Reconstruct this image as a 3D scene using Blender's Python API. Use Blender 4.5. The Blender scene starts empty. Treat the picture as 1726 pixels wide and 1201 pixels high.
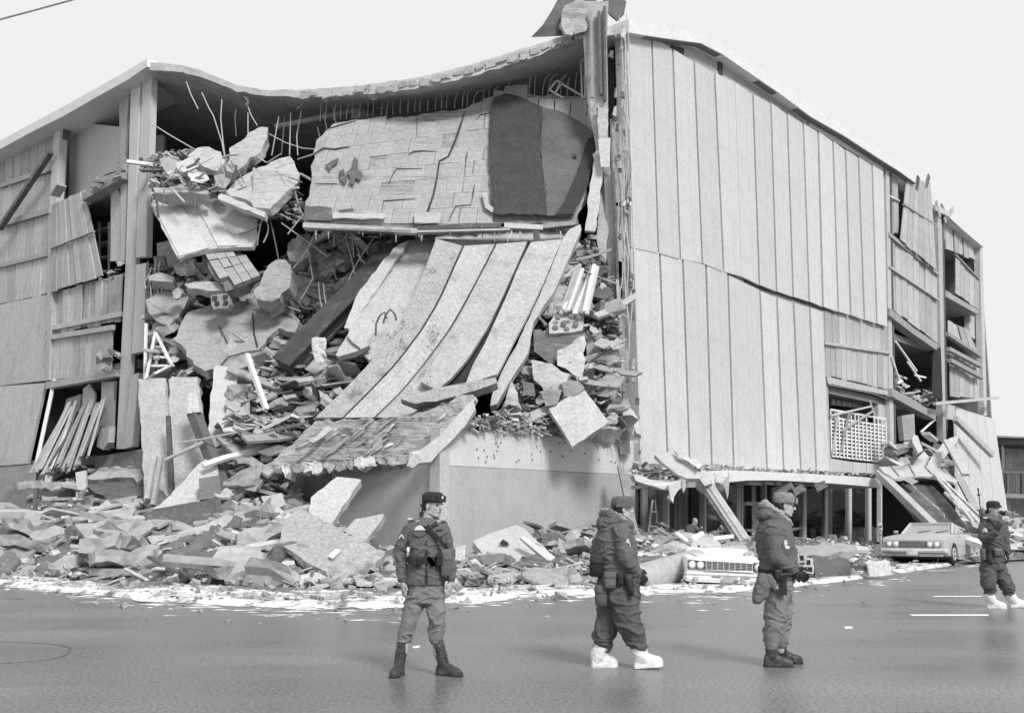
import bpy, bmesh, math, random
from mathutils import Vector, Matrix, noise
from mathutils.geometry import tessellate_polygon
R = math.radians
rnd = random.Random(64)
S = bpy.context.scene
COL = S.collection

# ------------------------------------------------------------------ camera
F = 1720.0; HCAM = 1.53; PITCH = math.atan(266.0 / F)
cam = bpy.data.objects.new('camera', bpy.data.cameras.new('camera'))
COL.objects.link(cam); S.camera = cam
cam.data.sensor_fit = 'HORIZONTAL'; cam.data.sensor_width = 36.0
cam.data.lens = 36.0 * F / 1726.0
cam.data.clip_start = 0.1; cam.data.clip_end = 4000
cam.location = (0, 0, HCAM); cam.rotation_euler = (R(90) + PITCH, 0, 0)

# ------------------------------------------------------------------ overcast sky and soft sun
W_ = bpy.data.worlds.new('World'); S.world = W_; W_.use_nodes = True
nt = W_.node_tree; nt.nodes.clear()
sky = nt.nodes.new('ShaderNodeTexSky'); sky.sky_type = 'NISHITA'; sky.sun_disc = False
SUN_EL, SUN_AZ = R(40), R(152)          # azimuth clockwise from +Y: behind the camera, to the right
sky.sun_elevation = SUN_EL; sky.sun_rotation = SUN_AZ; sky.dust_density = 4.0; sky.air_density = 1.0
bw = nt.nodes.new('ShaderNodeRGBToBW')
mixc = nt.nodes.new('ShaderNodeMix'); mixc.data_type = 'FLOAT'; mixc.inputs[0].default_value = 0.93   # cloud cover
mixc.inputs[3].default_value = 10.0
bg = nt.nodes.new('ShaderNodeBackground'); bg.inputs['Strength'].default_value = 0.060
wo = nt.nodes.new('ShaderNodeOutputWorld')
nt.links.new(sky.outputs[0], bw.inputs[0]); nt.links.new(bw.outputs[0], mixc.inputs[2])
nt.links.new(mixc.outputs[0], bg.inputs['Color']); nt.links.new(bg.outputs[0], wo.inputs[0])
sl = bpy.data.lights.new('sun', 'SUN'); sl.energy = 2.0; sl.angle = R(15); sl.color = (1, 1, 1)
so = bpy.data.objects.new('sun', sl); COL.objects.link(so)
sd = Vector((math.sin(SUN_AZ) * math.cos(SUN_EL), math.cos(SUN_AZ) * math.cos(SUN_EL), math.sin(SUN_EL)))
so.rotation_euler = sd.to_track_quat('Z', 'Y').to_euler(); so.location = sd * 80
S.view_settings.view_transform = 'Standard'; S.view_settings.look = 'None'
S.view_settings.exposure = 0.62; S.view_settings.gamma = 1.0
S.cycles.max_bounces = 6; S.cycles.diffuse_bounces = 3; S.cycles.glossy_bounces = 3

# ------------------------------------------------------------------ photograph pixels -> places
ct, st = math.cos(PITCH), math.sin(PITCH)
EYE = Vector((0, 0, HCAM))
def ray(px, py):
    xc = (px - 863.0) / F; yc = (600.5 - py) / F
    return Vector((xc, ct - yc * st, st + yc * ct))
def W(px, py, d):
    v = ray(px, py); return EYE + v * (d / v.y)
def G(px, py, z=0.0):
    v = ray(px, py); return EYE + v * ((z - HCAM) / v.z)
AR, AL = R(41.0), R(-49.0)
dR = Vector((math.sin(AR), math.cos(AR), 0)); dL = Vector((math.sin(AL), math.cos(AL), 0))
CORN = Vector(((745 - 863) / 1740 * 26.7, 26.7, 0))
nRo, nLo = -dL, -dR                     # outward normals of the right and the left facade
def plane(px, py, p, n):
    v = ray(px, py); return EYE + v * ((p - EYE).dot(n) / v.dot(n))
def onR(px, py, off=0.0): return plane(px, py, CORN + nRo * off, nRo)
def onL(px, py, off=0.0): return plane(px, py, CORN + nLo * off, nLo)
def TS(t, s, z=0.0): return CORN + dR * t + dL * s + Vector((0, 0, z))
FLOORS = [3.75, 7.2, 10.7, 14.4]; ROOFZ = 18.2

# ------------------------------------------------------------------ materials (black and white film: greys only)
MATS = {}
def mat(name, v, rough=0.85, var=0.18, scale=1.5, fine=0.24, fscale=13, bump=0.25, bscale=30, rand=0.10,
        streak=None, spec=0.3, metal=0.0, spots=0.0, spotscale=3.0, spotv=0.1, coat=0.0):
    m = bpy.data.materials.new(name); m.use_nodes = True; n = m.node_tree; N = n.nodes; L = n.links
    b = N['Principled BSDF']; b.inputs['Roughness'].default_value = rough
    b.inputs['Specular IOR Level'].default_value = spec; b.inputs['Metallic'].default_value = metal
    b.inputs['Coat Weight'].default_value = coat
    tc = N.new('ShaderNodeTexCoord'); co = tc.outputs['Object']
    def tex(sc, det, mapping=None, rgh=0.6):
        t = N.new('ShaderNodeTexNoise'); t.inputs['Scale'].default_value = sc
        t.inputs['Detail'].default_value = det; t.inputs['Roughness'].default_value = rgh
        if mapping:
            mp = N.new('ShaderNodeMapping'); mp.inputs['Scale'].default_value = mapping
            L.new(co, mp.inputs[0]); L.new(mp.outputs[0], t.inputs['Vector'])
        else: L.new(co, t.inputs['Vector'])
        return t.outputs['Fac']
    def math_(op, a, c):
        x = N.new('ShaderNodeMath'); x.operation = op
        for i, q in enumerate((a, c)):
            if isinstance(q, (int, float)): x.inputs[i].default_value = q
            else: L.new(q, x.inputs[i])
        return x.outputs[0]
    def amp(src, a):                       # 1 + a*(src-.5)*2
        return math_('ADD', math_('MULTIPLY', math_('SUBTRACT', src, 0.5), 2 * a * 1.6), 1.0)
    col = math_('MULTIPLY', amp(tex(scale, 6), var), v)
    if fine: col = math_('MULTIPLY', col, amp(tex(fscale, 3), fine))
    if streak: col = math_('MULTIPLY', col, amp(tex(streak[0], 4, streak[1]), streak[2]))
    if rand:
        oi = N.new('ShaderNodeObjectInfo')
        col = math_('MULTIPLY', col, amp(oi.outputs['Random'], rand / 1.6))
    if spots:
        ra = N.new('ShaderNodeValToRGB'); e = ra.color_ramp.elements
        e[0].position = 0.53; e[1].position = 0.66; e[0].color = (0, 0, 0, 1); e[1].color = (1, 1, 1, 1)
        L.new(tex(spotscale, 8, None, 0.7), ra.inputs[0])
        mx = N.new('ShaderNodeMix'); mx.data_type = 'FLOAT'
        L.new(math_('MULTIPLY', ra.outputs[0], spots), mx.inputs[0]); L.new(col, mx.inputs[2]); mx.inputs[3].default_value = spotv
        col = mx.outputs[0]
    L.new(col, b.inputs['Base Color'])
    if bump:
        bp = N.new('ShaderNodeBump'); bp.inputs['Strength'].default_value = bump; bp.inputs['Distance'].default_value = 0.03
        L.new(tex(bscale, 5), bp.inputs['Height']); L.new(bp.outputs[0], b.inputs['Normal'])
    MATS[name] = m
    return m
mat('concrete', .33, var=.28, spots=.6, spotscale=1.4, spotv=.16, bscale=10, bump=.8)
mat('concrete_pale', .42, var=.25, spots=.55, spotscale=1.6, spotv=.22, bscale=10, bump=.7)
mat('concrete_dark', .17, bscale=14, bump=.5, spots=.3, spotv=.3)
mat('broken', .36, var=.3, bscale=9, bump=.9, scale=4, spots=.3, spotscale=4, spotv=.18)
mat('panel', .53, var=.08, fine=.20, fscale=13, bump=.25, bscale=40, rand=.07, spots=.22, spotscale=.55, spotv=.44, streak=(1.2, (3, 3, .08), .09))
mat('panel_slid', .43, var=.12, fine=.36, fscale=13, bump=.4, bscale=40, rand=.06, spots=.6, spotscale=1.1, spotv=.2)
mat('beam_dark', .06, rough=.6, var=.4, spots=.6, spotscale=2.5, spotv=.16, bump=.4)
mat('panel_scuffed', .38, var=.16, fine=.40, fscale=13, bump=.4, bscale=40, rand=.05, spots=.9, spotscale=1.5, spotv=.15)
mat('panel_grey', .46, var=.10, fine=.30, fscale=13, bump=.4, bscale=40, rand=.10, spots=.3, spotscale=1.0, spotv=.24, streak=(1.2, (3, 3, .15), .10))
mat('fascia', .66, var=.06, bump=.15, rand=.03, spots=.25, spotscale=2.2, spotv=.4)
mat('board', .42, var=.14, streak=(9, (1, 1, .06), .22), bump=.4, rand=.16, bscale=20, spots=.35, spotscale=2.0, spotv=.2)
mat('wall_paint', .56, var=.12, fine=.16, bump=.12, rand=0, streak=(1.0, (2, 2, .12), .10), spots=.2, spotscale=1.5, spotv=.3)
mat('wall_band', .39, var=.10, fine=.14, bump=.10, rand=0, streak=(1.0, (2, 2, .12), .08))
mat('wall_smooth', .44, var=.06, bump=.08, rand=.04)
mat('tile', .36, var=.2, fine=.3, fscale=14, bump=.6, rand=.07, bscale=20, spots=.5, spotscale=1.6, spotv=.17, streak=(12, (1, 1, .1), .10))
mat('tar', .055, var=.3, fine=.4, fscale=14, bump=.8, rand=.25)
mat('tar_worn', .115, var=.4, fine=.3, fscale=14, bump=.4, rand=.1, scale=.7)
mat('ceiling', .46, var=.25, bump=.2, rand=0, streak=(1.2, (.4, 2, 2), .12), spots=.2, spotscale=.8, spotv=.07)
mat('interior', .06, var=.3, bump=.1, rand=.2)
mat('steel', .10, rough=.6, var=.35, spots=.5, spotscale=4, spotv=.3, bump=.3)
mat('steel_pale', .42, rough=.6, var=.15, bump=.1)
mat('wire', .16, rough=.7, var=.1, bump=0)
mat('wire_pale', .50, rough=.7, var=.1, bump=0)
mat('wood', .40, var=.15, streak=(6, (.5, 4, 4), .2), bump=.3, rand=.30)
mat('wood_dark', .13, var=.2, streak=(6, (.5, 4, 4), .25), bump=.3, rand=.30)
mat('plaster', .54, var=.12, bump=.4, rand=.18, bscale=10)
mat('white_cloth', .58, var=.08, bump=.5, bscale=8, rand=.05)
mat('white_paint', .72, var=.06, bump=.1, rand=.05)
mat('dark_cloth', .03, rough=.9, var=.2, bump=.3)
mat('rubble_core', .14, var=.45, scale=2.5, bump=1.0, bscale=4, rand=0, spots=.5, spotscale=3.5, spotv=.32)
mat('debris_mix', .33, var=.45, scale=3, bump=.6, bscale=12, rand=0)
mat('debris_pale', .52, var=.3, scale=3, bump=.6, bscale=12, rand=0)
mat('curtain', .17, var=.2, streak=(5, (1, 1, .05), .3), bump=.2, rand=.15)
mat('mullion', .50, rough=.5, var=.08, bump=0)
mat('stone', .33, var=.25, bump=.8, bscale=8, rand=.15)

def glass_mat():
    m = bpy.data.materials.new('shop_glass'); m.use_nodes = True; N = m.node_tree.nodes; L = m.node_tree.links; N.clear()
    t = N.new('ShaderNodeBsdfTransparent'); t.inputs[0].default_value = (.8, .8, .8, 1)
    g = N.new('ShaderNodeBsdfGlossy'); g.inputs['Roughness'].default_value = .04; g.inputs[0].default_value = (.9, .9, .9, 1)
    x = N.new('ShaderNodeMixShader'); x.inputs[0].default_value = .02; o = N.new('ShaderNodeOutputMaterial')
    L.new(t.outputs[0], x.inputs[1]); L.new(g.outputs[0], x.inputs[2]); L.new(x.outputs[0], o.inputs[0]); MATS['glass'] = m
glass_mat()
mat('dusty_glass', .36, rough=.5, var=.2, spec=.5, bump=.05, rand=0, spots=.4, spotv=.2)

# ------------------------------------------------------------------ objects
def tag(o, label=None, cat=None, group=None, kind=None):
    if label: o['label'] = label
    if cat: o['category'] = cat
    if group: o['group'] = group
    if kind: o['kind'] = kind
    return o
WL = {}                                   # world location of every object by name
def put(o, loc, parent=None):
    loc = Vector(loc); WL[o.name] = loc
    if parent: o.parent = parent; o.location = loc - WL[parent.name]
    else: o.location = loc
def thing(name, label, cat, loc, group=None):
    o = bpy.data.objects.new(name, None); o.empty_display_size = .2
    COL.objects.link(o); put(o, loc); return tag(o, label, cat, group)
class MB:
    def __init__(s): s.v = []; s.f = []
    def add(s, vs, fs):
        k = len(s.v); s.v += [Vector(v) for v in vs]; s.f += [tuple(i + k for i in f) for f in fs]; return s
    def box(s, c, sz, M=None, jit=0.0):
        M = M or Matrix(); c = Vector(c); vs = []
        for x in (-.5, .5):
            for y in (-.5, .5):
                for z in (-.5, .5):
                    p = Vector((x * sz[0], y * sz[1], z * sz[2]))
                    if jit: p += Vector((rnd.uniform(-jit, jit), rnd.uniform(-jit, jit), rnd.uniform(-jit, jit)))
                    vs.append(c + M.to_3x3() @ p)
        return s.add(vs, [(0, 1, 3, 2), (4, 6, 7, 5), (0, 4, 5, 1), (2, 3, 7, 6), (0, 2, 6, 4), (1, 5, 7, 3)])
    def beam(s, p0, p1, w, h, up=(0, 0, 1), w1=None, h1=None):
        p0 = Vector(p0); p1 = Vector(p1); d = (p1 - p0).normalized(); up = Vector(up)
        if abs(d.dot(up)) > .98: up = Vector((0, 1, 0))
        sd_ = d.cross(up).normalized(); u = sd_.cross(d).normalized()
        w1 = w1 or w; h1 = h1 or h
        vs = []
        for p, a, b in ((p0, w, h), (p1, w1, h1)):
            for i, j in ((-1, -1), (1, -1), (1, 1), (-1, 1)): vs.append(p + sd_ * (i * a / 2) + u * (j * b / 2))
        return s.add(vs, [(3, 2, 1, 0), (4, 5, 6, 7), (0, 1, 5, 4), (1, 2, 6, 5), (2, 3, 7, 6), (3, 0, 4, 7)])
    def tube(s, pts, r, n=6, cap=True):
        pts = [Vector(p) for p in pts]; rs = r if isinstance(r, (list, tuple)) else [r] * len(pts)
        k = len(s.v); ref = None
        for i, p in enumerate(pts):
            d = (pts[min(i + 1, len(pts) - 1)] - pts[max(i - 1, 0)])
            d = d.normalized() if d.length > 1e-9 else Vector((0, 0, 1))
            if ref is None: ref = Vector((0, 0, 1)) if abs(d.z) < .9 else Vector((0, 1, 0))
            a = d.cross(ref)
            if a.length < 1e-6: a = d.cross(Vector((1, 0, 0)))
            a.normalize(); b = a.cross(d).normalized(); ref = b
            for j in range(n):
                t = 2 * math.pi * j / n; s.v.append(p + a * (math.cos(t) * rs[i]) + b * (math.sin(t) * rs[i]))
        for i in range(len(pts) - 1):
            for j in range(n):
                s.f.append((k + i * n + j, k + i * n + (j + 1) % n, k + (i + 1) * n + (j + 1) % n, k + (i + 1) * n + j))
        if cap:
            s.f.append(tuple(k + j for j in range(n))[::-1]); e = k + (len(pts) - 1) * n; s.f.append(tuple(e + j for j in range(n)))
        return s
    def loft(s, rings, closed=True, caps=True):
        k = len(s.v); n = len(rings[0])
        for r_ in rings: s.v += [Vector(p) for p in r_]
        for i in range(len(rings) - 1):
            for j in range(n if closed else n - 1):
                s.f.append((k + i * n + j, k + i * n + (j + 1) % n, k + (i + 1) * n + (j + 1) % n, k + (i + 1) * n + j))
        if caps and closed:
            s.f.append(tuple(k + j for j in range(n))[::-1]); e = k + (len(rings) - 1) * n; s.f.append(tuple(e + j for j in range(n)))
        return s
    def poly(s, pts, vec, back_jit=0.0):
        """closed outline extruded by vec"""
        pts = [Vector(p) for p in pts]; n = len(pts); k = len(s.v)
        tris = tessellate_polygon([pts])
        s.v += pts
        s.v += [p + Vector(vec) + (Vector((rnd.gauss(0, 1), rnd.gauss(0, 1), rnd.gauss(0, 1))) * back_jit if back_jit else Vector()) for p in pts]
        for t in tris:
            s.f.append((k + t[0], k + t[1], k + t[2])); s.f.append((k + n + t[2], k + n + t[1], k + n + t[0]))
        for i in range(n): s.f.append((k + i, k + (i + 1) % n, k + n + (i + 1) % n, k + n + i))
        return s
    def hull(s, pts):
        bm = bmesh.new()
        for p in pts: bm.verts.new(p)
        r_ = bmesh.ops.convex_hull(bm, input=bm.verts)
        bmesh.ops.delete(bm, geom=[g for g in r_['geom_interior'] if isinstance(g, bmesh.types.BMVert)], context='VERTS')
        bm.verts.index_update(); s.add([v.co.copy() for v in bm.verts], [tuple(v.index for v in f.verts) for f in bm.faces]); bm.free()
        return s
    def ell(s, c, r, M=None, n=12, m=8):
        c = Vector(c); M = M.to_3x3() if M else Matrix.Identity(3); k = len(s.v)
        r = (r, r, r) if isinstance(r, (int, float)) else r
        s.v.append(c + M @ Vector((0, 0, r[2])))
        for i in range(1, m):
            ph = math.pi * i / m
            for j in range(n):
                th = 2 * math.pi * j / n
                s.v.append(c + M @ Vector((r[0] * math.sin(ph) * math.cos(th), r[1] * math.sin(ph) * math.sin(th), r[2] * math.cos(ph))))
        s.v.append(c + M @ Vector((0, 0, -r[2]))); e = len(s.v) - 1
        for j in range(n):
            s.f.append((k, k + 1 + j, k + 1 + (j + 1) % n)); b = k + 1 + (m - 2) * n
            s.f.append((e, b + (j + 1) % n, b + j))
        for i in range(m - 2):
            for j in range(n):
                a = k + 1 + i * n
                s.f.append((a + j, a + n + j, a + n + (j + 1) % n, a + (j + 1) % n))
        return s
    def cap(s, p0, p1, r0, r1, n=12):
        p0 = Vector(p0); p1 = Vector(p1); d = (p1 - p0)
        L_ = d.length; d = d.normalized() if L_ > 1e-6 else Vector((0, 0, 1))
        pts = []; rs = []
        for a in (85, 60, 30, 0): pts.append(p0 - d * r0 * math.sin(R(a))); rs.append(r0 * math.cos(R(a)))
        for a in (0, 30, 60, 85): pts.append(p1 + d * r1 * math.sin(R(a))); rs.append(r1 * math.cos(R(a)))
        return s.tube(pts, rs, n)
    def mesh(s, name, org):
        me = bpy.data.meshes.new(name); me.from_pydata([v - org for v in s.v], [], s.f); me.validate(); me.update()
        bm = bmesh.new(); bm.from_mesh(me); bmesh.ops.recalc_face_normals(bm, faces=bm.faces); bm.to_mesh(me); bm.free()
        return me
    def build(s, name, material, parent=None, org=None, smooth=False, label=None, cat=None, group=None, kind=None):
        if org is None:
            lo = Vector([min(v[i] for v in s.v) for i in range(3)]); hi = Vector([max(v[i] for v in s.v) for i in range(3)])
            org = (lo + hi) / 2
            if parent is None: org.z = lo.z
        org = Vector(org)
        me = s.mesh(name, org); me.materials.append(MATS[material] if isinstance(material, str) else material)
        if smooth: me.polygons.foreach_set('use_smooth', [True] * len(me.polygons))
        o = bpy.data.objects.new(name, me); COL.objects.link(o); put(o, org, parent)
        return tag(o, label, cat, group, kind)

def nrm(pts):
    n = Vector(); k = len(pts)
    for i in range(k):
        a, b = pts[i], pts[(i + 1) % k]
        n += Vector(((a.y - b.y) * (a.z + b.z), (a.z - b.z) * (a.x + b.x), (a.x - b.x) * (a.y + b.y)))
    n.normalize(); c = sum(pts, Vector()) / k
    return -n if n.dot(c - EYE) > 0 else n            # towards the camera side
def rough_outline(pts, step, j):
    out = []; k = len(pts)
    for i in range(k):
        a, b = pts[i], pts[(i + 1) % k]; m = max(1, int((b - a).length / step))
        for q in range(m):
            p = a.lerp(b, q / m)
            if q: p = p + Vector((rnd.uniform(-j, j), rnd.uniform(-j, j) * .5, rnd.uniform(-j, j)))
            out.append(p)
    return out
def fitplane(pts):
    n = nrm(pts); c = sum(pts, Vector()) / len(pts)
    out = []
    for p in pts:
        v = p - EYE; out.append(EYE + v * ((c - EYE).dot(n) / v.dot(n)))
    return out
def slab_mb(px, d, thick, rough=0.0, step=.3, flat=True):
    """outline traced on the photograph, at its own distance; d = one depth or (depth at top, depth at bottom) or 3-tuple plane a+b*px+c*py"""
    if isinstance(d, (int, float)): pts = [W(x, y, d) for x, y in px]
    elif len(d) == 2:
        y0 = min(p[1] for p in px); y1 = max(p[1] for p in px)
        pts = [W(x, y, d[0] + (d[1] - d[0]) * (y - y0) / max(1e-6, y1 - y0)) for x, y in px]
    else: pts = [W(x, y, d[0] + d[1] * x + d[2] * y) for x, y in px]
    if flat: pts = fitplane(pts)
    n = nrm(pts)
    if rough: pts = rough_outline(pts, step, rough)
    return MB().poly(pts, -n * thick, rough * .8), n
CLEAR = []
CLT = bpy.data.textures.new('broken_relief', 'CLOUDS'); CLT.noise_scale = .35; CLT.noise_depth = 5
def relief(o, strength=.09, levels=3):
    a = o.modifiers.new('sub', 'SUBSURF'); a.subdivision_type = 'SIMPLE'; a.levels = a.render_levels = levels
    b = o.modifiers.new('relief', 'DISPLACE'); b.texture = CLT; b.strength = strength; b.texture_coords = 'GLOBAL'; b.mid_level = .5
    return o
def slab(name, px, d, thick, material, parent=None, rough=0.0, **k):
    mb, n = slab_mb(px, d, thick, rough * 1.5, .22); o = mb.build(name, material, parent, **k)
    if parent is None: CLEAR.append((px, min(p[0] for p in px), max(p[0] for p in px), min(p[1] for p in px), max(p[1] for p in px)))
    if rough >= .025: relief(o, min(.14, .05 + rough), 3 if parent is None else 2)
    return o
def qpx(q, u, v):                          # q = TL, TR, BR, BL in photo pixels
    a = Vector(q[0]).lerp(Vector(q[1]), u); b = Vector(q[3]).lerp(Vector(q[2]), u); return a.lerp(b, v)
def panelpts(q, fn, off): return [fn(p[0], p[1], off) for p in q]
def facade_panel(name, q, fn, off, thick, material, parent, bev=True, **k):
    pts = panelpts(q, fn, off); n = nRo if fn is onR else nLo
    return MB().poly(pts, -n * thick).build(name, material, parent, **k)
# ------------------------------------------------------------------ street, kerb, snow
def road_mat():
    m = bpy.data.materials.new('wet_asphalt'); m.use_nodes = True; n = m.node_tree; N = n.nodes; L = n.links
    b = N['Principled BSDF']; tc = N.new('ShaderNodeTexCoord'); co = tc.outputs['Object']
    def tx(sc, det, mp=None):
        t = N.new('ShaderNodeTexNoise'); t.inputs['Scale'].default_value = sc; t.inputs['Detail'].default_value = det
        if mp:
            q = N.new('ShaderNodeMapping'); q.inputs['Scale'].default_value = mp; L.new(co, q.inputs[0]); L.new(q.outputs[0], t.inputs['Vector'])
        else: L.new(co, t.inputs['Vector'])
        return t.outputs['Fac']
    def mr(src, a, b_, c, d):
        x = N.new('ShaderNodeMapRange'); x.inputs[1].default_value = a; x.inputs[2].default_value = b_; x.inputs[3].default_value = c; x.inputs[4].default_value = d
        L.new(src, x.inputs[0]); return x.outputs[0]
    def mul(a, c):
        x = N.new('ShaderNodeMath'); x.operation = 'MULTIPLY'; L.new(a, x.inputs[0]); L.new(c, x.inputs[1]); return x.outputs[0]
    big = tx(.5, 7, (.5, 1.2, 1)); grain = tx(28, 5)
    L.new(mul(mr(big, .3, .7, .13, .22), mr(grain, .28, .72, .45, 1.6)), b.inputs['Base Color'])
    L.new(mr(big, .35, .65,   .20, .42), b.inputs['Roughness'])
    b.inputs['Specular IOR Level'].default_value = .5
    bp = N.new('ShaderNodeBump'); bp.inputs['Strength'].default_value = .3; bp.inputs['Distance'].default_value = .012
    L.new(tx(50, 5), bp.inputs['Height']); L.new(bp.outputs[0], b.inputs['Normal'])
    MATS['road'] = m
road_mat()
def snow_mat():
    m = bpy.data.materials.new('old_snow'); m.use_nodes = True; n = m.node_tree; N = n.nodes; L = n.links
    b = N['Principled BSDF']; b.inputs['Roughness'].default_value = .8; tc = N.new('ShaderNodeTexCoord')
    t = N.new('ShaderNodeTexNoise'); t.inputs['Scale'].default_value = 1.5; t.inputs['Detail'].default_value = 9; t.inputs['Roughness'].default_value = .7
    L.new(tc.outputs['Object'], t.inputs['Vector'])
    r_ = N.new('ShaderNodeValToRGB'); e = r_.color_ramp.elements
    e[0].position = .40; e[0].color = (.22, .22, .22, 1); e[1].position = .50; e[1].color = (.72, .72, .72, 1)
    L.new(t.outputs['Fac'], r_.inputs[0]); L.new(r_.outputs[0], b.inputs['Base Color'])
    bp = N.new('ShaderNodeBump'); bp.inputs['Strength'].default_value = .35; bp.inputs['Distance'].default_value = .02
    L.new(t.outputs['Fac'], bp.inputs['Height']); L.new(bp.outputs[0], b.inputs['Normal'])
    MATS['snow'] = m
snow_mat()
MB().add([(-1500, -60, 0), (1500, -60, 0), (1500, 2500, 0), (-1500, 2500, 0)], [(0, 1, 2, 3)]).build('street', 'road', None, org=(0, 0, 0), kind='structure')
# pavement round the corner: kerb line traced from the photograph
KERB = [(-420, 968), (-200, 976), (0, 985), (110, 996), (240, 1010), (340, 1016), (450, 1021), (560, 1024), (660, 1021), (760, 1014), (860, 1007), (980, 1002), (1100, 999), (1200, 997), (1300, 992), (1400, 981), (1480, 971), (1560, 959), (1640, 947), (1726, 936), (1900, 916), (2200, 895)]
kp = [G(x, y) for x, y in KERB]
def kerb_y(a):
    """distance of the kerb along the view direction a = x / y"""
    for p, q in zip(kp, kp[1:]):
        ap, aq = p.x / p.y, q.x / q.y
        if ap <= a <= aq: return p.y + (q.y - p.y) * (a - ap) / (aq - ap)
    return kp[0].y if a < kp[0].x / kp[0].y else kp[-1].y
far = [Vector((p.x * 4, p.y * 4, 0)) for p in kp]
k2 = [p + Vector((p.x, p.y, 0)).normalized() * .16 for p in kp]
mb = MB()
mb.loft([[p + Vector((0, 0, -.02)), p + Vector((0, 0, .05)), q + Vector((0, 0, .055)), q + Vector((0, 0, -.02))] for p, q in zip(kp, k2)]).build('kerb', 'snow', None, org=(0, 0, 0), kind='structure')
mb = MB(); n0 = len(kp)
mb.add([p + Vector((0, 0, .052)) for p in k2] + [p + Vector((0, 0, .052)) for p in far], [(i, i + 1, n0 + i + 1, n0 + i) for i in range(n0 - 1)]).build('pavement', 'concrete_dark', None, org=(0, 0, 0), kind='structure')
# thin patchy snow over kerb and pavement edge
mb = MB(); rows = 26; cols = 620; vs = []; keep = []
a0, a1 = kp[1].x / kp[1].y, kp[-2].x / kp[-2].y
for i in range(cols + 1):
    a = a0 + (a1 - a0) * i / cols; ky = kerb_y(a)
    front = -.35 + .7 * noise.noise(Vector((a * 22, 0, 0))) + .35 * noise.noise(Vector((a * 80, 3, 0)))
    wd = 3.4 + 1.4 * noise.noise(Vector((a * 12, 7, 0)))
    for j in range(rows + 1):
        v = j / rows; y = ky + front + wd * v; x = a * y
        n_ = noise.noise(Vector((x * .8, y * .55, 0))) + .6 * noise.noise(Vector((x * 2.4, y * 1.8, 4))) + .4 * noise.noise(Vector((x * 6, y * 5, 9)))
        body = min(1, v * 7) * min(1, (1 - v) * 2.2)
        th = body * .9 + n_ * .55 - .12 - (.22 if a > .28 else 0) - (.1 if -.05 < a < .28 else 0)
        base = .0 if y < ky - .05 else (.056 if y > ky else .056 * max(0, (y - ky + .05) / .05))
        keep.append(th > 0); vs.append(Vector((x, y, base + .006 + .022 * max(0, min(1, th * 2)) + .008 * max(0, n_) * body)))
fs = []
for i in range(cols):
    for j in range(rows):
        q = (i * (rows + 1) + j, (i + 1) * (rows + 1) + j, (i + 1) * (rows + 1) + j + 1, i * (rows + 1) + j + 1)
        if sum(keep[k] for k in q) >= 2: fs.append(q)
mb.add(vs, fs).build('snow', 'snow', None, org=(0, 0, 0), smooth=True, kind='structure')
# thin slush on the carriageway, in flecks
mb = MB()
for k in range(150):
    px = rnd.uniform(-100, 1800); p = G(px, 950)
    a = (px - 863) / 1740; y = kerb_y(a) - abs(rnd.gauss(0, .9)) - .3
    if px > 1150: y -= abs(rnd.gauss(0, 1.6))
    c = Vector((a * y, y, .004)); r_ = .03 + .16 * rnd.random() ** 2; n_ = 9
    pts = [c + Vector((math.cos(2 * math.pi * i / n_) * r_ * rnd.uniform(.6, 2.6), math.sin(2 * math.pi * i / n_) * r_ * rnd.uniform(.2, .5), 0)) for i in range(n_)]
    kk = len(mb.v); mb.v += [c + Vector((0, 0, .012))] + pts
    for i in range(n_): mb.f.append((kk, kk + 1 + i, kk + 1 + (i + 1) % n_))
mb.build('slush', 'snow', None, org=(0, 0, 0), kind='stuff')
# painted lines on the carriageway at the right
def paint(px, name): MB().add([G(x, y, .005) for x, y in px], [tuple(range(len(px)))]).build(name, 'white_paint', None, kind='structure')
paint([(1532, 1034.5), (1665, 1034.5), (1668, 1037.2), (1538, 1037.2)], 'road_marking')
paint([(1572, 1003.5), (1655, 1003.6), (1655, 1005.2), (1574, 1005.2)], 'road_marking')
# cracks and the patched circle at the left
def crack(px, w, name='road_crack', m='tar'):
    mb = MB(); pts = [G(x, y, .004) for x, y in px]; l = []; r_ = []
    for i, p in enumerate(pts):
        d = (pts[min(i + 1, len(pts) - 1)] - pts[max(0, i - 1)]).normalized(); s_ = Vector((-d.y, d.x, 0)) * w * rnd.uniform(.6, 1.3)
        l.append(p + s_); r_.append(p - s_)
    n_ = len(pts); mb.add(l + r_, [(i, i + 1, n_ + i + 1, n_ + i) for i in range(n_ - 1)]).build(name, m, None, kind='structure')
crack([(-20, 1080), (30, 1081), (70, 1083), (100, 1086), (118, 1090), (117, 1096), (108, 1104), (90, 1109), (60, 1113), (20, 1116), (-20, 1117)], .010, 'road_crack', 'steel')
crack([(70, 1060), (100, 1058), (130, 1055), (160, 1054)], .008, 'road_crack', 'steel')
crack([(-20, 1010), (10, 1008), (40, 1009)], .02)
# ------------------------------------------------------------------ the department store
STORE = thing('department_store', 'large pale concrete department store with its front corner torn away and panels hanging', 'building', CORN)
def inset(q, gl, gr, gt=0, gb=0):
    (a, b, c, d) = [Vector(p) for p in q]
    return [(a.x + gl, a.y + gt), (b.x - gr, b.y + gt), (c.x - gr, c.y - gb), (d.x + gl, d.y - gb)]
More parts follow.
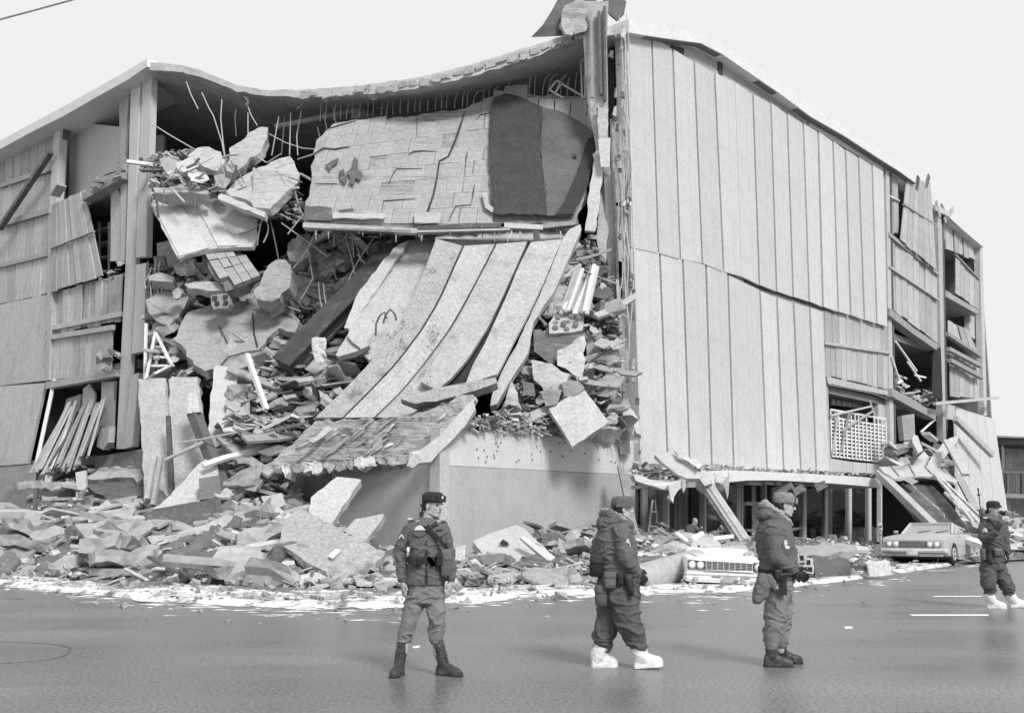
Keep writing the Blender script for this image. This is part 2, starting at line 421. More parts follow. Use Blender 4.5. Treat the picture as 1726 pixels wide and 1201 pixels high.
# ---- white precast panels on the right facade: upper row and lower row, each its own part
UT = [(1056, 42), (1098.5, 61), (1134, 83), (1170, 104), (1204.5, 123), (1238.7, 139), (1269, 159), (1299.4, 174), (1327, 192), (1354, 208), (1379, 222), (1404, 238), (1425, 252.5), (1447, 265), (1470, 278), (1490, 289)]
UB = [(1063, 417), (1110, 427), (1147, 437), (1184, 444), (1220, 458), (1250, 466), (1280, 480), (1309, 491), (1337, 500), (1364, 508), (1387, 517), (1413, 525), (1434, 531), (1457, 539), (1478, 545), (1497, 551)]
for i in range(15):
    gl, gr = 1.35, 1.35
    if i == 10: gl = 1.8
    if i == 9: gr = 1.6
    if i == 5: gl = .25
    if i == 4: gr = .25
    q = inset((UT[i], UT[i + 1], UB[i + 1], UB[i]), gl, gr, 0, .3)
    facade_panel('facade_panel', q, onR, .20 + rnd.uniform(-.012, .012), .10, 'panel', STORE)
LT = [(1062, 420), (1112, 430), (1151, 442), (1190, 451), (1227, 462), (1281, 486), (1309.5, 497), (1337.5, 506), (1365, 514), (1388, 521)]
LB = [(1081, 785), (1126, 787), (1163, 788), (1200, 789), (1237, 790), (1293, 791), (1321, 791), (1350, 792), (1376, 793), (1400, 793)]
for i in range(9):
    q = inset((LT[i], LT[i + 1], LB[i + 1], LB[i]), 1.6, 1.6, 0.4, 0)
    q = inset(q, 0, 0, 4.0 if i > 4 else (1.5 if i == 4 else -5), 0)
    facade_panel('facade_panel', q, onR, .17 + rnd.uniform(-.012, .012), .10, 'panel', STORE)
facade_panel('gap_shade', [(1257, 471), (1320, 493), (1390, 517), (1390, 522), (1320, 498), (1257, 478)], onR, .1, .03, 'tar', STORE)  # dark strip laid in the seam, its colour standing in for shade
# thick edge of the first panels at the torn end
MB().poly([onR(1056, 42, .24), onR(1058.5, 43, .24), onR(1083, 785, .24), onR(1080, 785, .24)], -nRo * .5).build('panel_edge', 'panel', STORE)
# ---- wall behind the panels
bt = [(1052, 50), (1098, 63), (1170, 78), (1217, 95), (1312, 160), (1366, 205), (1490, 278), (1497, 560), (1390, 520), (1402, 795), (1079, 790)]
MB().poly([onR(x, y, .02) for x, y in bt], -nRo * .25).build('wall', 'board', STORE)
# upper strip of boards above the panels
for k in range(22):
    x0 = 1142 + k * 11; x1 = x0 + 10.2
    f = lambda x: 61 + (x - 1098) * .565
    g = lambda x: f(x) + 30
    q = [(x0, f(x0) + (3 if x0 < 1200 else -4)), (x1, f(x1) + (3 if x1 < 1200 else -4)), (x1, g(x1)), (x0, g(x0))]
    facade_panel('board', q, onR, .06 + rnd.uniform(0, .02), .05, 'board', STORE)
for q in ([(1133, 76), (1153, 82), (1153, 96), (1133, 88)], [(1212, 97), (1218.5, 100), (1218.5, 128), (1212, 125)]):
    facade_panel('gap_shade', q, onR, .095, .02, 'tar', STORE)  # dark rectangles over the boards, painted as the shade of open gaps
# soffit strip, deep grey, right part of the eave
facade_panel('soffit_board', [(1364, 186), (1488, 264), (1488, 288), (1364, 212)], onR, .14, .05, 'wall_paint', STORE)
# ---- fascia boxes along the roof edge of the right facade
fr = [(1060, 32, 55), (1090, 40, 60), (1130, 46, 66), (1182, 56, 73), (1217, 74, 91), (1262, 104, 122), (1312, 137, 156), (1366, 176, 196), (1425, 213, 230), (1480, 249, 266), (1515, 271, 288), (1543, 297, 308)]
def fascia(pts, fn, off, depth, name, n):
    mb = MB(); rings = []
    for x, yt, yb in pts:
        a = fn(x, yt, off); b = fn(x, yb, off); rings.append([a, b, b - n * depth + Vector((0, 0, .0)), a - n * depth])
    return mb.loft(rings)
fascia(fr, onR, .5, .7, 'fascia', nRo).build('fascia', 'fascia', STORE)
fr2 = [(1580, 344, 350), (1600, 360, 366), (1625, 383, 389), (1658, 411, 417)]
fascia(fr2, onR, .35, .6, 'fascia', nRo).build('fascia', 'fascia', STORE)
# dark strip under the fascia, soffit shade put into its colour
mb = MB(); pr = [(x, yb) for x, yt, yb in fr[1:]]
mb.loft([[onR(x, y + .6, .44), onR(x, y + 2.2, .44), onR(x, y + 2.2, .44) - nRo * .3, onR(x, y + .6, .44) - nRo * .3] for x, y in pr]).build('soffit_shade', 'concrete_dark', STORE)
# ---- fascia on the left
fl = [(248, 99, 112), (213, 120, 136), (160, 150, 165), (110, 178, 194), (50, 210, 224), (-60, 270, 284), (-260, 380, 392)]
fascia(fl, onL, .8, 2.4, 'fascia', nLo).build('fascia', 'fascia', STORE)
# ---- roof: one sagging slab, its torn edge traced at the collapse
edge_top = [(250, 104), (300, 109), (340, 119), (400, 144), (450, 152), (510, 151), (560, 148), (640, 140), (700, 131), (760, 117), (810, 104), (850, 92), (900, 76), (960, 57), (1000, 48), (1060, 40)]
edge_bot = [(250, 118), (300, 120), (340, 130), (400, 154), (450, 162), (510, 164), (560, 163), (640, 156), (700, 150), (760, 137), (810, 124), (850, 112), (900, 96), (960, 72), (1000, 62), (1060, 55)]
def edepth(x): 
    t = (x - 250) / 810.0; return 36.0 * (1 - t) + 32.8 * t - 1.2 * math.sin(math.pi * t)
rt, rb = [], []
def dense(E, j):
    out = []
    for (xa, ya), (xb, yb) in zip(E, E[1:]):
        for k in range(5): out.append((xa + (xb - xa) * k / 5, ya + (yb - ya) * k / 5 + (rnd.uniform(-j, j) if xa + k else 0)))
    return out + [E[-1]]
edge_top2, edge_bot2 = dense(edge_top, .9), dense(edge_bot, 1.6)
for (x, y), (x2, y2) in zip(edge_top2, edge_bot2):
    rt.append(W(x, y, edepth(x))); rb.append(W(x2, y2, edepth(x)))
def backpt(i, k, zoff):
    t = i / (len(rt) - 1); e = rt[i]; b = TS(16 + 12 * t, 30 - 18 * t, ROOFZ)
    p = e.lerp(b, k); p.z = ROOFZ + (e.z - ROOFZ) * (1 - k) ** 2.2 + zoff; return p
mb = MB(); KS = [0, .06, .14, .25, .4, .6, 1]
top = [[rt[i] if k == 0 else backpt(i, k, 0) for i in range(len(rt))] for k in KS]
bot = [[rb[i] if k == 0 else backpt(i, k, -.32) for i in range(len(rt))] for k in KS]
n0 = len(rt); vs = sum(top, []) + sum(bot, []); off = n0 * len(KS); fs = []
for a in range(len(KS) - 1):
    for i in range(n0 - 1):
        q = (a * n0 + i, a * n0 + i + 1, (a + 1) * n0 + i + 1, (a + 1) * n0 + i); fs.append(q); fs.append(tuple(off + z for z in q[::-1]))
for i in range(n0 - 1): fs.append((i, i + 1, off + i + 1, off + i))
for a in range(len(KS) - 1):
    fs.append((a * n0, (a + 1) * n0, off + (a + 1) * n0, off + a * n0)); b_ = n0 - 1
    fs.append((a * n0 + b_, (a + 1) * n0 + b_, off + (a + 1) * n0 + b_, off + a * n0 + b_))
mb.add(vs, fs)
mb.build('roof_slab', 'ceiling', STORE, smooth=False)
rr_ = lambda a: rnd.uniform(-a, a)
# bright broken concrete along the torn roof edge
for k in range(26):
    x0 = 505 + k * 18.5; x1 = x0 + rnd.uniform(14, 18)
    def ip(pl, x):
        for (a, b), (c, d) in zip(pl, pl[1:]):
            if a <= x <= c: return b + (d - b) * (x - a) / (c - a)
        return pl[-1][1]
    if x1 > 990: break
    ya, yb = ip(edge_top, x0) + 3 + rnd.uniform(0, 3), ip(edge_top, x1) + 3 + rnd.uniform(0, 3)
    h = rnd.uniform(6, 12)
    px = [(x0, ya), (x1, yb), (x1, yb + h), (x0, ya + h)]
    px = [(x + rr_(1.5), y + rr_(2)) for x, y in px]; mb, n = slab_mb(px, edepth(x0) - .10 + rr_(.05), .3, .05, .12); relief(mb.build('edge_fragment', rnd.choice(['concrete_pale', 'broken', 'concrete']), STORE), .1, 2)
# flat roof behind and along both facades
MB().poly([TS(.6, 15.6, ROOFZ), TS(.6, 34, ROOFZ + .4), TS(48, 34, ROOFZ + .4), TS(48, .6, ROOFZ - .3), TS(14, .6, ROOFZ - .3), TS(16, 14, ROOFZ)], Vector((0, 0, -.3))).build('roof_deck', 'ceiling', STORE)
# the curled roofing membrane at the right column
rib_l = [(896, 62, 32.6), (915, 42, 32.6), (930, 18, 32.7), (942, -4, 32.9), (960, -30, 33.2)]
rib_r = [(990, 58, 33.0), (992, 40, 33.0), (1000, 14, 33.1), (1010, -10, 33.2), (1020, -34, 33.4)]
mb = MB(); mb.loft([[W(*a), W(*b), W(*b) + Vector((0, .25, .1)), W(*a) + Vector((0, .25, .1))] for a, b in zip(rib_l, rib_r)]); mb.build('roofing_sheet', 'tar_worn', STORE)
slab('roofing_sheet', [(1015, -12), (1056, 2), (1052, 22), (1040, 34), (1028, 24), (1018, 10)], (33.4, 33.0), .08, 'tar_worn', STORE)
slab('edge_fragment', [(952, 10), (975, -4), (990, 4), (988, 52), (968, 58), (945, 38)], (32.5, 32.3), .3, 'concrete', STORE, rough=.06)
slab('edge_fragment', [(946, 34), (958, 30), (967, 48), (965, 60), (954, 58), (947, 46)], 32.2, .25, 'concrete_pale', STORE, rough=.04)
# ---- floors, inner walls and back walls
for z in FLOORS:
    pts = [TS(.15, 16, z), TS(.15, 34, z), TS(48, 34, z), TS(48, .15, z), TS(10.2, .15, z)]
    for k in range(9): t = (k + 1) / 10; pts.append(TS(10.2 * (1 - t) + (5.5 if z > 4 else 1.5) * math.sin(math.pi * t) + rnd.uniform(-.5, .5), 16 * t + (5 if z > 4 else 1) * math.sin(math.pi * t) + rnd.uniform(-.5, .5), z))
    MB().poly(pts, Vector((0, 0, -.34))).build('floor_slab', 'concrete_dark', STORE)
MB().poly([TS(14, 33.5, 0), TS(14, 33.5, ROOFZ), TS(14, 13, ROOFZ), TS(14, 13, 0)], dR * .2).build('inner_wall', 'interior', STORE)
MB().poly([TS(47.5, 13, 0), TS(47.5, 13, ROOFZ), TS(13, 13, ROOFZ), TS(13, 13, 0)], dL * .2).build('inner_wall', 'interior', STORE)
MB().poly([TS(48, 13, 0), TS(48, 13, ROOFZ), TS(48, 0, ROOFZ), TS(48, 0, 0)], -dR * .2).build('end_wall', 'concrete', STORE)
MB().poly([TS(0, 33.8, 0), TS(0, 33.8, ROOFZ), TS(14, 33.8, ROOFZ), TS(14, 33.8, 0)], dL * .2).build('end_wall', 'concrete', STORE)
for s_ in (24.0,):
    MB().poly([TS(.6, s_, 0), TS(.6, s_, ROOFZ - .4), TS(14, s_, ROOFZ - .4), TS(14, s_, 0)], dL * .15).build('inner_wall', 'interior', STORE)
for (t, s_) in ((9, 9), (9.5, 16), (16, 6)):
    MB().box(TS(t, s_, 9.1), (.5, .5, 18.0), Matrix.Rotation(-AR, 3, 'Z')).build('inner_column', 'concrete', STORE)

# ---- boards nailed between floors (each its own sub-part)
def boards(q, fn, off, n, material='board', backing='board', jit=.03, thick=.05, batten=(), gap=.6, skip=()):
    bk = facade_panel('wall_panel', inset(q, 1, 1, 1, 1), fn, off - .06, .08, backing, STORE)
    w = (Vector(q[1]) - Vector(q[0])).length / n
    for i in range(n):
        if i in skip: continue
        u0 = (i + gap * .06) / n; u1 = (i + 1 - gap * .06) / n
        a, b = qpx(q, u0, 0), qpx(q, u1, 0); c, d = qpx(q, u1, 1), qpx(q, u0, 1)
        e0, e1 = rnd.uniform(-2, 2), rnd.uniform(-2, 2)
        o_ = off + rnd.uniform(-jit, jit); tl = rnd.uniform(-jit, jit) * .6
        n_ = nRo if fn is onR else nLo
        pts = [fn(a.x, a.y + e0, o_), fn(b.x, b.y + e0 * .6, o_ + tl), fn(c.x, c.y + e1, o_ + tl), fn(d.x, d.y + e1 * .6, o_)]
        MB().poly(pts, -n_ * thick).build('board', material, bk)
    for v, wd in batten:
        p0 = qpx(q, -.02, v); p1 = qpx(q, 1.02, v + rnd.uniform(-.03, .03))
        MB().beam(fn(p0.x, p0.y, off + .07), fn(p1.x, p1.y, off + .07), .12, wd).build('batten', 'wood', bk)
    return bk
# left facade, bay beside the picture's edge
boards([(-90, 292), (92, 222), (90, 287), (-90, 345)], onL, 0, 13, batten=((.97, .22),))
boards([(-90, 347), (90, 289), (87, 352), (-90, 405)], onL, .02, 13, batten=((1.0, .25),))
boards([(-90, 408), (87, 356), (84, 427), (-90, 470)], onL, 0, 12, batten=((1.0, .2),))
boards([(-90, 473), (84, 430), (82, 495), (-90, 530)], onL, 0, 12)
for q in ([(-90, 532), (-6, 514), (-6, 650), (-90, 655)], [(-5, 514), (81, 496), (77, 641), (-5, 650)], [(-90, 657), (-20, 652), (-20, 786), (-90, 790)], [(-19, 652), (76, 645), (46, 781), (-19, 786)]):
    facade_panel('wall_panel', q, onL, .06, .12, 'panel_grey', STORE)
facade_panel('wall', [(-260, 560), (-88, 530), (-88, 800), (-260, 805)], onL, 0, .2, 'panel_grey', STORE)
facade_panel('wall', [(-260, 410), (-88, 300), (-88, 535), (-260, 565)], onL, 0, .2, 'board', STORE)
facade_panel('ground_wall', [(-260, 806), (52, 782), (40, 950), (-260, 1000)], onL, .03, .25, 'concrete', STORE)
# steel columns of the left facade, drawn as a front strip and its neighbours
def strip(name, q, off, thick, material, fn=onL): return facade_panel(name, q, fn, off, thick, material, STORE)
strip('column', [(92, 212), (102, 209), (92, 360), (82, 360)], .22, .35, 'panel_grey')
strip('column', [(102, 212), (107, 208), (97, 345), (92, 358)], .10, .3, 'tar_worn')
strip('column', [(82, 362), (93, 358), (82, 640), (77, 642)], .22, .35, 'panel_grey')
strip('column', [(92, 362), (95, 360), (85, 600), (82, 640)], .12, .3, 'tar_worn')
strip('column', [(221, 133), (237, 127), (223, 440), (212, 440)], .30, .3, 'panel')
strip('column', [(212, 440), (223, 440), (207, 756), (196, 756)], .30, .3, 'panel')
strip('column_web', [(236, 130), (243, 128), (228, 440), (222, 442)], .12, .3, 'steel')
strip('column_web', [(223, 440), (229, 440), (212, 756), (206, 756)], .12, .3, 'steel')
for q in ([(241, 128), (256, 125), (251, 263), (235, 266)], [(234, 288), (249, 286), (246, 432), (229, 434)], [(230, 446), (246, 443), (243, 592), (222, 596)], [(220, 632), (234, 628), (223, 752), (209, 756)]):
    strip('column', q, .26, .25, 'panel')
strip('column', [(200, 155), (219, 143), (206, 300), (203, 285)], .12, .15, 'board')
strip('column', [(203, 285), (215, 270), (210, 440), (204, 440)], .12, .15, 'board')
# bay between the two columns
# smooth partition seen deep in the open top bay
MB().poly([W(112, 204, 43.2), W(203, 214, 39.0), W(203, 330, 39.0), W(112, 345, 43.2)], Vector((0, .2, 0))).build('inner_wall', 'wall_smooth', STORE)
q = [(88, 345), (142, 320), (172, 465), (84, 492)]
boards(q, onL, .25, 8, batten=((.5, .05),))
boards([(84, 494), (205, 462), (203, 540), (80, 565)], onL, .05, 11, jit=.06, batten=((.85, .2),))
boards([(80, 568), (190, 548), (186, 628), (79, 640)], onL, .08, 10, batten=((0.02, .2),))
MB().beam(onL(84, 650, .25), onL(203, 628, .25), .35, .28).build('ledge', 'concrete_pale', STORE)
MB().beam(onL(148, 335, .2), onL(215, 297, .2), .5, .3).build('ledge', 'concrete', STORE)
# inner board posts, shelf racks
strip('column', [(188, 314), (195, 308), (205, 340), (204, 440)], .02, .08, 'panel_grey'); 
strip('post', [(187, 318), (200, 330), (204, 440), (186, 440)], .0, .08, 'panel_grey')
rk = MB()
for k in range(4): rk.beam(onL(150, 395 + k * 22, -1.0), onL(190, 385 + k * 24, -1.0), .5, .05)
for x in (168, 184): rk.beam(onL(x, 375, -.8), onL(x, 480, -.8), .08, .08)
rk.build('shelf_rack', 'steel_pale', STORE)
# ground floor of the left facade below the column
facade_panel('ground_wall', [(160, 770), (262, 752), (250, 1000), (150, 1010)], onL, .05, .25, 'concrete', STORE)
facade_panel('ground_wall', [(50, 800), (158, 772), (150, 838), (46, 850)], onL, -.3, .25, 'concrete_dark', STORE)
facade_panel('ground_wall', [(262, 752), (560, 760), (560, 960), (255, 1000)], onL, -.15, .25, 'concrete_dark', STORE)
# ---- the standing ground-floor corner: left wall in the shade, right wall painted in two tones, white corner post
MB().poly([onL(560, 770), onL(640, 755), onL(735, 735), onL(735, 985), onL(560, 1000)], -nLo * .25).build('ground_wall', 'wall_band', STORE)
wt = [(757, 722)] + [(757 + k * 8, 719 + k * .62 + rnd.uniform(-3, 3)) for k in range(1, 38)] + [(1068, 742)]
pts = [onR(x, y) for x, y in wt]
lowz = 2.80
low = [Vector((p.x, p.y, lowz)) for p in pts]
MB().poly(pts + low[::-1], -nRo * .25).build('ground_wall', 'wall_paint', STORE)
lw2 = [p - nRo * .0 + nRo * .02 for p in low]
MB().poly([p + Vector((0, 0, -.012)) for p in lw2] + [Vector((p.x, p.y, -.1)) for p in lw2[::-1]], -nRo * .25).build('ground_wall', 'wall_band', STORE)
MB().beam(TS(.0, .15, -.1) + nRo * .05, TS(.0, .15, 3.75) + nRo * .05, .36, .36, up=dR).build('corner_post', 'wall_smooth', STORE)
# small holes and scratches in the plaster
for k in range(26):
    p = onR(rnd.uniform(770, 1050), rnd.uniform(745, 780), .012)
    MB().box(p, (.05, .02, .05), Matrix.Rotation(-AR, 3, 'Z')).build('patch', 'concrete_dark', STORE)
# ------------------------------------------------------------------ right bays of the right facade
def rpanel(name, q, off, thick, material, parent=None, **k): return facade_panel(name, q, onR, off, thick, material, parent or STORE, **k)
# missing lower panels beside the grille: boards, slab edge, opening
boards([(1390, 524), (1497, 553), (1497, 594), (1391, 578)], onR, .03, 9, batten=((1.0, .14),))
boards([(1391, 579), (1497, 596), (1497, 656), (1393, 633)], onR, .05, 12)
MB().poly([onR(1393, 634, .12), onR(1497, 658, .12), onR(1497, 666, .12), onR(1440, 655, .12), onR(1396, 646, .12)], -nRo * .6).build('ledge', 'concrete_pale', STORE)
MB().loft([[onR(x, y, .1), onR(x, y, -2.2), onR(x, y + 1, -2.2), onR(x, y + 1, .1)] for x, y in ((1396, 648), (1420, 652), (1450, 658), (1480, 665), (1497, 672))]).build('ledge', 'concrete', STORE)
for k in range(9): rpanel('board', [(1402 + k * 9, 661 + k * 1.5), (1409 + k * 9, 662 + k * 1.5), (1409 + k * 9, 683 + k), (1402 + k * 9, 682 + k)], -1.0, .1, 'panel_grey')
rpanel('post', [(1480, 662), (1493, 666), (1493, 792), (1480, 790)], -.15, .25, 'panel_grey')
rpanel('sill_panel', [(1399, 772), (1437, 778), (1437, 796), (1399, 794)], .08, .1, 'panel', )
rpanel('sill_panel', [(1438, 778), (1460, 780), (1460, 797), (1438, 796)], .08, .1, 'panel')
rpanel('sill_panel', [(1461, 780), (1500, 784), (1500, 799), (1461, 797)], .08, .1, 'panel')
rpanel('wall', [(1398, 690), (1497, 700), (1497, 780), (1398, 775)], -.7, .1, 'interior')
# lath grid behind the lost panel
GR = bpy.data.objects.new('lath_grille', None); COL.objects.link(GR); put(GR, onR(1446, 735, 0), STORE)
gq = [(1400, 690), (1493, 706), (1495, 779), (1402, 768)]
for k in range(13):
    v = k / 12
    if k in (1,): continue
    a, b = qpx(gq, 0, v), qpx(gq, 1, v)
    MB().beam(onR(a.x, a.y, .0), onR(b.x, b.y, .0), .05, .085).build('lath', 'white_paint', GR)
for k in range(15):
    u = k / 14 + rnd.uniform(-.01, .01)
    a, b = qpx(gq, u, rnd.choice([0, 0, .05, .15])), qpx(gq, u, 1)
    MB().beam(onR(a.x, a.y, .05), onR(b.x, b.y, .05), .05, .10).build('lath', 'white_paint', GR)
for k in range(34):
    u = rnd.uniform(.12, .98); v = rnd.uniform(.2, .95); a = qpx(gq, u, v)
    MB().box(onR(a.x, a.y, -.25), (.06, .25 + rnd.random() * .2, .2 + rnd.random() * .25), Matrix.Rotation(-AR, 3, 'Z') @ Matrix.Rotation(R(90), 3, 'Z')).build('carton', 'plaster', GR)
for (a, b) in (((1400, 700), (1470, 684)), ((1420, 725), (1472, 692)), ((1412, 695), (1404, 765)), ((1432, 692), (1418, 760)), ((1466, 675), (1474, 700))):
    MB().beam(onR(*a, .15), onR(*b, .15), .06, .08).build('loose_lath', 'wood', GR)
# posts of the bays
for (xa, ya, xb, yb, w, m) in ((1493, 286, 1502, 796, 6, 'panel_grey'), (1580, 350, 1590, 740, 7, 'panel_grey'), (1587, 350, 1595, 745, 3.5, 'tar_worn'), (1651, 415, 1659, 700, 5, 'panel_grey'), (1500.5, 290, 1509, 796, 2.5, 'tar_worn')):
    rpanel('column', [(xa, ya), (xa + w, ya + 3), (xb + w, yb), (xb, yb)], .12, .35, m)
# second bay
boards([(1496, 270), (1513, 284), (1516, 395), (1498, 390)], onR, 0, 2, batten=((.5, .1),))
rpanel('gap_shade', [(1512, 283), (1531, 297), (1520, 410), (1514, 400)], -.5, .05, 'tar')  # dark sheet whose colour stands for shade in the open gap
boards([(1529, 296), (1569, 308), (1579, 456), (1518, 404)], onR, .25, 6, jit=.10, batten=((.45, .09),))
boards([(1499, 396), (1580, 462), (1580, 505), (1499, 450)], onR, .06, 8, jit=.06, batten=((0, .2), (1.0, .12)))
boards([(1499, 452), (1580, 508), (1581, 577), (1501, 518)], onR, .03, 8, jit=.06)
for q in ([(1500, 519), (1540, 552), (1581, 580), (1579, 590), (1540, 563), (1500, 532)],):
    MB().poly([onR(x, y, .3) for x, y in q], -nRo * .5).build('ledge', 'concrete', STORE)
MB().poly([onR(1502, 533, .1), onR(1580, 590, .1), onR(1582, 597, -2.5), onR(1504, 575, -2.5)], Vector((0, 0, .15))).build('floor_slab', 'concrete', STORE)
rpanel('beam', [(1502, 562), (1575, 604), (1575, 612), (1502, 574)], -2.4, .3, 'board')
rpanel('dark_curtain', [(1573, 585), (1586, 586), (1589, 674), (1571, 668)], .15, .05, 'dark_cloth')
MB().poly([onR(1504, 654, .35), onR(1545, 676, .35), onR(1578, 698, .35), onR(1577, 707, .35), onR(1540, 688, .35), onR(1504, 668, .35)], -nRo * .5).build('ledge', 'concrete', STORE)
MB().poly([onR(1504, 672, .1), onR(1577, 708, .1), onR(1580, 720, -2.5), onR(1506, 700, -2.5)], Vector((0, 0, .15))).build('floor_slab', 'concrete_dark', STORE)
# third bay
boards([(1592, 362), (1648, 412), (1649, 440), (1594, 420)], onR, -.1, 7, jit=.08, skip=(1, 3))
boards([(1611, 430), (1650, 470), (1650, 522), (1611, 494)], onR, .1, 5, jit=.05, batten=((.0, .08),))
MB().poly([onR(1595, 490, .2), onR(1649, 522, .2), onR(1649, 530, .2), onR(1595, 500, .2)], -nRo * 2.5).build('ledge', 'concrete', STORE)
rpanel('post', [(1634, 530), (1646, 534), (1648, 575), (1634, 565)], -.3, .3, 'panel_grey')
for a, b in (((1596, 563), (1652, 600)), ((1598, 588), (1653, 617)), ((1600, 607), (1654, 636))):
    MB().beam(onR(*a, .2), onR(*b, .2), .25, .22).build('rail_board', 'concrete', STORE)
boards([(1600, 592), (1650, 612), (1651, 672), (1602, 668)], onR, -.1, 6, jit=.06)
boards([(1598, 540), (1632, 556), (1650, 596), (1598, 570)], onR, -.2, 4, jit=.1)
# white panels at the far right foot, leaning out
fx = [(1611, 684), (1629, 692), (1647, 697), (1660, 701), (1676, 706)]
bx = [(1616, 880), (1636, 886), (1660, 890), (1680, 893), (1704, 896)]
for i in range(4):
    q = inset((fx[i], fx[i + 1], bx[i + 1], bx[i]), .4, .4)
    a = [onR(q[0][0], q[0][1], .5), onR(q[1][0], q[1][1], .5), onR(q[2][0], q[2][1], 1.6), onR(q[3][0], q[3][1], 1.6)]
    MB().poly(a, -nRo * .15).build('facade_panel', 'panel', STORE)
MB().beam(onR(1575, 680, .8), onR(1682, 670, .8), .16, .16).build('pole', 'wood', STORE)
MB().beam(onR(1610, 705, 1.2), onR(1672, 766, 1.8), .25, .3).build('hanging_beam', 'panel_grey', STORE)
rpanel('hanging_panel', [(1598, 681), (1610, 684), (1606, 707), (1597, 706)], .9, .1, 'panel_grey')
# floor-edge rubble of the bays comes with the debris

# ------------------------------------------------------------------ concrete column at the torn right end
colpx = [(1005, 2, 21), (1003, 60, 20), (1007, 165, 18), (1014, 240, 11), (1019, 285, 10), (1026, 300, 8), (1030, 400, 8), (1034, 470, 9), (1042, 560, 11), (1046, 640, 9), (1050, 720, 10), (1054, 765, 9)]
mb = MB(); mb.loft([[W(x - w, y, 32.6), W(x + w, y, 32.4), W(x + w, y, 32.95), W(x - w, y, 33.05)] for x, y, w in colpx]); mb.build('column', 'concrete_pale', STORE)
for (a, b) in (((1009, 20), (1013, 160)), ((996, 20), (998, 165)), ((1019, 12), (1020, 170)), ((1033, 290), (1041, 470)), ((1040, 470), (1050, 640))):
    MB().beam(W(a[0], a[1], 32.32), W(b[0], b[1], 32.3), .09, .14).build('column_flange', rnd.choice(['steel', 'panel_grey', 'concrete']), STORE)
slab('splice_plate', [(1008, 234), (1029, 232), (1028, 282), (1013, 281)], 32.1, .06, 'plaster', STORE)
slab('column_casing', [(1008, 180), (1026, 184), (1022, 232), (1010, 236)], 32.2, .2, 'concrete_pale', STORE, rough=.03)
# broken boards and dark shaft between the column and the first panel
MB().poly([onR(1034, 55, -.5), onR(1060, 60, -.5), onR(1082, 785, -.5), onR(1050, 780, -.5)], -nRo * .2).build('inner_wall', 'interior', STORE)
for q in ([(1031, 200), (1042, 205), (1046, 340), (1036, 342)], [(1042, 208), (1050, 214), (1052, 330), (1047, 340)], [(1036, 345), (1046, 350), (1052, 440), (1042, 440)]):
    facade_panel('board', q, onR, -.15, .08, 'board', STORE)
# jagged plaster hanging on the column, cables and rods running down the shaft
for k in range(70):
    y = rnd.uniform(30, 770); x = 1030 + (y / 770) * 28 + rnd.uniform(-8, 20); w = rnd.uniform(2, 6); h = rnd.uniform(5, 20)
    px = [(x, y), (x + w, y + rnd.uniform(-3, 3)), (x + w * rnd.uniform(.4, 1.3), y + h), (x - w * .4, y + h * .8)]
    slab('torn_plaster', px, 32.4 + rnd.uniform(-.1, .5), .05, rnd.choice(['concrete', 'broken', 'plaster', 'concrete_pale', 'wood_dark', 'steel']), STORE, rough=.02)
for k in range(26):
    x = 1032 + rnd.uniform(0, 26); y = rnd.uniform(20, 520); L_ = rnd.uniform(60, 220); b = rnd.uniform(-9, 9)
    pts = [W(x + b * math.sin(math.pi * i / 7) + .03 * L_ * i / 7, y + L_ * i / 7, 32.5) for i in range(8)]
    MB().tube(pts, .018, 5).build('cable', rnd.choice(['wire_pale', 'wire', 'wire_pale']), STORE)
slab('torn_plaster', [(1048, 688), (1058, 684), (1068, 692), (1079, 722), (1080, 732), (1072, 730), (1062, 706), (1050, 700)], (32.0, 31.8), .15, 'plaster', STORE, rough=.03)

# ------------------------------------------------------------------ canopy and shop front
CAN = .0
def canopy(pts, name='canopy', m='fascia'):
    mb = MB()
    mb.loft([[onR(x, yt, 2.2), onR(x, yb, 2.2), onR(x, yb, 2.2) - nRo * 2.15, onR(x, yt, 2.2) - nRo * 2.15] for x, yt, yb in pts])
    return mb.build(name, m, STORE)
canopy([(1207, 797, 820), (1230, 792, 812), (1260, 793, 809), (1300, 795, 809), (1350, 797, 811), (1400, 800, 814), (1450, 803, 818), (1484, 806, 822)])
for (x, w, h) in ((1262, 22, 5), (1290, 14, 4), (1310, 26, 6), (1340, 14, 5), (1372, 18, 5), (1398, 10, 4), (1432, 24, 5), (1462, 12, 4)):
    MB().poly([onR(x, 811, 1.9), onR(x + w, 812.5, 1.9), onR(x + w, 812.5 + h, 1.9), onR(x, 811 + h, 1.9)], -nRo * .4).build('soffit_fragment', 'concrete', STORE)
# broken left piece of canopy
slab('canopy', [(1068, 800), (1080, 800), (1096, 808), (1130, 812), (1150, 808), (1155, 815), (1148, 822), (1128, 826), (1090, 816), (1072, 810)], 30.6, 1.2, 'fascia', STORE, rough=.02)
slab('canopy_edge', [(1127, 818), (1151, 808), (1152, 820), (1143, 826), (1137, 836), (1134, 846), (1130, 838), (1128, 826)], 30.4, .1, 'plaster', STORE, rough=.03)
slab('canopy_edge', [(1150, 808), (1154, 807), (1156, 822), (1152, 830), (1150, 822)], 30.35, .1, 'plaster', STORE, rough=.02)
slab('canopy_edge', [(1208, 800), (1230, 796), (1229, 815), (1226, 840), (1222, 824), (1218, 816), (1208, 814)], 32.8, .12, 'plaster', STORE, rough=.03)
MB().beam(W(1064, 822, 31.0), W(1096, 816, 31.0), .15, .12).build('canopy_frame', 'steel_pale', STORE)
MB().poly([TS(8.9, 4.6, 0), TS(47, 4.6, 0), TS(47, 4.6, 3.3), TS(8.9, 4.6, 3.3)], dL * .1).build('shop_back_wall', 'tar', STORE)  # near back wall added; shop shade is put into its dark colour
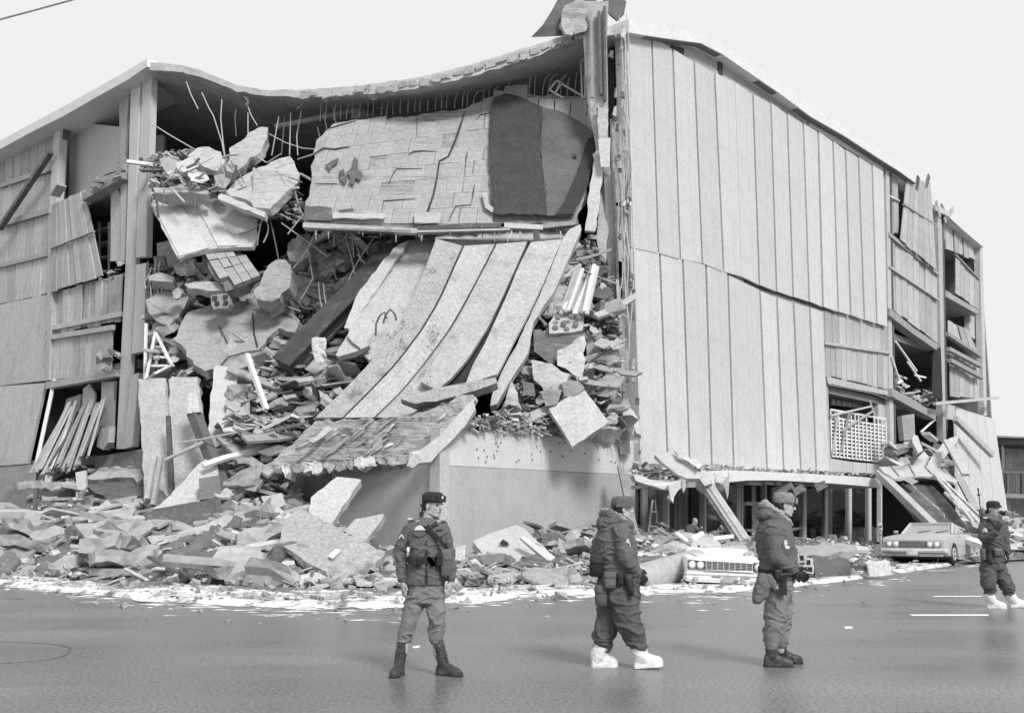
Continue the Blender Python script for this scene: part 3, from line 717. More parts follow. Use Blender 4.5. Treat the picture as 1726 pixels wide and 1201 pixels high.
MB().poly([TS(8.8, .3, 3.3), TS(47, .3, 3.3), TS(47, 6, 3.3), TS(8.8, 6, 3.3)], Vector((0, 0, .1))).build('shop_ceiling', 'concrete_dark', STORE)
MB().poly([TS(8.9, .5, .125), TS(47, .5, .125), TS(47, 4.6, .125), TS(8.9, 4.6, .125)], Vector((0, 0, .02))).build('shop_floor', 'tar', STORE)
# display windows on the left part: grey curtain walls, on the plane of the facade
wq = lambda x0, x1, off=-.35: [(x0, 806), (x1, 808), (x1, 925), (x0, 930)]
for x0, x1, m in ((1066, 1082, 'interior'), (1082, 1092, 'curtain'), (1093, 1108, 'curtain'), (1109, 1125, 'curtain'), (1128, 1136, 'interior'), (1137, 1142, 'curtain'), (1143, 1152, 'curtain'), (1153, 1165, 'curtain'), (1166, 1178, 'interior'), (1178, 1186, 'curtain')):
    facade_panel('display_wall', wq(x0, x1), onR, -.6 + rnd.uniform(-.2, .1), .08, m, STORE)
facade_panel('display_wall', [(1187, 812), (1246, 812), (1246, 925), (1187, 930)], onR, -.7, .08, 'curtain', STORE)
facade_panel('display_wall', [(1205, 818), (1244, 818), (1244, 846), (1205, 842)], onR, -.55, .08, 'panel_grey', STORE)
# scribbled chalk shape on the window: a white outlined ladder-like frame
for a, b in (((1100, 842), (1092, 905)), ((1104, 840), (1110, 905)), ((1096, 862), (1108, 862)), ((1094, 886), (1109, 887))):
    MB().beam(onR(*a, -.3), onR(*b, -.3), .04, .04).build('display_frame', 'wire_pale', STORE)
for x, w, m in ((1126, 2.6, 'mullion'), (1188, 2.6, 'mullion'), (1243, 6.5, 'panel_grey'), (1251, 2, 'mullion'), (1290, 2.4, 'mullion'), (1355, 4.6, 'mullion'), (1391, 5.0, 'mullion'), (1396, 7.0, 'curtain'), (1432, 4.0, 'mullion'), (1465, 4.0, 'mullion'), (1485, 2, 'mullion')):
    MB().poly(panelpts([(x, 806), (x + w, 806), (x + w, 930), (x, 930)], onR, -.05), -nRo * .2).build('mullion', m, STORE)
# entrance door frame
for a, b, w in (((1255, 848), (1295, 849), .14), ((1270, 815), (1270, 915), .14), ((1272, 849), (1272, 915), .22), ((1256, 893), (1290, 894), .10), ((1268, 880), (1288, 880), .08)):
    MB().beam(onR(*a, -.02), onR(*b, -.02), w, w).build('door_frame', 'steel_pale', STORE)
for a, b in (((1356, 812), (1390, 924)), ((1398, 812), (1431, 926)), ((1437, 814), (1464, 927)), ((1190, 850), (1242, 914)), ((1300, 812), (1354, 924)), ((1253, 850), (1289, 920))):
    (x0, y0), (x1, y1) = a, b
    MB().poly(panelpts([(x0, y0), (x1, y0), (x1, y1), (x0, y1)], onR, -.12), -nRo * .02).build('window_pane', 'glass', STORE)
for x0, x1 in ((1355, 1394), (1396, 1434), (1434, 1470)):
    facade_panel('window_sill', [(x0, 908 + (x0 - 1355) * .02), (x1, 910), (x1, 932), (x0, 932)], onR, -.05, .3, 'curtain', STORE)
# dim shop contents: counters, boxes, hanging lamps
for k in range(14):
    x = 1300 + k * 13 + rnd.uniform(-4, 4); d_ = rnd.uniform(1.2, 4)
    p = onR(x, 900, -d_); p.z = 0; h = rnd.uniform(.6, 1.1)
    MB().box(p + Vector((0, 0, h / 2)), (rnd.uniform(.4, 1), .5, h), Matrix.Rotation(-AR, 3, 'Z')).build('shop_counter', rnd.choice(['concrete', 'concrete_dark', 'interior', 'interior']), STORE)
for x, y in ((1385, 824), (1408, 826), (1422, 828), (1445, 830), (1368, 826)):
    MB().tube([onR(x, y - 12, -1.2), onR(x, y - 5, -1.2), onR(x, y, -1.2)], [.02, .08, .18], 8).build('shop_lamp', 'concrete', STORE)
for k, (x, y) in enumerate(((1300, 822), (1315, 818), (1372, 815), (1335, 822))):
    slab('ceiling_fragment', [(x, y), (x + 18, y - 6), (x + 24, y + 4), (x + 6, y + 14)], 37, .1, 'concrete_dark', STORE, rough=.03)
# ------------------------------------------------------------------ big fallen and hanging pieces, each a thing of its own
def TH(name, px, d, thick, material, label, cat, rough=0.0, group=None):
    return slab(name, px, d, thick, material, None, rough, label=label, cat=cat, group=group, kind='thing')
def inpoly(x, y, poly):
    c = False; j = len(poly) - 1
    for i in range(len(poly)):
        xi, yi = poly[i]; xj, yj = poly[j]
        if (yi > y) != (yj > y) and x < (xj - xi) * (y - yi) / (yj - yi) + xi: c = not c
        j = i
    return c
# --- hanging roof deck covered with insulation blocks
TP = [(534, 237), (545, 225), (562, 208), (583, 205), (613, 203), (666, 197), (713, 192), (746, 186), (783, 183), (800, 175), (811, 170), (851, 152), (856, 153), (889, 149), (892, 158), (905, 161), (950, 163), (985, 167), (1027, 178), (1024, 192), (1019, 213), (1006, 236), (988, 330), (966, 378), (860, 378), (700, 388), (513, 378), (515, 340), (526, 290)]
DTK = (34.6, 32.0)
def dk(x, y): return DTK[0] + (DTK[1] - DTK[0]) * (y - 149) / 239.0
DECK = slab('hanging_roof_deck', TP, DTK, .22, 'concrete', None, .05, kind='thing', label='huge hanging roof deck of pale insulation blocks with a black tar sheet at its right', cat='slab')
def deckpiece(name, px, off, thick, material, rough=.015):
    pts = fitplane([W(x, y, dk(x, y)) for x, y in px]); n = nrm(pts); pts = [p + n * off for p in pts]
    if rough: pts = rough_outline(pts, .18, rough)
    return MB().poly(pts, -n * thick, rough * .5).build(name, material, DECK)
def tm(u, v): return (513 + u * 317 + v * 44 - u * v * 20, 378 - v * 165 - v * u * 52 + u * 6 * 0)
skip = {(2, 4), (2, 5), (4, 3), (5, 7)}
NR, NC = 8, 11
for r_ in range(NR):
    sh = rnd.uniform(-.02, .02) + (.5 / NC if r_ % 2 else 0)
    for c_ in range(-1, NC + 1):
        u0 = c_ / NC + sh; u1 = u0 + 1 / NC; v0 = r_ / NR; v1 = v0 + 1 / NR
        u0 = max(0.005, u0); u1 = min(1.0, u1)
        if u1 - u0 < .02 or (r_, c_) in skip: continue
        g = .0007; q = [tm(u0 + g, v1 - g * 1.4), tm(u1 - g, v1 - g * 1.4), tm(u1 - g, v0 + g * 1.4), tm(u0 + g, v0 + g * 1.4)]
        mid = ((q[0][0] + q[2][0]) / 2, (q[0][1] + q[2][1]) / 2)
        if not inpoly(mid[0], mid[1], TP) or not all(inpoly(x + (mid[0] - x) * .18, y + (mid[1] - y) * .18, TP) for x, y in q): continue
        k = len(q); q = [(x + rnd.uniform(-.35, .35), y + rnd.uniform(-.35, .35)) for x, y in q]
        # the long diagonal crack pushes the blocks apart
        cu = .73 + .20 * ((v0 + v1) / 2); 
        if abs((u0 + u1) / 2 - cu) < .045: q = [(x - 2.2, y) if (x - mid[0]) > 0 else (x, y) for x, y in q]
        deckpiece('insulation_block', q, .045 + rnd.choice([0, .002, .003, .004, .005, .006, .006, .018]), .06, 'tile', .008)
# blocks along the top right
xs = [831, 858, 882, 908, 935, 962, 990, 1014]
for i in range(len(xs) - 1):
    a, b = xs[i] + 1, xs[i + 1] - 1
    t0 = 160 if i else 154; 
    deckpiece('insulation_block', [(a, t0 + i * 2 + rnd.uniform(0, 4)), (b, t0 + 2 + i * 2 + rnd.uniform(0, 4)), (b - 2, 186 + i * 7), (a - 2, 180 + i * 6)], .10 + rnd.uniform(-.02, .06), .12, 'tile')
for px in ([(930, 190), (958, 196), (957, 214), (928, 204)], [(960, 198), (1012, 206), (1008, 234), (990, 226), (962, 214)], [(851, 151), (889, 148), (888, 172), (850, 168)]):
    deckpiece('insulation_block', px, .16, .12, 'tile')
# black tar sheet, worn on its right half
deckpiece('tar_sheet', [(828, 186), (834, 174), (850, 168), (872, 172), (913, 190), (911, 260), (922, 372), (834, 370), (830, 330), (826, 248)], .30, .05, 'tar', .035)
deckpiece('tar_sheet', [(913, 189), (940, 196), (975, 213), (1006, 237), (1002, 262), (989, 322), (966, 371), (922, 373), (911, 260)], .27, .05, 'tar_worn', .02)
deckpiece('tar_stain', [(990, 245), (1006, 238), (1002, 262), (988, 324), (965, 371), (935, 372), (950, 350), (972, 300), (984, 262)], .31, .02, 'tar', .01)
deckpiece('tar_knob', [(965, 272), (970, 271), (971, 277), (966, 278)], .36, .05, 'tar', 0)
# torn felt strips and pits on the blocks
for px in ([(586, 296), (594, 288), (598, 270), (604, 276), (605, 292), (611, 298), (608, 310), (600, 306), (597, 318), (590, 314), (592, 304)], [(572, 296), (580, 290), (583, 300), (588, 306), (582, 316), (576, 310)], [(515, 352), (560, 356), (562, 377), (516, 376)], [(572, 360), (596, 357), (598, 364), (574, 367)], [(550, 284), (562, 276), (572, 272), (570, 280), (561, 286), (558, 294)]):
    deckpiece('felt_patch', px, .175, .02, 'steel', .02)
for px in ([(564, 366), (650, 367), (652, 374), (645, 377), (562, 376)], [(700, 366), (745, 366), (740, 384), (700, 384)], [(812, 334), (820, 331), (824, 352), (836, 362), (830, 366), (818, 358)]):
    deckpiece('loose_felt', px, .24, .04, 'concrete_pale', .02)
# frayed steel edge along the foot of the deck
for a, b, w, m in (((512, 381), (704, 391), .16, 'concrete_pale'), ((560, 388), (700, 392), .08, 'steel'), ((704, 386), (850, 381), .14, 'steel'), ((845, 381), (915, 385), .16, 'plaster'), ((915, 383), (970, 377), .14, 'concrete'), ((700, 392), (860, 388), .07, 'steel_pale')):
    MB().beam(W(*a, 31.75), W(*b, 31.75), .3, w).build('edge_angle', m, DECK)
for k in range(30):
    x = rnd.uniform(520, 965); y = 388 + rnd.uniform(-3, 3); h = rnd.uniform(4, 18)
    MB().tube([W(x, y, 31.7), W(x + rnd.uniform(-1, 1), y + h, 31.7)], [.035, .012], 5).build('drip', rnd.choice(['steel', 'plaster', 'concrete']), DECK)
# cracks that run through the blocks
for pts, w in (([(712, 389), (718, 372), (724, 350), (731, 330), (737, 300), (741, 274), (756, 266), (768, 238), (776, 214), (784, 190)], 2.0), ([(688, 264), (697, 258), (712, 257), (736, 258)], 1.4), ([(655, 312), (664, 294), (668, 287), (712, 286)], 1.3), ([(643, 366), (647, 341), (700, 337)], 1.2), ([(703, 232), (703, 200)], 1.2), ([(783, 300), (786, 266), (788, 258)], 1.2), ([(795, 345), (798, 325), (800, 312)], 1.2), ([(520, 268), (545, 252), (566, 254), (590, 250)], 1.4), ([(532, 312), (560, 312), (570, 312)], 1.0), ([(756, 376), (762, 362), (768, 350), (795, 347)], 1.4), ([(802, 205), (810, 196), (832, 192)], 1.4), ([(545, 222), (570, 214), (600, 206)], 1.2)):
    L_, R_ = [], []
    for i, (x, y) in enumerate(pts):
        (xa, ya), (xb, yb) = pts[max(0, i - 1)], pts[min(len(pts) - 1, i + 1)]; l_ = math.hypot(xb - xa, yb - ya); nx, ny = -(yb - ya) / l_ * w * rnd.uniform(.5, 1), (xb - xa) / l_ * w * rnd.uniform(.5, 1)
        if i in (0, len(pts) - 1): nx *= .3; ny *= .3
        L_.append((x + nx, y + ny)); R_.append((x - nx, y - ny))
    deckpiece('crack', L_ + R_[::-1], .075, .01, 'tar', 0)
# bent reinforcing rods along the torn upper edge
for k in range(44):
    x = 540 + k * 11.3 + rnd.uniform(-3, 3)
    if x > 1000: break
    yb = 205 - (x - 540) * .10; h = rnd.uniform(22, 52) if x > 600 else rnd.uniform(30, 60); c = rnd.uniform(2, 14)
    pts = [W(x + c * (i / 6) ** 2 * 1.3, yb - h * math.sin(i / 6 * 1.5), 34.7) for i in range(7)]
    MB().tube(pts, .017, 5).build('rebar', 'wire_pale', DECK)
# light steel frame standing on the deck's corner
FRM = [((938, 136), (926, 152)), ((926, 152), (950, 166)), ((938, 136), (984, 164)), ((946, 140), (936, 157))]
mb = MB()
for a, b in FRM: mb.beam(W(*a, 34.2), W(*b, 34.2), .06, .06)
mb.build('bent_metalwork', 'wire_pale', None, label='small bent white metal frame lying on top of the hanging roof deck', cat='metal frame')
mb = MB()
for a, b in (((979, 104), (981, 166)), ((979, 104), (985, 98)), ((985, 98), (986, 166))): mb.beam(W(*a, 33.9), W(*b, 33.9), .06, .06)
mb.build('upright_metalwork', 'wire_pale', None, label='narrow upright metal frame under the torn roof beside the concrete column', cat='metal frame')

# --- wires and rods that hang from the roof (parts of the building)
for pts in ([(314, 138), (322, 160), (334, 184)], [(340, 156), (352, 182), (360, 196), (374, 240), (378, 262)], [(374, 168), (372, 200), (376, 240), (382, 282)], [(398, 184), (396, 196), (398, 230)], [(418, 190), (418, 224)], [(434, 212), (424, 196), (418, 180)], [(508, 186), (500, 230), (502, 262)], [(470, 196), (462, 240), (458, 262)], [(480, 196), (474, 262)], [(490, 190), (488, 262)], [(454, 226), (480, 240), (510, 250), (536, 252)], [(255, 208), (290, 230), (332, 254)], [(500, 184), (514, 172), (520, 168)], [(612, 154), (616, 200)], [(545, 190), (552, 222)], [(561, 180), (567, 210)], [(535, 214), (541, 240)], [(640, 165), (690, 162), (742, 172), (780, 164), (818, 152)], [(742, 170), (744, 188)], [(795, 125), (815, 140), (828, 175), (850, 210), (870, 262)], [(838, 110), (820, 150)], [(868, 112), (850, 128), (842, 148)], [(858, 122), (840, 150), (838, 160)], [(955, 70), (985, 78)], [(620, 160), (680, 156), (760, 150), (860, 110), (930, 100)]):
    d0 = 34.8
    MB().tube([W(x, y, d0) for x, y in pts], .02, 5).build('hanging_wire', rnd.choice(['wire_pale', 'wire_pale', 'wire']), STORE)
# pipes under the roof
for a, b in (((464, 214), (600, 186)), ((632, 182), (720, 163)), ((600, 172), (612, 205))):
    MB().tube([W(*a, 35.6), W(*b, 35.2)], .10 if a[0] != 600 else .3, 8).build('pipe', 'concrete', STORE)
MB().tube([W(412, 162, 35.0), W(416, 166, 35.0), W(419, 172, 35.0), W(416, 178, 35.0)], .06, 6).build('bracket', 'plaster', STORE)
slab('inner_wall', [(256, 228), (276, 228), (276, 262), (256, 262)], 38.5, .3, 'concrete', STORE)

# --- slabs lodged in the left half of the breach
TH('ribbed_slab', [(254, 343), (271, 326), (322, 323), (372, 331), (434, 364), (433, 388), (436, 400), (425, 416), (395, 416), (365, 418), (345, 421), (303, 435), (297, 430)], (34.6, 32.9), .16, 'panel_grey', 'large pale ribbed panel hanging at a slant below the rubble on the fourth floor', 'wall panel', rough=.02)
RP = bpy.data.objects['ribbed_slab']
for px in ([(257, 343), (272, 328), (292, 327), (352, 419), (303, 433)], [(320, 325), (345, 327), (400, 415), (368, 416)]):
    pts = fitplane([W(x, y, 34.6 - 1.7 * (y - 323) / 112) for x, y in px]); n = nrm(pts)
    MB().poly([p + n * .045 for p in pts], -n * .10).build('rib', 'panel', RP)
TH('broken_slab', [(387, 250), (418, 224), (436, 214), (452, 214), (450, 234), (439, 257), (415, 275), (392, 291), (380, 279), (387, 262)], (34.2, 33.2), .35, 'concrete_pale', 'pale broken slab standing on its corner under the sagging roof', 'slab', rough=.05)
TH('broken_slab', [(381, 323), (404, 301), (435, 283), (469, 268), (489, 264), (501, 288), (504, 306), (483, 322), (472, 335), (455, 352), (440, 350)], (33.9, 32.6), .3, 'concrete_pale', 'large flat broken slab with frayed right edge left of the hanging roof deck', 'slab', rough=.05)
o = slab('edge_beam', [(367, 330), (372, 326), (400, 338), (447, 357), (446, 366), (430, 360), (390, 344), (368, 336)], (32.7, 32.5), .3, 'plaster', None, .02, label='thin pale slab edge tilted under the large flat broken slab', cat='beam')
TH('broken_slab', [(316, 262), (333, 249), (350, 248), (372, 256), (378, 276), (366, 288), (340, 279)], (34.4, 33.6), .3, 'concrete_pale', 'small pale cracked slab tilted left of the slab standing on its corner', 'slab', rough=.05)
TH('concrete_block', [(296, 275), (320, 264), (336, 272), (335, 280), (310, 290), (300, 286)], (34.0, 33.8), .6, 'plaster', 'white squared block on the left end of the upper rubble', 'concrete block', rough=.02)
TH('broken_slab', [(270, 268), (290, 262), (300, 272), (296, 290), (276, 286)], (34.4, 34.0), .3, 'concrete', 'grey tilted slab right beside the tall twin column near the top', 'slab', rough=.04)
TH('crumpled_sheet', [(316, 292), (330, 286), (345, 292), (352, 300), (340, 306), (326, 304)], (33.4, 33.1), .04, 'white_cloth', 'crumpled white sheet on the upper rubble above the ribbed panel', 'sheet', rough=.04)
TH('broken_slab', [(360, 296), (382, 290), (390, 302), (378, 318), (362, 312)], (33.6, 33.2), .3, 'concrete', 'grey lump of slab leaning at the left of the large flat broken slab', 'slab', rough=.05)
TH('rubble_ledge', [(258, 316), (300, 312), (330, 318), (352, 322), (350, 328), (300, 325), (262, 324)], (33.6, 33.3), .5, 'broken', 'thin ragged ledge of concrete just above the ribbed panel', 'rubble ledge', rough=.05)
BW = TH('block_wall_fragment', [(340, 424), (360, 420), (395, 418), (412, 430), (425, 446), (432, 462), (415, 480), (396, 486), (380, 491), (362, 467), (350, 440)], (33.6, 32.7), .4, 'concrete_dark', 'tumbled fragment of block wall with open joints below the ribbed panel', 'wall fragment', rough=.05)
bq = [(343, 426), (407, 420), (440, 468), (381, 490)]
for i in range(4):
    for j in range(4):
        u0, v0 = i / 4 + .012, j / 4 + .012; u1, v1 = u0 + .232, v0 + .232
        q = [qpx(bq, u0, v0), qpx(bq, u1, v0), qpx(bq, u1, v1), qpx(bq, u0, v1)]
        if (i, j) in ((3, 0), (0, 3)): continue
        pts = fitplane([W(p.x, p.y, 33.5 - .85 * (p.y - 420) / 70) for p in q]); n = nrm(pts); o_ = .06 + rnd.uniform(0, .08)
        MB().poly(rough_outline([p + n * o_ for p in pts], .2, .02), -n * .2).build('block', 'broken', BW)
TH('concrete_lump', [(452, 446), (466, 437), (480, 437), (490, 447), (491, 470), (488, 485), (470, 502), (445, 507), (431, 502), (436, 480), (444, 462)], (33.0, 32.4), .7, 'broken', 'rounded broken lump of concrete right of the block wall fragment', 'concrete lump', rough=.07)
TH('concrete_lump', [(484, 410), (494, 402), (508, 403), (520, 416), (520, 430), (508, 442), (490, 440), (484, 424)], (34.6, 34.2), .8, 'broken', 'dark lump hanging among the loose rods below the hanging roof deck', 'concrete lump', rough=.08)
BS = TH('fallen_floor_slab', [(315, 527), (357, 512), (395, 509), (417, 507), (432, 520), (460, 505), (477, 507), (497, 530), (505, 540), (497, 560), (472, 552), (450, 570), (437, 587), (440, 597), (407, 620), (375, 622), (345, 625), (315, 600), (305, 580), (290, 572), (302, 555), (307, 540)], (34.2, 32.2), .35, 'concrete', 'big dished grey floor slab with ragged edges in the middle of the left breach', 'slab', rough=.06)
for pts in ([(368, 548), (378, 566), (386, 582)], [(426, 528), (428, 560), (434, 584)], [(440, 590), (410, 594), (384, 602), (370, 618)], [(455, 512), (470, 526), (492, 534)]):
    P_ = [W(x, y, 34.2 - 2.0 * (y - 505) / 120 - .10) for x, y in pts]
    MB().tube(P_, .022, 4).build('crack', 'tar', BS)
PB = TH('perforated_block', [(355, 497), (382, 494), (388, 512), (384, 519), (360, 521), (356, 512)], 32.6, .5, 'concrete', 'square block with dark holes on the top edge of the dished slab', 'concrete block', rough=.01)
for x, y in ((362, 502), (380, 500), (366, 511), (381, 510)): MB().box(W(x, y, 32.58), (.14, .1, .12)).build('hole', 'tar', PB)
TH('broken_slab', [(312, 478), (345, 474), (372, 478), (378, 488), (350, 490), (318, 486)], (33.2, 33.0), .4, 'broken', 'long ragged edge of floor slab left of the block wall fragment', 'slab', rough=.05)
TH('broken_slab', [(245, 505), (262, 496), (290, 490), (318, 500), (312, 516), (285, 548), (262, 540), (250, 525)], (34.4, 33.6), .4, 'concrete', 'grey broken slab wedged against the tall twin column at mid height', 'slab', rough=.06)
TH('concrete_lump', [(290, 490), (300, 484), (308, 492), (303, 502), (293, 503)], 33.2, .4, 'broken', 'small lump on the slab wedged against the twin column', 'concrete lump', rough=.04)
TH('rubble_ledge', [(250, 466), (272, 460), (294, 466), (292, 476), (270, 474), (252, 472)], (34.0, 33.8), .5, 'broken', 'ragged ledge of floor slab jutting from the column at the third floor', 'rubble ledge', rough=.05)
TH('wall_partition', [(264, 410), (290, 404), (300, 430), (330, 436), (334, 460), (300, 462), (266, 446)], 36.5, .2, 'concrete', 'grey inner partition in shade behind the slanting ribbed panel', 'partition')
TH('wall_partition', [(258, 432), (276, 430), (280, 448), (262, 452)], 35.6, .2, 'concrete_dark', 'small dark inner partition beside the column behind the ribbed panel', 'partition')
# diagonal steel beam
a0, b0 = W(668, 424, 33.2), W(478, 618, 31.3)
DB = MB().beam(a0, b0, .55, .42, up=(0, -.7, .7)).build('steel_beam', 'beam_dark', None, label='long dark stained beam slanting down left of the curved panels', cat='steel beam')
dv = (b0 - a0).normalized(); sdv = dv.cross(Vector((0, -.7, .7))).normalized(); upv = sdv.cross(dv).normalized()
for s_ in (-1, 1):
    MB().beam(a0 + sdv * .0 + upv * (.24 * s_), b0 + upv * (.24 * s_), .75, .07, up=upv).build('flange', 'beam_dark', DB)
MB().beam(a0 + dv * -.02, a0 + dv * .35, .62, .5, up=upv).build('concrete_cap', 'broken', DB)
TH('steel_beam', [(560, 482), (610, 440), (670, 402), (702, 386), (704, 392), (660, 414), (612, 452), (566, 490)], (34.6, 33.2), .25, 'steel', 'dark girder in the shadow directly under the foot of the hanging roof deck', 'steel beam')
# plain pale plates under the curved panels, left side
TH('plain_plate', [(676, 410), (735, 392), (738, 430), (722, 480), (690, 540), (650, 600), (622, 606), (606, 585), (586, 566), (606, 505), (644, 442)], (33.2, 30.6), .14, 'panel_grey', 'plain pale plate lying under the left side of the curved panels', 'wall panel', rough=.02)
TH('plain_plate', [(640, 446), (672, 412), (690, 404), (660, 450), (612, 520), (596, 556), (580, 552), (600, 500)], (32.7, 31.2), .12, 'panel_grey', 'narrow pale plate overlapping the left edge of the plain plate by the dark beam', 'wall panel', rough=.02)
TH('plain_plate', [(600, 545), (628, 540), (640, 556), (616, 590), (572, 602), (566, 598), (585, 565)], (31.6, 30.8), .12, 'panel_grey', 'small plain plate with ragged edges beside the hanging white cloth', 'wall panel', rough=.02)
TH('roof_strip', [(566, 602), (600, 592), (622, 582), (624, 588), (600, 602), (574, 607)], 30.6, .1, 'steel', 'dark thin strip under the small plain plate', 'strip')
for w_, pts in zip(('left', 'right'), ([(633, 565), (634, 545), (640, 532), (648, 526), (652, 536)], [(646, 545), (650, 530), (658, 521), (666, 530), (668, 540)])):
    MB().tube([W(x, y, 30.5) for x, y in pts], .03, 6).build('bent_hook', 'steel', None, label=f'{w_} of two dark bent rods curling up beside the curved panels', cat='bent rod', group='bent rods beside the curved panels')
# long thin battens under the plate
for (a, b) in (((545, 505), (505, 580)), ((560, 490), (520, 575)), ((535, 520), (490, 600))):
    pass
# --- the four curved facade panels that slid down
def cdepth(y): 
    t = (y - 390) / 320.0; return 31.8 - 3.0 * t - 1.0 * math.sin(math.pi * max(0, min(1, t))) * 0 + .8 * (t * t - t)
E0 = [(733, 402), (715, 452), (690, 510), (660, 562), (612, 622), (570, 664), (530, 703)]
E1 = [(781, 414), (762, 456), (740, 506), (711, 555), (668, 612), (628, 654), (579, 703)]
E2 = [(836, 411), (815, 452), (790, 499), (760, 552), (716, 612), (676, 660), (632, 703)]
E3 = [(890, 407), (872, 448), (851, 494), (824, 551), (788, 604), (752, 650), (690, 704)]
def at(E, y):
    for (xa, ya), (xb, yb) in zip(E, E[1:]):
        if ya <= y <= yb: return xa + (xb - xa) * (y - ya) / (yb - ya)
    return E[-1][0] if y > E[-1][1] else E[0][0]
def curved(name, EL, ER, thick, material, label, off=0.0, gap=2.0, ytop=None, ybot=None, lift=None, nseg=14):
    rings = []
    for i in range(nseg + 1):
        t = i / nseg
        def P(E, g):
            y0 = E[0][1] if ytop is None else ytop; y1 = E[-1][1] if ybot is None else ybot
            y = y0 + (y1 - y0) * t; return (at(E, y) + g, y)
        (xl, yl), (xr, yr) = P(EL, gap), P(ER, -gap)
        o_ = off + (lift(t) if lift else 0)
        a, b = W(xl, yl, cdepth(yl) - o_), W(xr, yr, cdepth(yr) - o_)
        rings.append([a, b])
    out = []
    for i, (a, b) in enumerate(rings):
        tv = rings[min(i + 1, nseg)][0] - rings[max(i - 1, 0)][0]; n = tv.cross(b - a).normalized()
        if n.dot(a - EYE) > 0: n = -n
        out.append([a, b, b - n * thick, a - n * thick])
    return MB().loft(out).build(name, material, None, label=label, cat='facade panel', group='curved facade panels sliding off the corner', kind='thing')
curved('joint_shade_sheet', [(x - 1, y) for x, y in E0], [(945, 410), (915, 480), (890, 530), (870, 575), (845, 620), (800, 660), (700, 703)], .05, 'tar', 'dark sheet added beneath the curved panels to shade their joints', off=-.22, gap=3)  # added sheet, dark so the joints above it look shaded
CP1 = curved('curved_facade_slab', E0, E1, .14, 'panel_scuffed', 'leftmost and most scuffed of the curved pale panels, its upper end under the roof deck')
CP2 = curved('curved_facade_slab', E1, E2, .14, 'panel_slid', 'second curved pale panel from the left, running full length to the broken floor slab', off=.10)
CP3 = curved('curved_facade_slab', E2, E3, .14, 'panel_slid', 'third curved pale panel from the left, lying on a scuffed lower end', off=.0)
E2b = E2; 
CP3b = curved('curved_facade_slab', [(836, 411), (815, 452), (790, 499), (768, 545), (740, 592), (722, 622), (707, 643)], [(890, 407), (872, 448), (851, 494), (824, 551), (790, 604), (764, 636), (738, 657)], .16, 'panel_slid', 'curved pale panel that ends short on top of the third one', off=.18, gap=1.6, lift=lambda t: .15 * t)
curved('curved_facade_slab', [(893, 408), (872, 450), (856, 490), (838, 530), (815, 580), (795, 615), (783, 647)], [(949, 403), (918, 475), (890, 534), (876, 560), (862, 587), (848, 615), (840, 630)], .16, 'panel_slid', 'straight wide pale panel on the right of the curved ones', off=.25, gap=1.6)
TH('edge_strip', [(949, 402), (960, 386), (978, 378), (980, 386), (960, 433), (935, 489), (900, 541), (890, 594), (872, 622), (855, 650), (838, 680), (826, 684), (829, 667), (845, 628), (866, 590), (892, 536), (920, 474)], (31.6, 29.0), .35, 'panel_grey', 'long narrow edge panel at the right of the slide, standing on the corner wall', 'facade panel', rough=.01)
TH('upper_plate', [(738, 392), (800, 388), (850, 392), (905, 385), (975, 378), (962, 392), (948, 404), (890, 406), (836, 410), (782, 413), (733, 402)], (32.6, 32.1), .12, 'panel_grey', 'flat pale plate showing between the roof deck and the tops of the curved panels', 'wall panel')
MB().loft([[W(x - w, y, 31.4), W(x + w, y, 31.4), W(x + w, y, 31.7), W(x - w, y, 31.7)] for x, y, w in ((903, 388, 5), (905, 405, 6), (904, 418, 5), (901, 424, 3))]).build('hanging_bracket', 'steel', None, label='dark curved bracket hanging over the top of the straight wide panel', cat='bracket')
TH('torn_panel_end', [(675, 672), (700, 664), (745, 652), (790, 644), (836, 636), (838, 645), (800, 658), (770, 667), (735, 676), (700, 680)], (28.2, 28.0), .5, 'panel_scuffed', 'thin torn panel end jutting out below the straight wide panel', 'panel fragment', rough=.02)
# scuffed patch of debris at the foot of panel three
for k in range(40):
    x, y = rnd.uniform(680, 740), rnd.uniform(625, 690)
    c = W(x, y, cdepth(y) - .12); r_ = rnd.uniform(.04, .13)
mb = MB()
for k in range(420):
    x, y = rnd.choice([(rnd.gauss(712, 14), rnd.gauss(655, 20)), (rnd.gauss(662, 16), rnd.gauss(560, 26)), (rnd.gauss(730, 6), rnd.gauss(568, 14))])
    c = W(x, y, cdepth(y) - .10 - (.25 if x > 720 else 0)); r_ = .008 + .03 * rnd.random() ** 3
    mb.hull([c + Vector((rnd.gauss(0, 1), rnd.gauss(0, 1), rnd.gauss(0, 1))).normalized() * r_ for _ in range(7)])
mb.build('panel_grit', 'concrete_dark', None, kind='stuff')
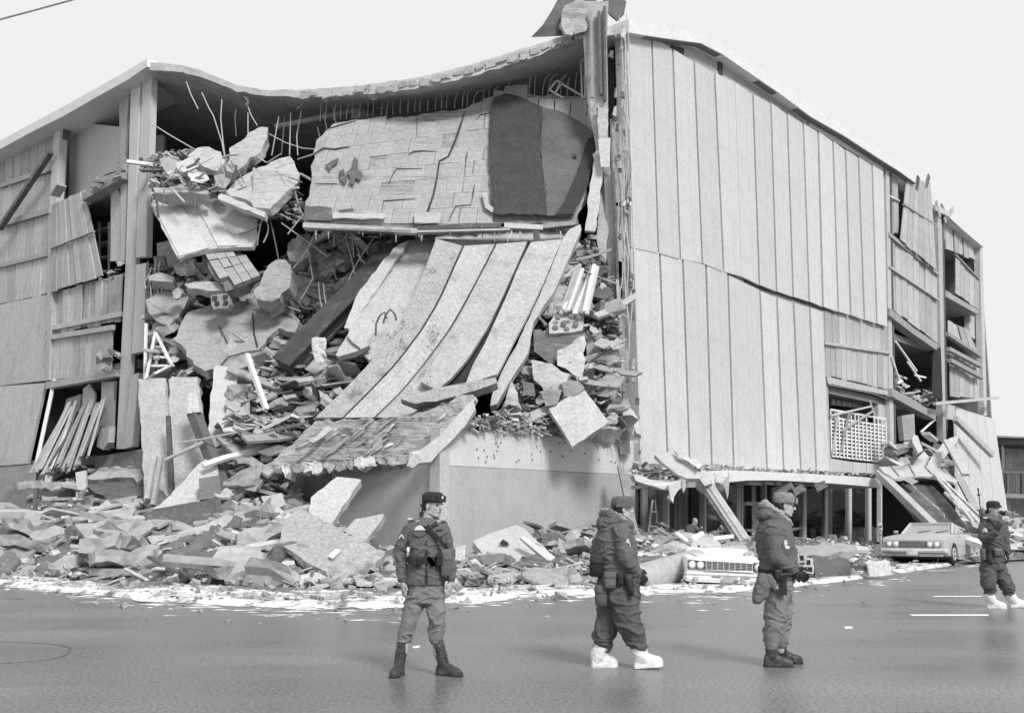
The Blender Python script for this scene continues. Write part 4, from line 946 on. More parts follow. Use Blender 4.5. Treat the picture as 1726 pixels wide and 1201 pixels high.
# --- broken second-floor slab tipped over the ground floor
def jd(x, y): return 26.9 + (800 - x) * .0078 - (y - 664) * .003
jp = [(532, 709), (600, 706), (678, 703), (742, 681), (795, 664), (798, 675), (770, 702), (740, 734), (697, 766), (682, 764), (668, 772), (652, 774), (640, 780), (618, 777), (600, 783), (585, 785), (566, 784), (547, 790), (520, 790), (499, 796), (470, 795), (455, 801), (430, 796), (445, 783), (469, 767), (499, 741)]
pts = fitplane([W(x, y, jd(x, y)) for x, y in jp]); n = nrm(pts)
JS = MB().poly(rough_outline(pts, .22, .07), -n * .32, .05).build('broken_floor_slab', 'concrete_pale', None, label='broad broken floor slab with a jagged lip tipped over the ground floor wall', cat='slab', kind='thing')
for k in range(15):
    x0 = 438 + k * 17.5 + rnd.uniform(-4, 4); y0 = 797 - (x0 - 438) * .088
    px = [(x0, y0 - 10), (x0 + 17, y0 - 11), (x0 + 16 + rnd.uniform(-1, 2), y0 + rnd.uniform(1, 6)), (x0 + 9, y0 + rnd.uniform(1, 11)), (x0 + rnd.uniform(-4, 4), y0 + rnd.uniform(-3, 6))]
    P_ = fitplane([W(x, y, jd(x, y) - .12) for x, y in px]); nn = nrm(P_)
    relief(MB().poly(rough_outline(P_, .10, .06), -nn * rnd.uniform(.2, .45), .06).build('lip_fragment', rnd.choice(['broken', 'concrete', 'plaster', 'concrete_pale']), JS), .16, 2)
relief(JS, .16, 4)
for k in range(34):                                    # ridges and loose lumps along the slope of the slab
    u = rnd.random(); v = rnd.random(); x = 500 + u * 270 - v * 60; y = 708 - u * 25 + v * 68
    if not inpoly(x, y, jp): continue
    c = W(x, y, jd(x, y) - .10); l = rnd.uniform(.2, .9); dirv = (W(x - 30, y + 24, jd(x - 30, y + 24)) - W(x, y, jd(x, y))).normalized()
    MB().hull([c + dirv * rnd.uniform(-l, l) * .6 + Vector((rnd.uniform(-.07, .07), rnd.uniform(-.05, .05), rnd.uniform(-.05, .05))) for _ in range(9)]).build('ridge', rnd.choice(['concrete_pale', 'broken', 'plaster']), JS)
TH('slab_end_strip', [(697, 766), (740, 734), (770, 702), (798, 672), (801, 690), (785, 716), (755, 748), (726, 778), (704, 780), (690, 774)], (26.7, 26.4), .25, 'plaster', 'clean pale edge of the tipped floor slab at its right end', 'slab edge', rough=.01)
TH('splintered_plank', [(690, 764), (704, 764), (712, 776), (696, 788), (686, 784), (690, 776)], 26.4, .08, 'wood', 'splintered bunch of planks at the lower right corner of the tipped slab', 'plank', rough=.03)
# --- tall panels standing in the rubble at the left
TH('standing_slab', [(233, 638), (279, 637), (284, 730), (292, 828), (262, 858), (245, 858), (238, 740)], (31.6, 30.4), .22, 'panel_grey', 'leftmost tall grey panel standing upright in the rubble beside the twin column', 'wall panel', rough=.02)
TH('standing_slab', [(284, 641), (290, 634), (333, 635), (341, 700), (346, 790), (336, 806), (296, 838), (290, 780), (287, 712)], (31.8, 30.5), .22, 'panel_grey', 'middle tall grey panel standing in the rubble, cracked at its top left', 'wall panel', rough=.02)
TH('standing_slab', [(361, 618), (366, 615), (401, 621), (399, 660), (382, 747), (376, 770), (350, 790), (352, 700)], (31.6, 30.6), .25, 'panel', 'rightmost and palest tall panel standing in the rubble, leaning to the left', 'wall panel', rough=.02)
TH('dark_strip', [(279, 700), (286, 700), (292, 800), (290, 826), (284, 826), (282, 780)], 30.4, .1, 'steel', 'dark steel strip between the two tall standing panels', 'strip')
LB_ = MB().beam(W(326, 694, 30.4), W(381, 832, 29.4), .30, .30).build('leaning_post', 'wood_dark', None, label='thick dark post with a pale broken end leaning in front of the tall panels', cat='post')
MB().beam(W(327, 662, 30.35), W(330, 696, 30.35), .28, .28, w1=.34, h1=.34).build('pale_end', 'plaster', LB_)
MB().tube([W(278, 775, 29.6), W(342, 745, 29.6)], .055, 8).build('pipe', 'steel_pale', None, label='thin pale pipe sticking out before the two tall standing panels', cat='pipe')
MB().tube([W(300, 746, 29.6), W(340, 740, 29.6), W(400, 728, 29.7)], .03, 6).build('rod', 'steel_pale', None, label='thin bent rod crossing behind the leaning dark post', cat='rod')
for a, b, w_ in (((262, 768), (248, 840), 'left'), ((272, 770), (258, 850), 'right')):
    MB().beam(W(*a, 29.9), W(*b, 29.6), .12, .12).build('lath', 'wood', None, label=f'{w_} one of two thin laths leaning on the leftmost tall panel', cat='lath', group='laths on the leftmost standing panel')
TH('fallen_slab', [(254, 858), (270, 850), (334, 782), (352, 770), (364, 772), (372, 838), (330, 850)], (29.8, 28.2), .2, 'panel_grey', 'pale panel sloping down behind the dark box and the dark grey slab', 'wall panel', rough=.02)
TH('crate_board', [(335, 806), (370, 800), (372, 838), (336, 842)], (28.4, 28.2), .3, 'concrete_dark', 'dark square board standing on the sloping pale panel', 'board')
TH('dark_slab', [(240, 862), (300, 850), (371, 838), (376, 866), (346, 883), (290, 898), (253, 903)], (27.6, 26.8), .22, 'steel', 'dark grey slab lying on edge in the heap under the tall panels', 'slab', rough=.015)
TH('pale_slab', [(250, 904), (300, 897), (346, 884), (380, 866), (394, 870), (392, 888), (350, 910), (310, 914), (266, 928)], (26.6, 25.8), .25, 'concrete_pale', 'long pale slab directly below the dark grey slab', 'slab', rough=.03)
TH('tar_sheet', [(213, 951), (256, 938), (300, 926), (322, 912), (360, 906), (388, 914), (413, 922), (404, 940), (398, 957), (360, 960), (310, 961), (260, 958)], (25.6, 24.2), .06, 'tar', 'black tar paper sheet spread on the heap near the kerb', 'tar sheet', rough=.04)
TH('tar_sheet', [(382, 915), (398, 912), (412, 922), (414, 935), (404, 948), (392, 955), (380, 957)], (24.2, 23.9), .06, 'tar_worn', 'small curled tar sheet touching the right end of the black one', 'tar sheet', rough=.03)
TH('paving_block', [(88, 918), (110, 912), (144, 912), (146, 928), (126, 936), (92, 934)], (27.2, 26.8), .4, 'concrete_pale', 'rectangular pale block lying flat in the left heap', 'concrete block', rough=.02)
TH('dark_board', [(74, 894), (110, 868), (140, 852), (145, 860), (138, 872), (100, 890), (78, 900)], (28.8, 28.0), .1, 'concrete_dark', 'dark board lying aslant in the left heap near the chair', 'board', rough=.02)
TH('dark_board', [(26, 912), (60, 902), (88, 900), (82, 908), (52, 918), (30, 918)], (27.6, 27.2), .1, 'concrete_dark', 'dark board with a bright upper edge flat in the far left heap', 'board', rough=.02)
TH('tar_lump', [(147, 818), (160, 806), (200, 800), (236, 806), (243, 820), (240, 836), (205, 838), (182, 842), (160, 830)], (31.8, 31.2), 1.2, 'tar_worn', 'dark curved sheet arching under the rubble ledge right of the chair', 'sheet', rough=.06)
TH('rubble_ledge', [(140, 806), (160, 795), (200, 786), (238, 790), (243, 806), (230, 812), (206, 804), (180, 806), (160, 808)], (31.8, 31.4), 1.0, 'broken', 'ragged pale ledge on top of the dark curved sheet', 'rubble ledge', rough=.07)
TH('upright_board', [(127, 796), (144, 792), (146, 820), (143, 824), (130, 824)], 31.4, .12, 'plaster', 'pale board standing at the left end of the ragged ledge', 'board')
TH('counter', [(8, 826), (60, 822), (60, 866), (6, 868)], 36.0, .3, 'concrete_dark', 'grey ground floor counter behind the left heap', 'counter')
TH('black_post', [(108, 826), (122, 822), (120, 866), (106, 872)], 33.0, .3, 'tar_worn', 'short dark post right of the chair', 'post')
# chair with ladder back in the opening
CH = thing('wooden_chair', 'dark wooden chair with a slatted back behind the left heap', 'chair', W(85, 872, 33.5))
for a, b in (((61, 822), (58, 872)), ((107, 822), (105, 876))): MB().beam(W(*a, 33.4), W(*b, 33.4), .12, .12).build('back_post', 'wood_dark', CH)
for y, c in ((828, 4), (846, 3)):
    pts = [W(61 + 46 * i / 6, y + c * math.sin(math.pi * i / 6), 33.4) for i in range(7)]
    MB().loft([[p + Vector((0, 0, .09)), p + Vector((0, 0, -.09)), p + Vector((0, .05, -.09)), p + Vector((0, .05, .09))] for p in pts]).build('back_slat', 'wood_dark', CH)
for a, b in (((72, 848), (76, 862)), ((97, 848), (93, 862))): MB().beam(W(*a, 33.4), W(*b, 33.4), .07, .07).build('spindle', 'wood_dark', CH)
MB().poly([W(58, 862, 33.3), W(107, 862, 33.3), W(107, 866, 33.3), W(58, 866, 33.3)], Vector((0, .8, 0))).build('seat', 'wood_dark', CH)
TH('white_paper', [(70, 832), (100, 834), (98, 848), (72, 846)], 33.8, .03, 'plaster', 'pale sheet seen through the back of the wooden chair', 'paper')
# --- front panels leaning at the foot of the wall
FP = TH('fallen_slab', [(500, 855), (536, 869), (582, 900), (609, 911), (650, 928), (646, 937), (575, 979), (526, 952), (471, 916), (480, 877)], (23.9, 21.6), .16, 'panel_scuffed', 'wide scuffed panel lying on the heap left of the bareheaded post, nearest the kerb', 'wall panel', rough=.02)
FP['label'] = 'wide scuffed panel with a white scrap on it, leaning nearest the kerb'
pts = fitplane([W(x, y, 23.9 - 2.3 * (y - 855) / 124) for x, y in ((500, 855), (650, 928), (575, 979))]); nF = nrm(pts); cF = sum(pts, Vector()) / 3
def onF(x, y, off): v = ray(x, y); return EYE + v * ((cF + nF * off - EYE).dot(nF) / v.dot(nF))
MB().poly([onF(553, 936, .07), onF(566, 924, .07), onF(574, 927, .07), onF(560, 940, .07)], -nF * .03).build('paper_scrap', 'white_paint', FP)
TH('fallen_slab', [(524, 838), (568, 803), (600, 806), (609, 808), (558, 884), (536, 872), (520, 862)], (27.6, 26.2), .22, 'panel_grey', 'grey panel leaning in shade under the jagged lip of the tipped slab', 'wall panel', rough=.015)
TH('fallen_slab', [(580, 894), (599, 874), (645, 865), (648, 868), (616, 912), (605, 910)], (25.9, 25.3), .2, 'panel_grey', 'small grey panel leaning against the shaded ground floor wall', 'wall panel', rough=.015)
TH('fallen_slab', [(630, 970), (648, 948), (662, 940), (664, 968), (650, 975)], (23.6, 23.2), .08, 'concrete_pale', 'small pale board tilted just left of the soldier with the crossed strap', 'board', rough=.02)
HP_ = TH('fallen_slab', [(797, 912), (838, 894), (870, 884), (884, 890), (898, 904), (938, 938), (930, 948), (880, 955), (838, 952), (815, 935)], (26.4, 24.8), .25, 'plaster', 'big pale tilted panel with a hole before the painted corner wall', 'wall panel', rough=.02)
for px in ([(842, 915), (848, 909), (856, 913), (858, 919), (846, 919)], [(901, 914), (908, 917), (914, 922), (905, 922)]):
    slab('hole_patch', px, 25.5, .05, 'tar', HP_, .01)
TH('panel_strip', [(876, 905), (884, 903), (936, 938), (926, 946)], (25.2, 24.6), .1, 'panel', 'pale strip lying along the right side of the tilted panel with a hole', 'strip', rough=.01)
TH('upright_block', [(941, 906), (956, 914), (975, 918), (976, 940), (942, 946)], (26.0, 25.9), .3, 'plaster', 'pale square block standing in the debris right of the tilted panel', 'concrete block', rough=.02)
TH('leaning_tube', [(1041, 782), (1049, 776), (1075, 890), (1082, 906), (1070, 908), (1062, 880)], (31.2, 30.0), .2, 'concrete', 'pale post leaning against the right end of the painted corner wall', 'post')
# --- the long planks by the kerb
MB().beam(W(160, 962, 24.3), W(532, 970, 23.4), .5, .16).build('long_plank', 'concrete', None, label='longest grey plank lying along the kerb under the black tar sheet', cat='plank')
MB().beam(W(-30, 966, 25.8), W(166, 972, 24.6), .4, .14).build('long_plank', 'concrete', None, label='long grey plank at the far left along the kerb', cat='plank')
MB().beam(W(452, 994, 21.6), W(512, 1000, 21.3), .2, .1).build('short_plank', 'concrete_dark', None, label='dark short plank lying on the snow below the scuffed panel', cat='plank')
MB().beam(W(395, 1004, 21.3), W(580, 1003, 21.2), .12, .07).build('batten', 'wood', None, label='thin batten lying flat on the snow bank left of the soldier with the crossed strap', cat='batten')
TH('snow_stone', [(540, 1000), (546, 988), (552, 990), (551, 1004), (542, 1004)], 21.4, .2, 'concrete_dark', 'dark flat stone upright in the snow below the scuffed panel', 'stone', rough=.02)
TH('narrow_plate', [(1006, 240), (1014, 245), (1016, 290), (1003, 390), (986, 388), (994, 320)], (32.6, 32.0), .12, 'panel_grey', 'narrow pale plate slanting down between the tar sheet and the concrete column', 'plate', rough=.02)
TH('narrow_plate', [(1016, 300), (1022, 300), (1026, 392), (1018, 460), (1008, 440), (1006, 392)], (32.9, 32.2), .1, 'panel_grey', 'narrow grey plate upright against the concrete column', 'plate', rough=.02)
# --- pile between the slide and the column
TH('square_board', [(925, 688), (983, 654), (1026, 711), (965, 753)], (29.6, 28.9), .25, 'panel_grey', 'big square pale board tipped over the top of the painted corner wall', 'board', rough=.012)
MT = TH('mattress', [(925, 545), (935, 525), (958, 524), (984, 522), (982, 556), (960, 560), (926, 562)], (30.6, 30.2), .3, 'plaster', 'flowered mattress wedged in the pile right of the slide', 'mattress', rough=.02)
for x, y in ((940, 535), (950, 545), (962, 533), (970, 547), (936, 552), (975, 535), (955, 555)):
    MB().ell(W(x, y, 30.25), (.09, .04, .09), None, 8, 6).build('flower', 'concrete_dark', MT)
for px, d, m, l, c in (
    ([(930, 480), (962, 484), (964, 505), (950, 520), (930, 525), (915, 520)], 31.0, 'concrete_pale', 'pale crumpled plate above the flowered mattress', 'plate'),
    ([(945, 430), (975, 420), (1000, 430), (1004, 446), (985, 455), (955, 470), (945, 455)], 32.0, 'broken', 'broken lump of floor jammed at the top of the pile beside the column', 'concrete lump'),
    ([(900, 556), (940, 566), (985, 560), (990, 570), (945, 590), (930, 615), (900, 592)], 30.3, 'concrete_dark', 'dark torn sheet folded under the flowered mattress', 'sheet'),
    ([(940, 590), (985, 565), (988, 580), (980, 640), (940, 615)], 30.1, 'plaster', 'pale stained board under the dark torn sheet', 'board'),
    ([(990, 556), (1012, 586), (1016, 606), (990, 618), (988, 580)], 30.6, 'concrete_pale', 'pale pointed board right of the mattress', 'board'),
    ([(895, 606), (930, 612), (960, 630), (950, 660), (920, 664), (900, 640)], 29.7, 'plaster', 'light crumpled sheet lying in the lower pile', 'sheet'),
    ([(912, 662), (930, 655), (945, 660), (940, 680), (920, 684)], 29.3, 'concrete', 'grey lump beside the square tipped board', 'concrete lump'),
    ([(948, 646), (975, 640), (984, 655), (968, 668), (950, 668)], 29.5, 'concrete', 'rounded grey bundle above the square tipped board', 'bundle'),
    ([(862, 640), (880, 690), (872, 684), (850, 680)], 28.9, 'panel_grey', 'grey triangular shard at the foot of the narrow edge panel', 'shard'),
    ([(880, 640), (900, 648), (902, 668), (882, 664)], 29.4, 'concrete_dark', 'dark carton in the lower pile beside the triangular shard', 'carton'),
    ([(988, 622), (1002, 622), (1002, 662), (986, 656)], 30.4, 'interior', 'black box in the shade beside the column above the square board', 'box')):
    TH(c.replace(' ', '_'), px, d, .18, m, l, c, rough=.04)
ORD = lambda k: str(k + 1) + ('th' if 10 <= (k + 1) % 100 <= 20 else {1: 'st', 2: 'nd', 3: 'rd'}.get((k + 1) % 10, 'th'))
for k in range(11):
    a = (945 + k * 4.5 + rnd.uniform(-1, 1), 530 - rnd.uniform(0, 8)); b = (972 + k * 3.4 + rnd.uniform(-3, 3), 444 + rnd.uniform(0, 26))
    MB().beam(W(*a, 30.4 - .02 * k), W(*b, 31.2 - .02 * k), .10, .09).build('white_board', rnd.choice(['white_paint', 'plaster', 'wood']), None, label=f'{ORD(k)} white board from the left in the slanting stack above the mattress', cat='board', group='white boards stacked above the mattress')
# ------------------------------------------------------------------ rubble: heaped cores, then pieces one by one
def surf(name, poly, dfn, amp, step, material='rubble_core', seed=0):
    """lumpy sheet of packed rubble filling a traced region at its own depth"""
    xs = [p[0] for p in poly]; ys = [p[1] for p in poly]; x0, x1, y0, y1 = min(xs), max(xs), min(ys), max(ys)
    nx = int((x1 - x0) / step) + 1; ny = int((y1 - y0) / step) + 1; idx = {}; vs = []; fs = []
    for i in range(nx + 1):
        for j in range(ny + 1):
            x = x0 + i * step; y = y0 + j * step
            if not inpoly(x, y, poly): continue
            q = Vector((x * .06, y * .06, seed)); a = noise.noise(q) + .6 * noise.noise(q * 2.6) + .4 * noise.noise(q * 6)
            idx[i, j] = len(vs); vs.append(W(x, y, dfn(x, y) - amp * a))
    for i in range(nx):
        for j in range(ny):
            k = [(i, j), (i + 1, j), (i + 1, j + 1), (i, j + 1)]
            k = [idx[c] for c in k if c in idx]
            if len(k) >= 3: fs.append(tuple(k))
    return MB().add(vs, fs).build(name, material, None, kind='stuff')
ZA = [(246, 440), (300, 450), (420, 470), (520, 400), (560, 440), (600, 470), (480, 640), (470, 660), (246, 650)]
ZA2 = [(310, 446), (420, 466), (520, 400), (560, 440), (600, 470), (480, 640), (470, 655), (310, 645)]
dA = lambda x, y: 36.2 - 2.6 * (y - 430) / 220
surf('rubble_core', ZA, dA, .5, 5, seed=1)
ZB = [(378, 640), (480, 600), (560, 560), (640, 560), (610, 620), (530, 710), (440, 800), (400, 830), (380, 760)]
dB = lambda x, y: 33.2 - 3.4 * (y - 560) / 250
surf('rubble_core', ZB, dB, .4, 5, seed=2)
ZC = [(968, 405), (1000, 400), (1024, 440), (1048, 560), (1052, 735), (960, 730), (840, 695), (870, 640), (900, 560), (940, 470)]
dC = lambda x, y: 32.2 - 2.2 * (y - 400) / 330
surf('rubble_core', ZC, dC, .3, 5, seed=3)
ZD = [(252, 262), (300, 252), (380, 262), (500, 300), (510, 375), (440, 360), (380, 330), (254, 328)]
dD = lambda x, y: 35.4 - 1.6 * (y - 250) / 120
surf('rubble_core', ZD, dD, .4, 5, seed=4)
ZE = [(520, 398), (700, 392), (640, 440), (560, 500), (500, 540), (480, 470)]
dE = lambda x, y: 36.0 - .5 * (y - 400) / 100
surf('rubble_core', ZE, dE, .5, 5, seed=5)
ZF = [(78, 655), (180, 655), (178, 760), (130, 790), (45, 800)]
ZG = [(1502, 630), (1560, 655), (1582, 690), (1540, 676), (1504, 655)]
ZH = [(1504, 740), (1560, 745), (1616, 740), (1612, 800), (1500, 800)]
# ground heap in front of the building, defined by direction a=x/y: kerb side, facade side and height at the facade
HP = [(-200, 25.5, 50, .8), (0, 25.2, 43, 1.5), (60, 25.0, 41, 2.4), (120, 24.6, 39, 2.9), (240, 23.7, 36, 2.6), (350, 22.8, 33.5, 2.6), (450, 21.9, 31.5, 2.2), (550, 21.4, 30, 1.2), (650, 21.4, 28.3, .5), (745, 21.6, 27, .4), (850, 21.8, 29, .55), (950, 22.0, 30.8, .95), (1040, 22.4, 32, 1.15), (1100, 23.0, 33, .85), (1200, 24.0, 34, .75), (1300, 24.8, 36, .6), (1400, 27, 40, .45), (1480, 30, 44, .2), (1540, 33, 46, .15), (1600, 32, 50, 1.0), (1660, 33, 54, 1.5), (1726, 35, 56, 1.3), (1900, 40, 60, .8)]
HA = [((p[0] - 863) / 1740, p[1], p[2], p[3]) for p in HP]
def heap(a):
    for p, q in zip(HA, HA[1:]):
        if p[0] <= a <= q[0]:
            t = (a - p[0]) / (q[0] - p[0]); return [p[i] + (q[i] - p[i]) * t for i in (1, 2, 3)]
    return HA[-1][1:]
def heapz(x, y):
    a = x / y; f, w, z = heap(a); t = (y - f) / (w - f)
    if t <= 0: return .1
    q = Vector((x * .9, y * .9, 0)); n_ = noise.noise(q) * .6 + noise.noise(q * 2.7) * .35
    t = min(t, 1); return max(.08, .1 + z * (t ** .8) * (1 + .35 * n_) + .25 * n_ * min(1, t * 6))
vs = []; NA, NT = 420, 44
for i in range(NA + 1):
    a = HA[0][0] + (HA[-1][0] - HA[0][0]) * i / NA; f, w, z = heap(a)
    for j in range(NT + 1):
        y = f + (w - f) * (j / NT); vs.append(Vector((a * y, y, heapz(a * y, y) if j else .05)))
MB().add(vs, [(i * (NT + 1) + j, (i + 1) * (NT + 1) + j, (i + 1) * (NT + 1) + j + 1, i * (NT + 1) + j + 1) for i in range(NA) for j in range(NT)]).build('rubble_heap', 'rubble_core', None, org=(0, 0, 0), kind='stuff')
# --- prototypes: meshes shared by the copies
def mesh_of(mb): return mb.mesh('debris', Vector((0, 0, 0)))
def crush(mb, n_=2, j=.05):
    bm = bmesh.new(); vs_ = [bm.verts.new(v) for v in mb.v]
    for f in mb.f:
        try: bm.faces.new([vs_[i] for i in f])
        except ValueError: pass
    bmesh.ops.triangulate(bm, faces=bm.faces); bmesh.ops.subdivide_edges(bm, edges=bm.edges, cuts=n_, use_grid_fill=True); bm.normal_update()
    sd_ = Vector((rnd.uniform(0, 90), 0, 0))
    for v in bm.verts: v.co += v.normal * j * (noise.noise(v.co * 4 + sd_) * 1.3 + noise.noise(v.co * 9 + sd_))
    bm.verts.index_update(); out = MB().add([v.co.copy() for v in bm.verts], [tuple(v.index for v in f.verts) for f in bm.faces]); bm.free(); return out
def proto_chunk():
    s_ = (rnd.uniform(.7, 1.2), rnd.uniform(.5, 1), rnd.uniform(.4, .8))
    return mesh_of(crush(MB().hull([Vector((rnd.uniform(-.5, .5) * s_[0], rnd.uniform(-.5, .5) * s_[1], rnd.uniform(-.5, .5) * s_[2])) for _ in range(15)]), 2, .07))
def proto_plank(): 
    mb = MB(); l = 1.0; w = rnd.uniform(.07, .16); h = rnd.uniform(.02, .05); e = rnd.uniform(-.05, .05)
    bend = rnd.uniform(-.05, .05)
    return mesh_of(mb.loft([[Vector((x + (e if x > 0 else 0) * s1, s1 * w / 2, bend * (1 - 4 * x * x) + s2 * h / 2)) for s1, s2 in ((-1, -1), (1, -1), (1, 1), (-1, 1))] for x in (-.5, -.17, .17, .5)]))
def proto_sheet():
    n_ = rnd.randint(4, 7); pts = [Vector((math.cos(2 * math.pi * i / n_ + rnd.uniform(-.3, .3)) * rnd.uniform(.35, .6), math.sin(2 * math.pi * i / n_) * rnd.uniform(.28, .5), 0)) for i in range(n_)]
    mb = MB().poly(rough_outline(pts, .22, .03), Vector((0, 0, .06)), .015)
    c = rnd.uniform(-.3, .3)
    for v in mb.v: v.z += c * v.x * v.x
    return mesh_of(mb)
def proto_slabpiece():
    n_ = rnd.randint(4, 6); pts = [Vector((math.cos(2 * math.pi * i / n_ + rnd.uniform(-.3, .3)) * .55, math.sin(2 * math.pi * i / n_) * rnd.uniform(.3, .5), 0)) for i in range(n_)]
    return mesh_of(crush(MB().poly(rough_outline(pts, .18, .06), Vector((0, 0, rnd.uniform(.12, .24))), .04), 1, .035))
def proto_rod():
    p = [Vector((x, rnd.uniform(-.06, .06), rnd.uniform(-.06, .06) + .2 * x * x)) for x in (-.5, -.25, 0, .25, .5)]
    return mesh_of(MB().tube(p, .012, 5))
PROT = {}
for kind, fn, mats_ in (('chunk', proto_chunk, ['broken', 'concrete', 'concrete_pale', 'concrete_dark', 'stone']), ('plank', proto_plank, ['wood', 'wood', 'plaster', 'wood_dark', 'concrete']), ('sheet', proto_sheet, ['plaster', 'concrete_pale', 'concrete', 'concrete_dark', 'tar_worn']), ('slabpiece', proto_slabpiece, ['concrete', 'concrete_pale', 'broken', 'concrete_dark', 'panel_grey']), ('rod', proto_rod, ['wire_pale', 'wire', 'steel', 'steel_pale', 'wire_pale'])):
    PROT[kind] = []
    for v in range(5):
        for m in range(5):
            me = fn(); me.materials.append(MATS[mats_[m]]); me.name = kind; PROT[kind].append((me, mats_[m]))
NAMES = {'chunk': ('concrete_chunk', 'concrete chunk', 'rubble chunk'), 'plank': ('broken_plank', 'broken plank', 'plank'), 'sheet': ('torn_sheet', 'torn sheet', 'sheet'), 'slabpiece': ('slab_fragment', 'slab fragment', 'slab fragment'), 'rod': ('bent_rod', 'bent rod', 'rod')}
TONE = {'broken': 'grey rough', 'concrete': 'grey', 'concrete_pale': 'pale', 'concrete_dark': 'dark', 'stone': 'mottled', 'wood': 'wooden', 'plaster': 'whitish', 'wood_dark': 'dark wooden', 'tar_worn': 'blackish', 'panel_grey': 'light grey', 'wire_pale': 'light', 'wire': 'dark', 'steel': 'rusty', 'steel_pale': 'grey'}
MARKS = [('wooden chair', 85, 848), ('ragged ledge', 190, 800), ('board bundle', 120, 720), ('twin column', 215, 740), ('tall left panel', 260, 740), ('tall pale panel', 380, 690), ('dark edge slab', 310, 872), ('black tar sheet', 315, 940), ('rectangular block', 117, 923), ('dark aslant board', 108, 880), ('sloping panel', 310, 820), ('scuffed fallen panel', 565, 915), ('shaded leaning panel', 565, 845), ('jagged slab lip', 520, 792), ('dished floor slab', 395, 565), ('perforated block', 370, 508), ('diagonal steel beam', 570, 520), ('hanging white cloth', 536, 588), ('step ladders', 272, 600), ('white pole', 430, 640), ('ribbed panel', 345, 375), ('block wall fragment', 390, 455), ('corner-standing slab', 415, 252), ('frayed flat slab', 450, 310), ('hanging deck', 600, 395), ('curved panels', 620, 640), ('holed panel', 865, 918), ('square tipped board', 975, 705), ('flowered mattress', 950, 545), ('white board stack', 970, 490), ('white square block', 960, 928), ('second soldier', 1040, 940), ('fallen round tube', 1115, 965), ('crushed white car', 1225, 955), ('fluted post', 1225, 860), ('third soldier', 1310, 950), ('hollow blocks', 1352, 950), ('dark curved sheet', 1400, 955), ('parking meter', 1486, 915), ('dusty grey car', 1570, 925), ('fallen canopy', 1560, 845), ('lath grille', 1446, 735), ('fourth soldier', 1675, 930), ('leaning white panels', 1655, 800), ('dark curtain', 1580, 630), ('long kerb plank', 345, 968), ('snow edge', 60, 985), ('leaning pale post', 1062, 840)]
NUM = {}
def project(p):
    v = Vector(p) - EYE; w = v.y * ct + v.z * st; return 863 + v.x / w * F, 600.5 - (v.z * ct - v.y * st) / w * F
def covered(p, m=1.0):
    x, y = project(p)
    for poly, x0, x1, y0, y1 in CLEAR:
        if x0 <= x <= x1 and y0 <= y <= y1 and inpoly(x, y, poly): return rnd.random() < m
    return False
CNT = {}
def piece(kind, p, size, rot, pool=None, sz=None):
    me, mn = rnd.choice(PROT[kind] if pool is None else [q for q in PROT[kind] if q[1] in pool])
    nm, phrase, cat = NAMES[kind]
    o = bpy.data.objects.new(nm, me); COL.objects.link(o); o.location = p; WL[o.name] = Vector(p)
    o.rotation_euler = rot; o.scale = sz or (size, size * rnd.uniform(.75, 1.2), size * rnd.uniform(.7, 1.2))
    # where it lies, as seen from the street
    v = Vector(p) - EYE; yc = (v.z * ct - v.y * st) / (v.y * ct + v.z * st); xc = v.x / (v.y * ct + v.z * st)
    px, py = 863 + xc * F, 600.5 - yc * F
    best = sorted(MARKS, key=lambda m: (m[1] - px) ** 2 + (m[2] - py) ** 2)
    m = best[0]; dx, dy = px - m[1], py - m[2]
    where = ('right of' if dx > 0 else 'left of') if abs(dx) > abs(dy) else ('below' if dy > 0 else 'above')
    if abs(dx) + abs(dy) < 14: where = 'against'
    apx = size * F / v.y
    sw = 'big' if apx > 34 else ('mid-sized' if apx > 20 else 'small')
    if kind in ('plank', 'rod'): sw = 'long' if apx > 60 else ('short' if apx < 34 else 'mid-length')
    near = best[1][0]
    lab = f"{sw} {TONE[mn]} {phrase} {where} the {m[0]}"
    if CNT.get(lab):
        base = lab
        for q in best[1:7]:
            lab = f"{base}, near the {q[0]}"
            if not CNT.get(lab) and len(lab.split()) <= 16: break
    CNT[lab] = CNT.get(lab, 0) + 1
    tag(o, lab, cat, f"{phrase}s in the rubble", 'thing')
    NUM[kind] = NUM.get(kind, 0) + 1
    return o
def rr(a): return rnd.uniform(-a, a)
def on_heap(x0, x1, n_, kinds, smin, smax, t0=0.0, t1=1.0, tilt=.35, pool=None):
    for _ in range(n_):
        px = rnd.uniform(x0, x1); a = (px - 863) / 1740; f, w, z = heap(a)
        t = t0 + (t1 - t0) * rnd.random() ** 1.1; y = f + (w - f) * t; x = a * y
        k = rnd.choice(kinds); s_ = smin * (smax / smin) ** (rnd.random() ** 1.5)
        if k in ('plank', 'rod'): s_ *= 2.2
        if covered((x, y, heapz(x, y) + .1), .92): continue
        slope = z / (w - f) if w > f else 0
        rot = (math.atan(slope) * .8 + rr(tilt), rr(tilt), rr(math.pi) if k != 'plank' else rnd.choice([rr(.6), rr(math.pi)]))
        piece(k, (x, y, heapz(x, y) + s_ * .06), s_, rot, pool)
CLEAR.append(([(1060, 838), (1096, 838), (1096, 905), (1060, 905)], 1060, 1096, 838, 905))
CLEAR.append(([(632, 895), (702, 895), (702, 972), (632, 972)], 632, 702, 895, 972))
MIX = ['chunk', 'chunk', 'slabpiece', 'slabpiece', 'sheet', 'plank', 'plank']
on_heap(0, 260, 125, MIX, .4, 1.9)
on_heap(240, 480, 125, MIX, .4, 1.7)
on_heap(440, 720, 75, MIX, .3, 1.2, 0, .8)
on_heap(760, 1070, 95, MIX, .3, 1.2, 0, .95)
on_heap(1060, 1330, 72, MIX, .3, 1.1, 0.1, 1)
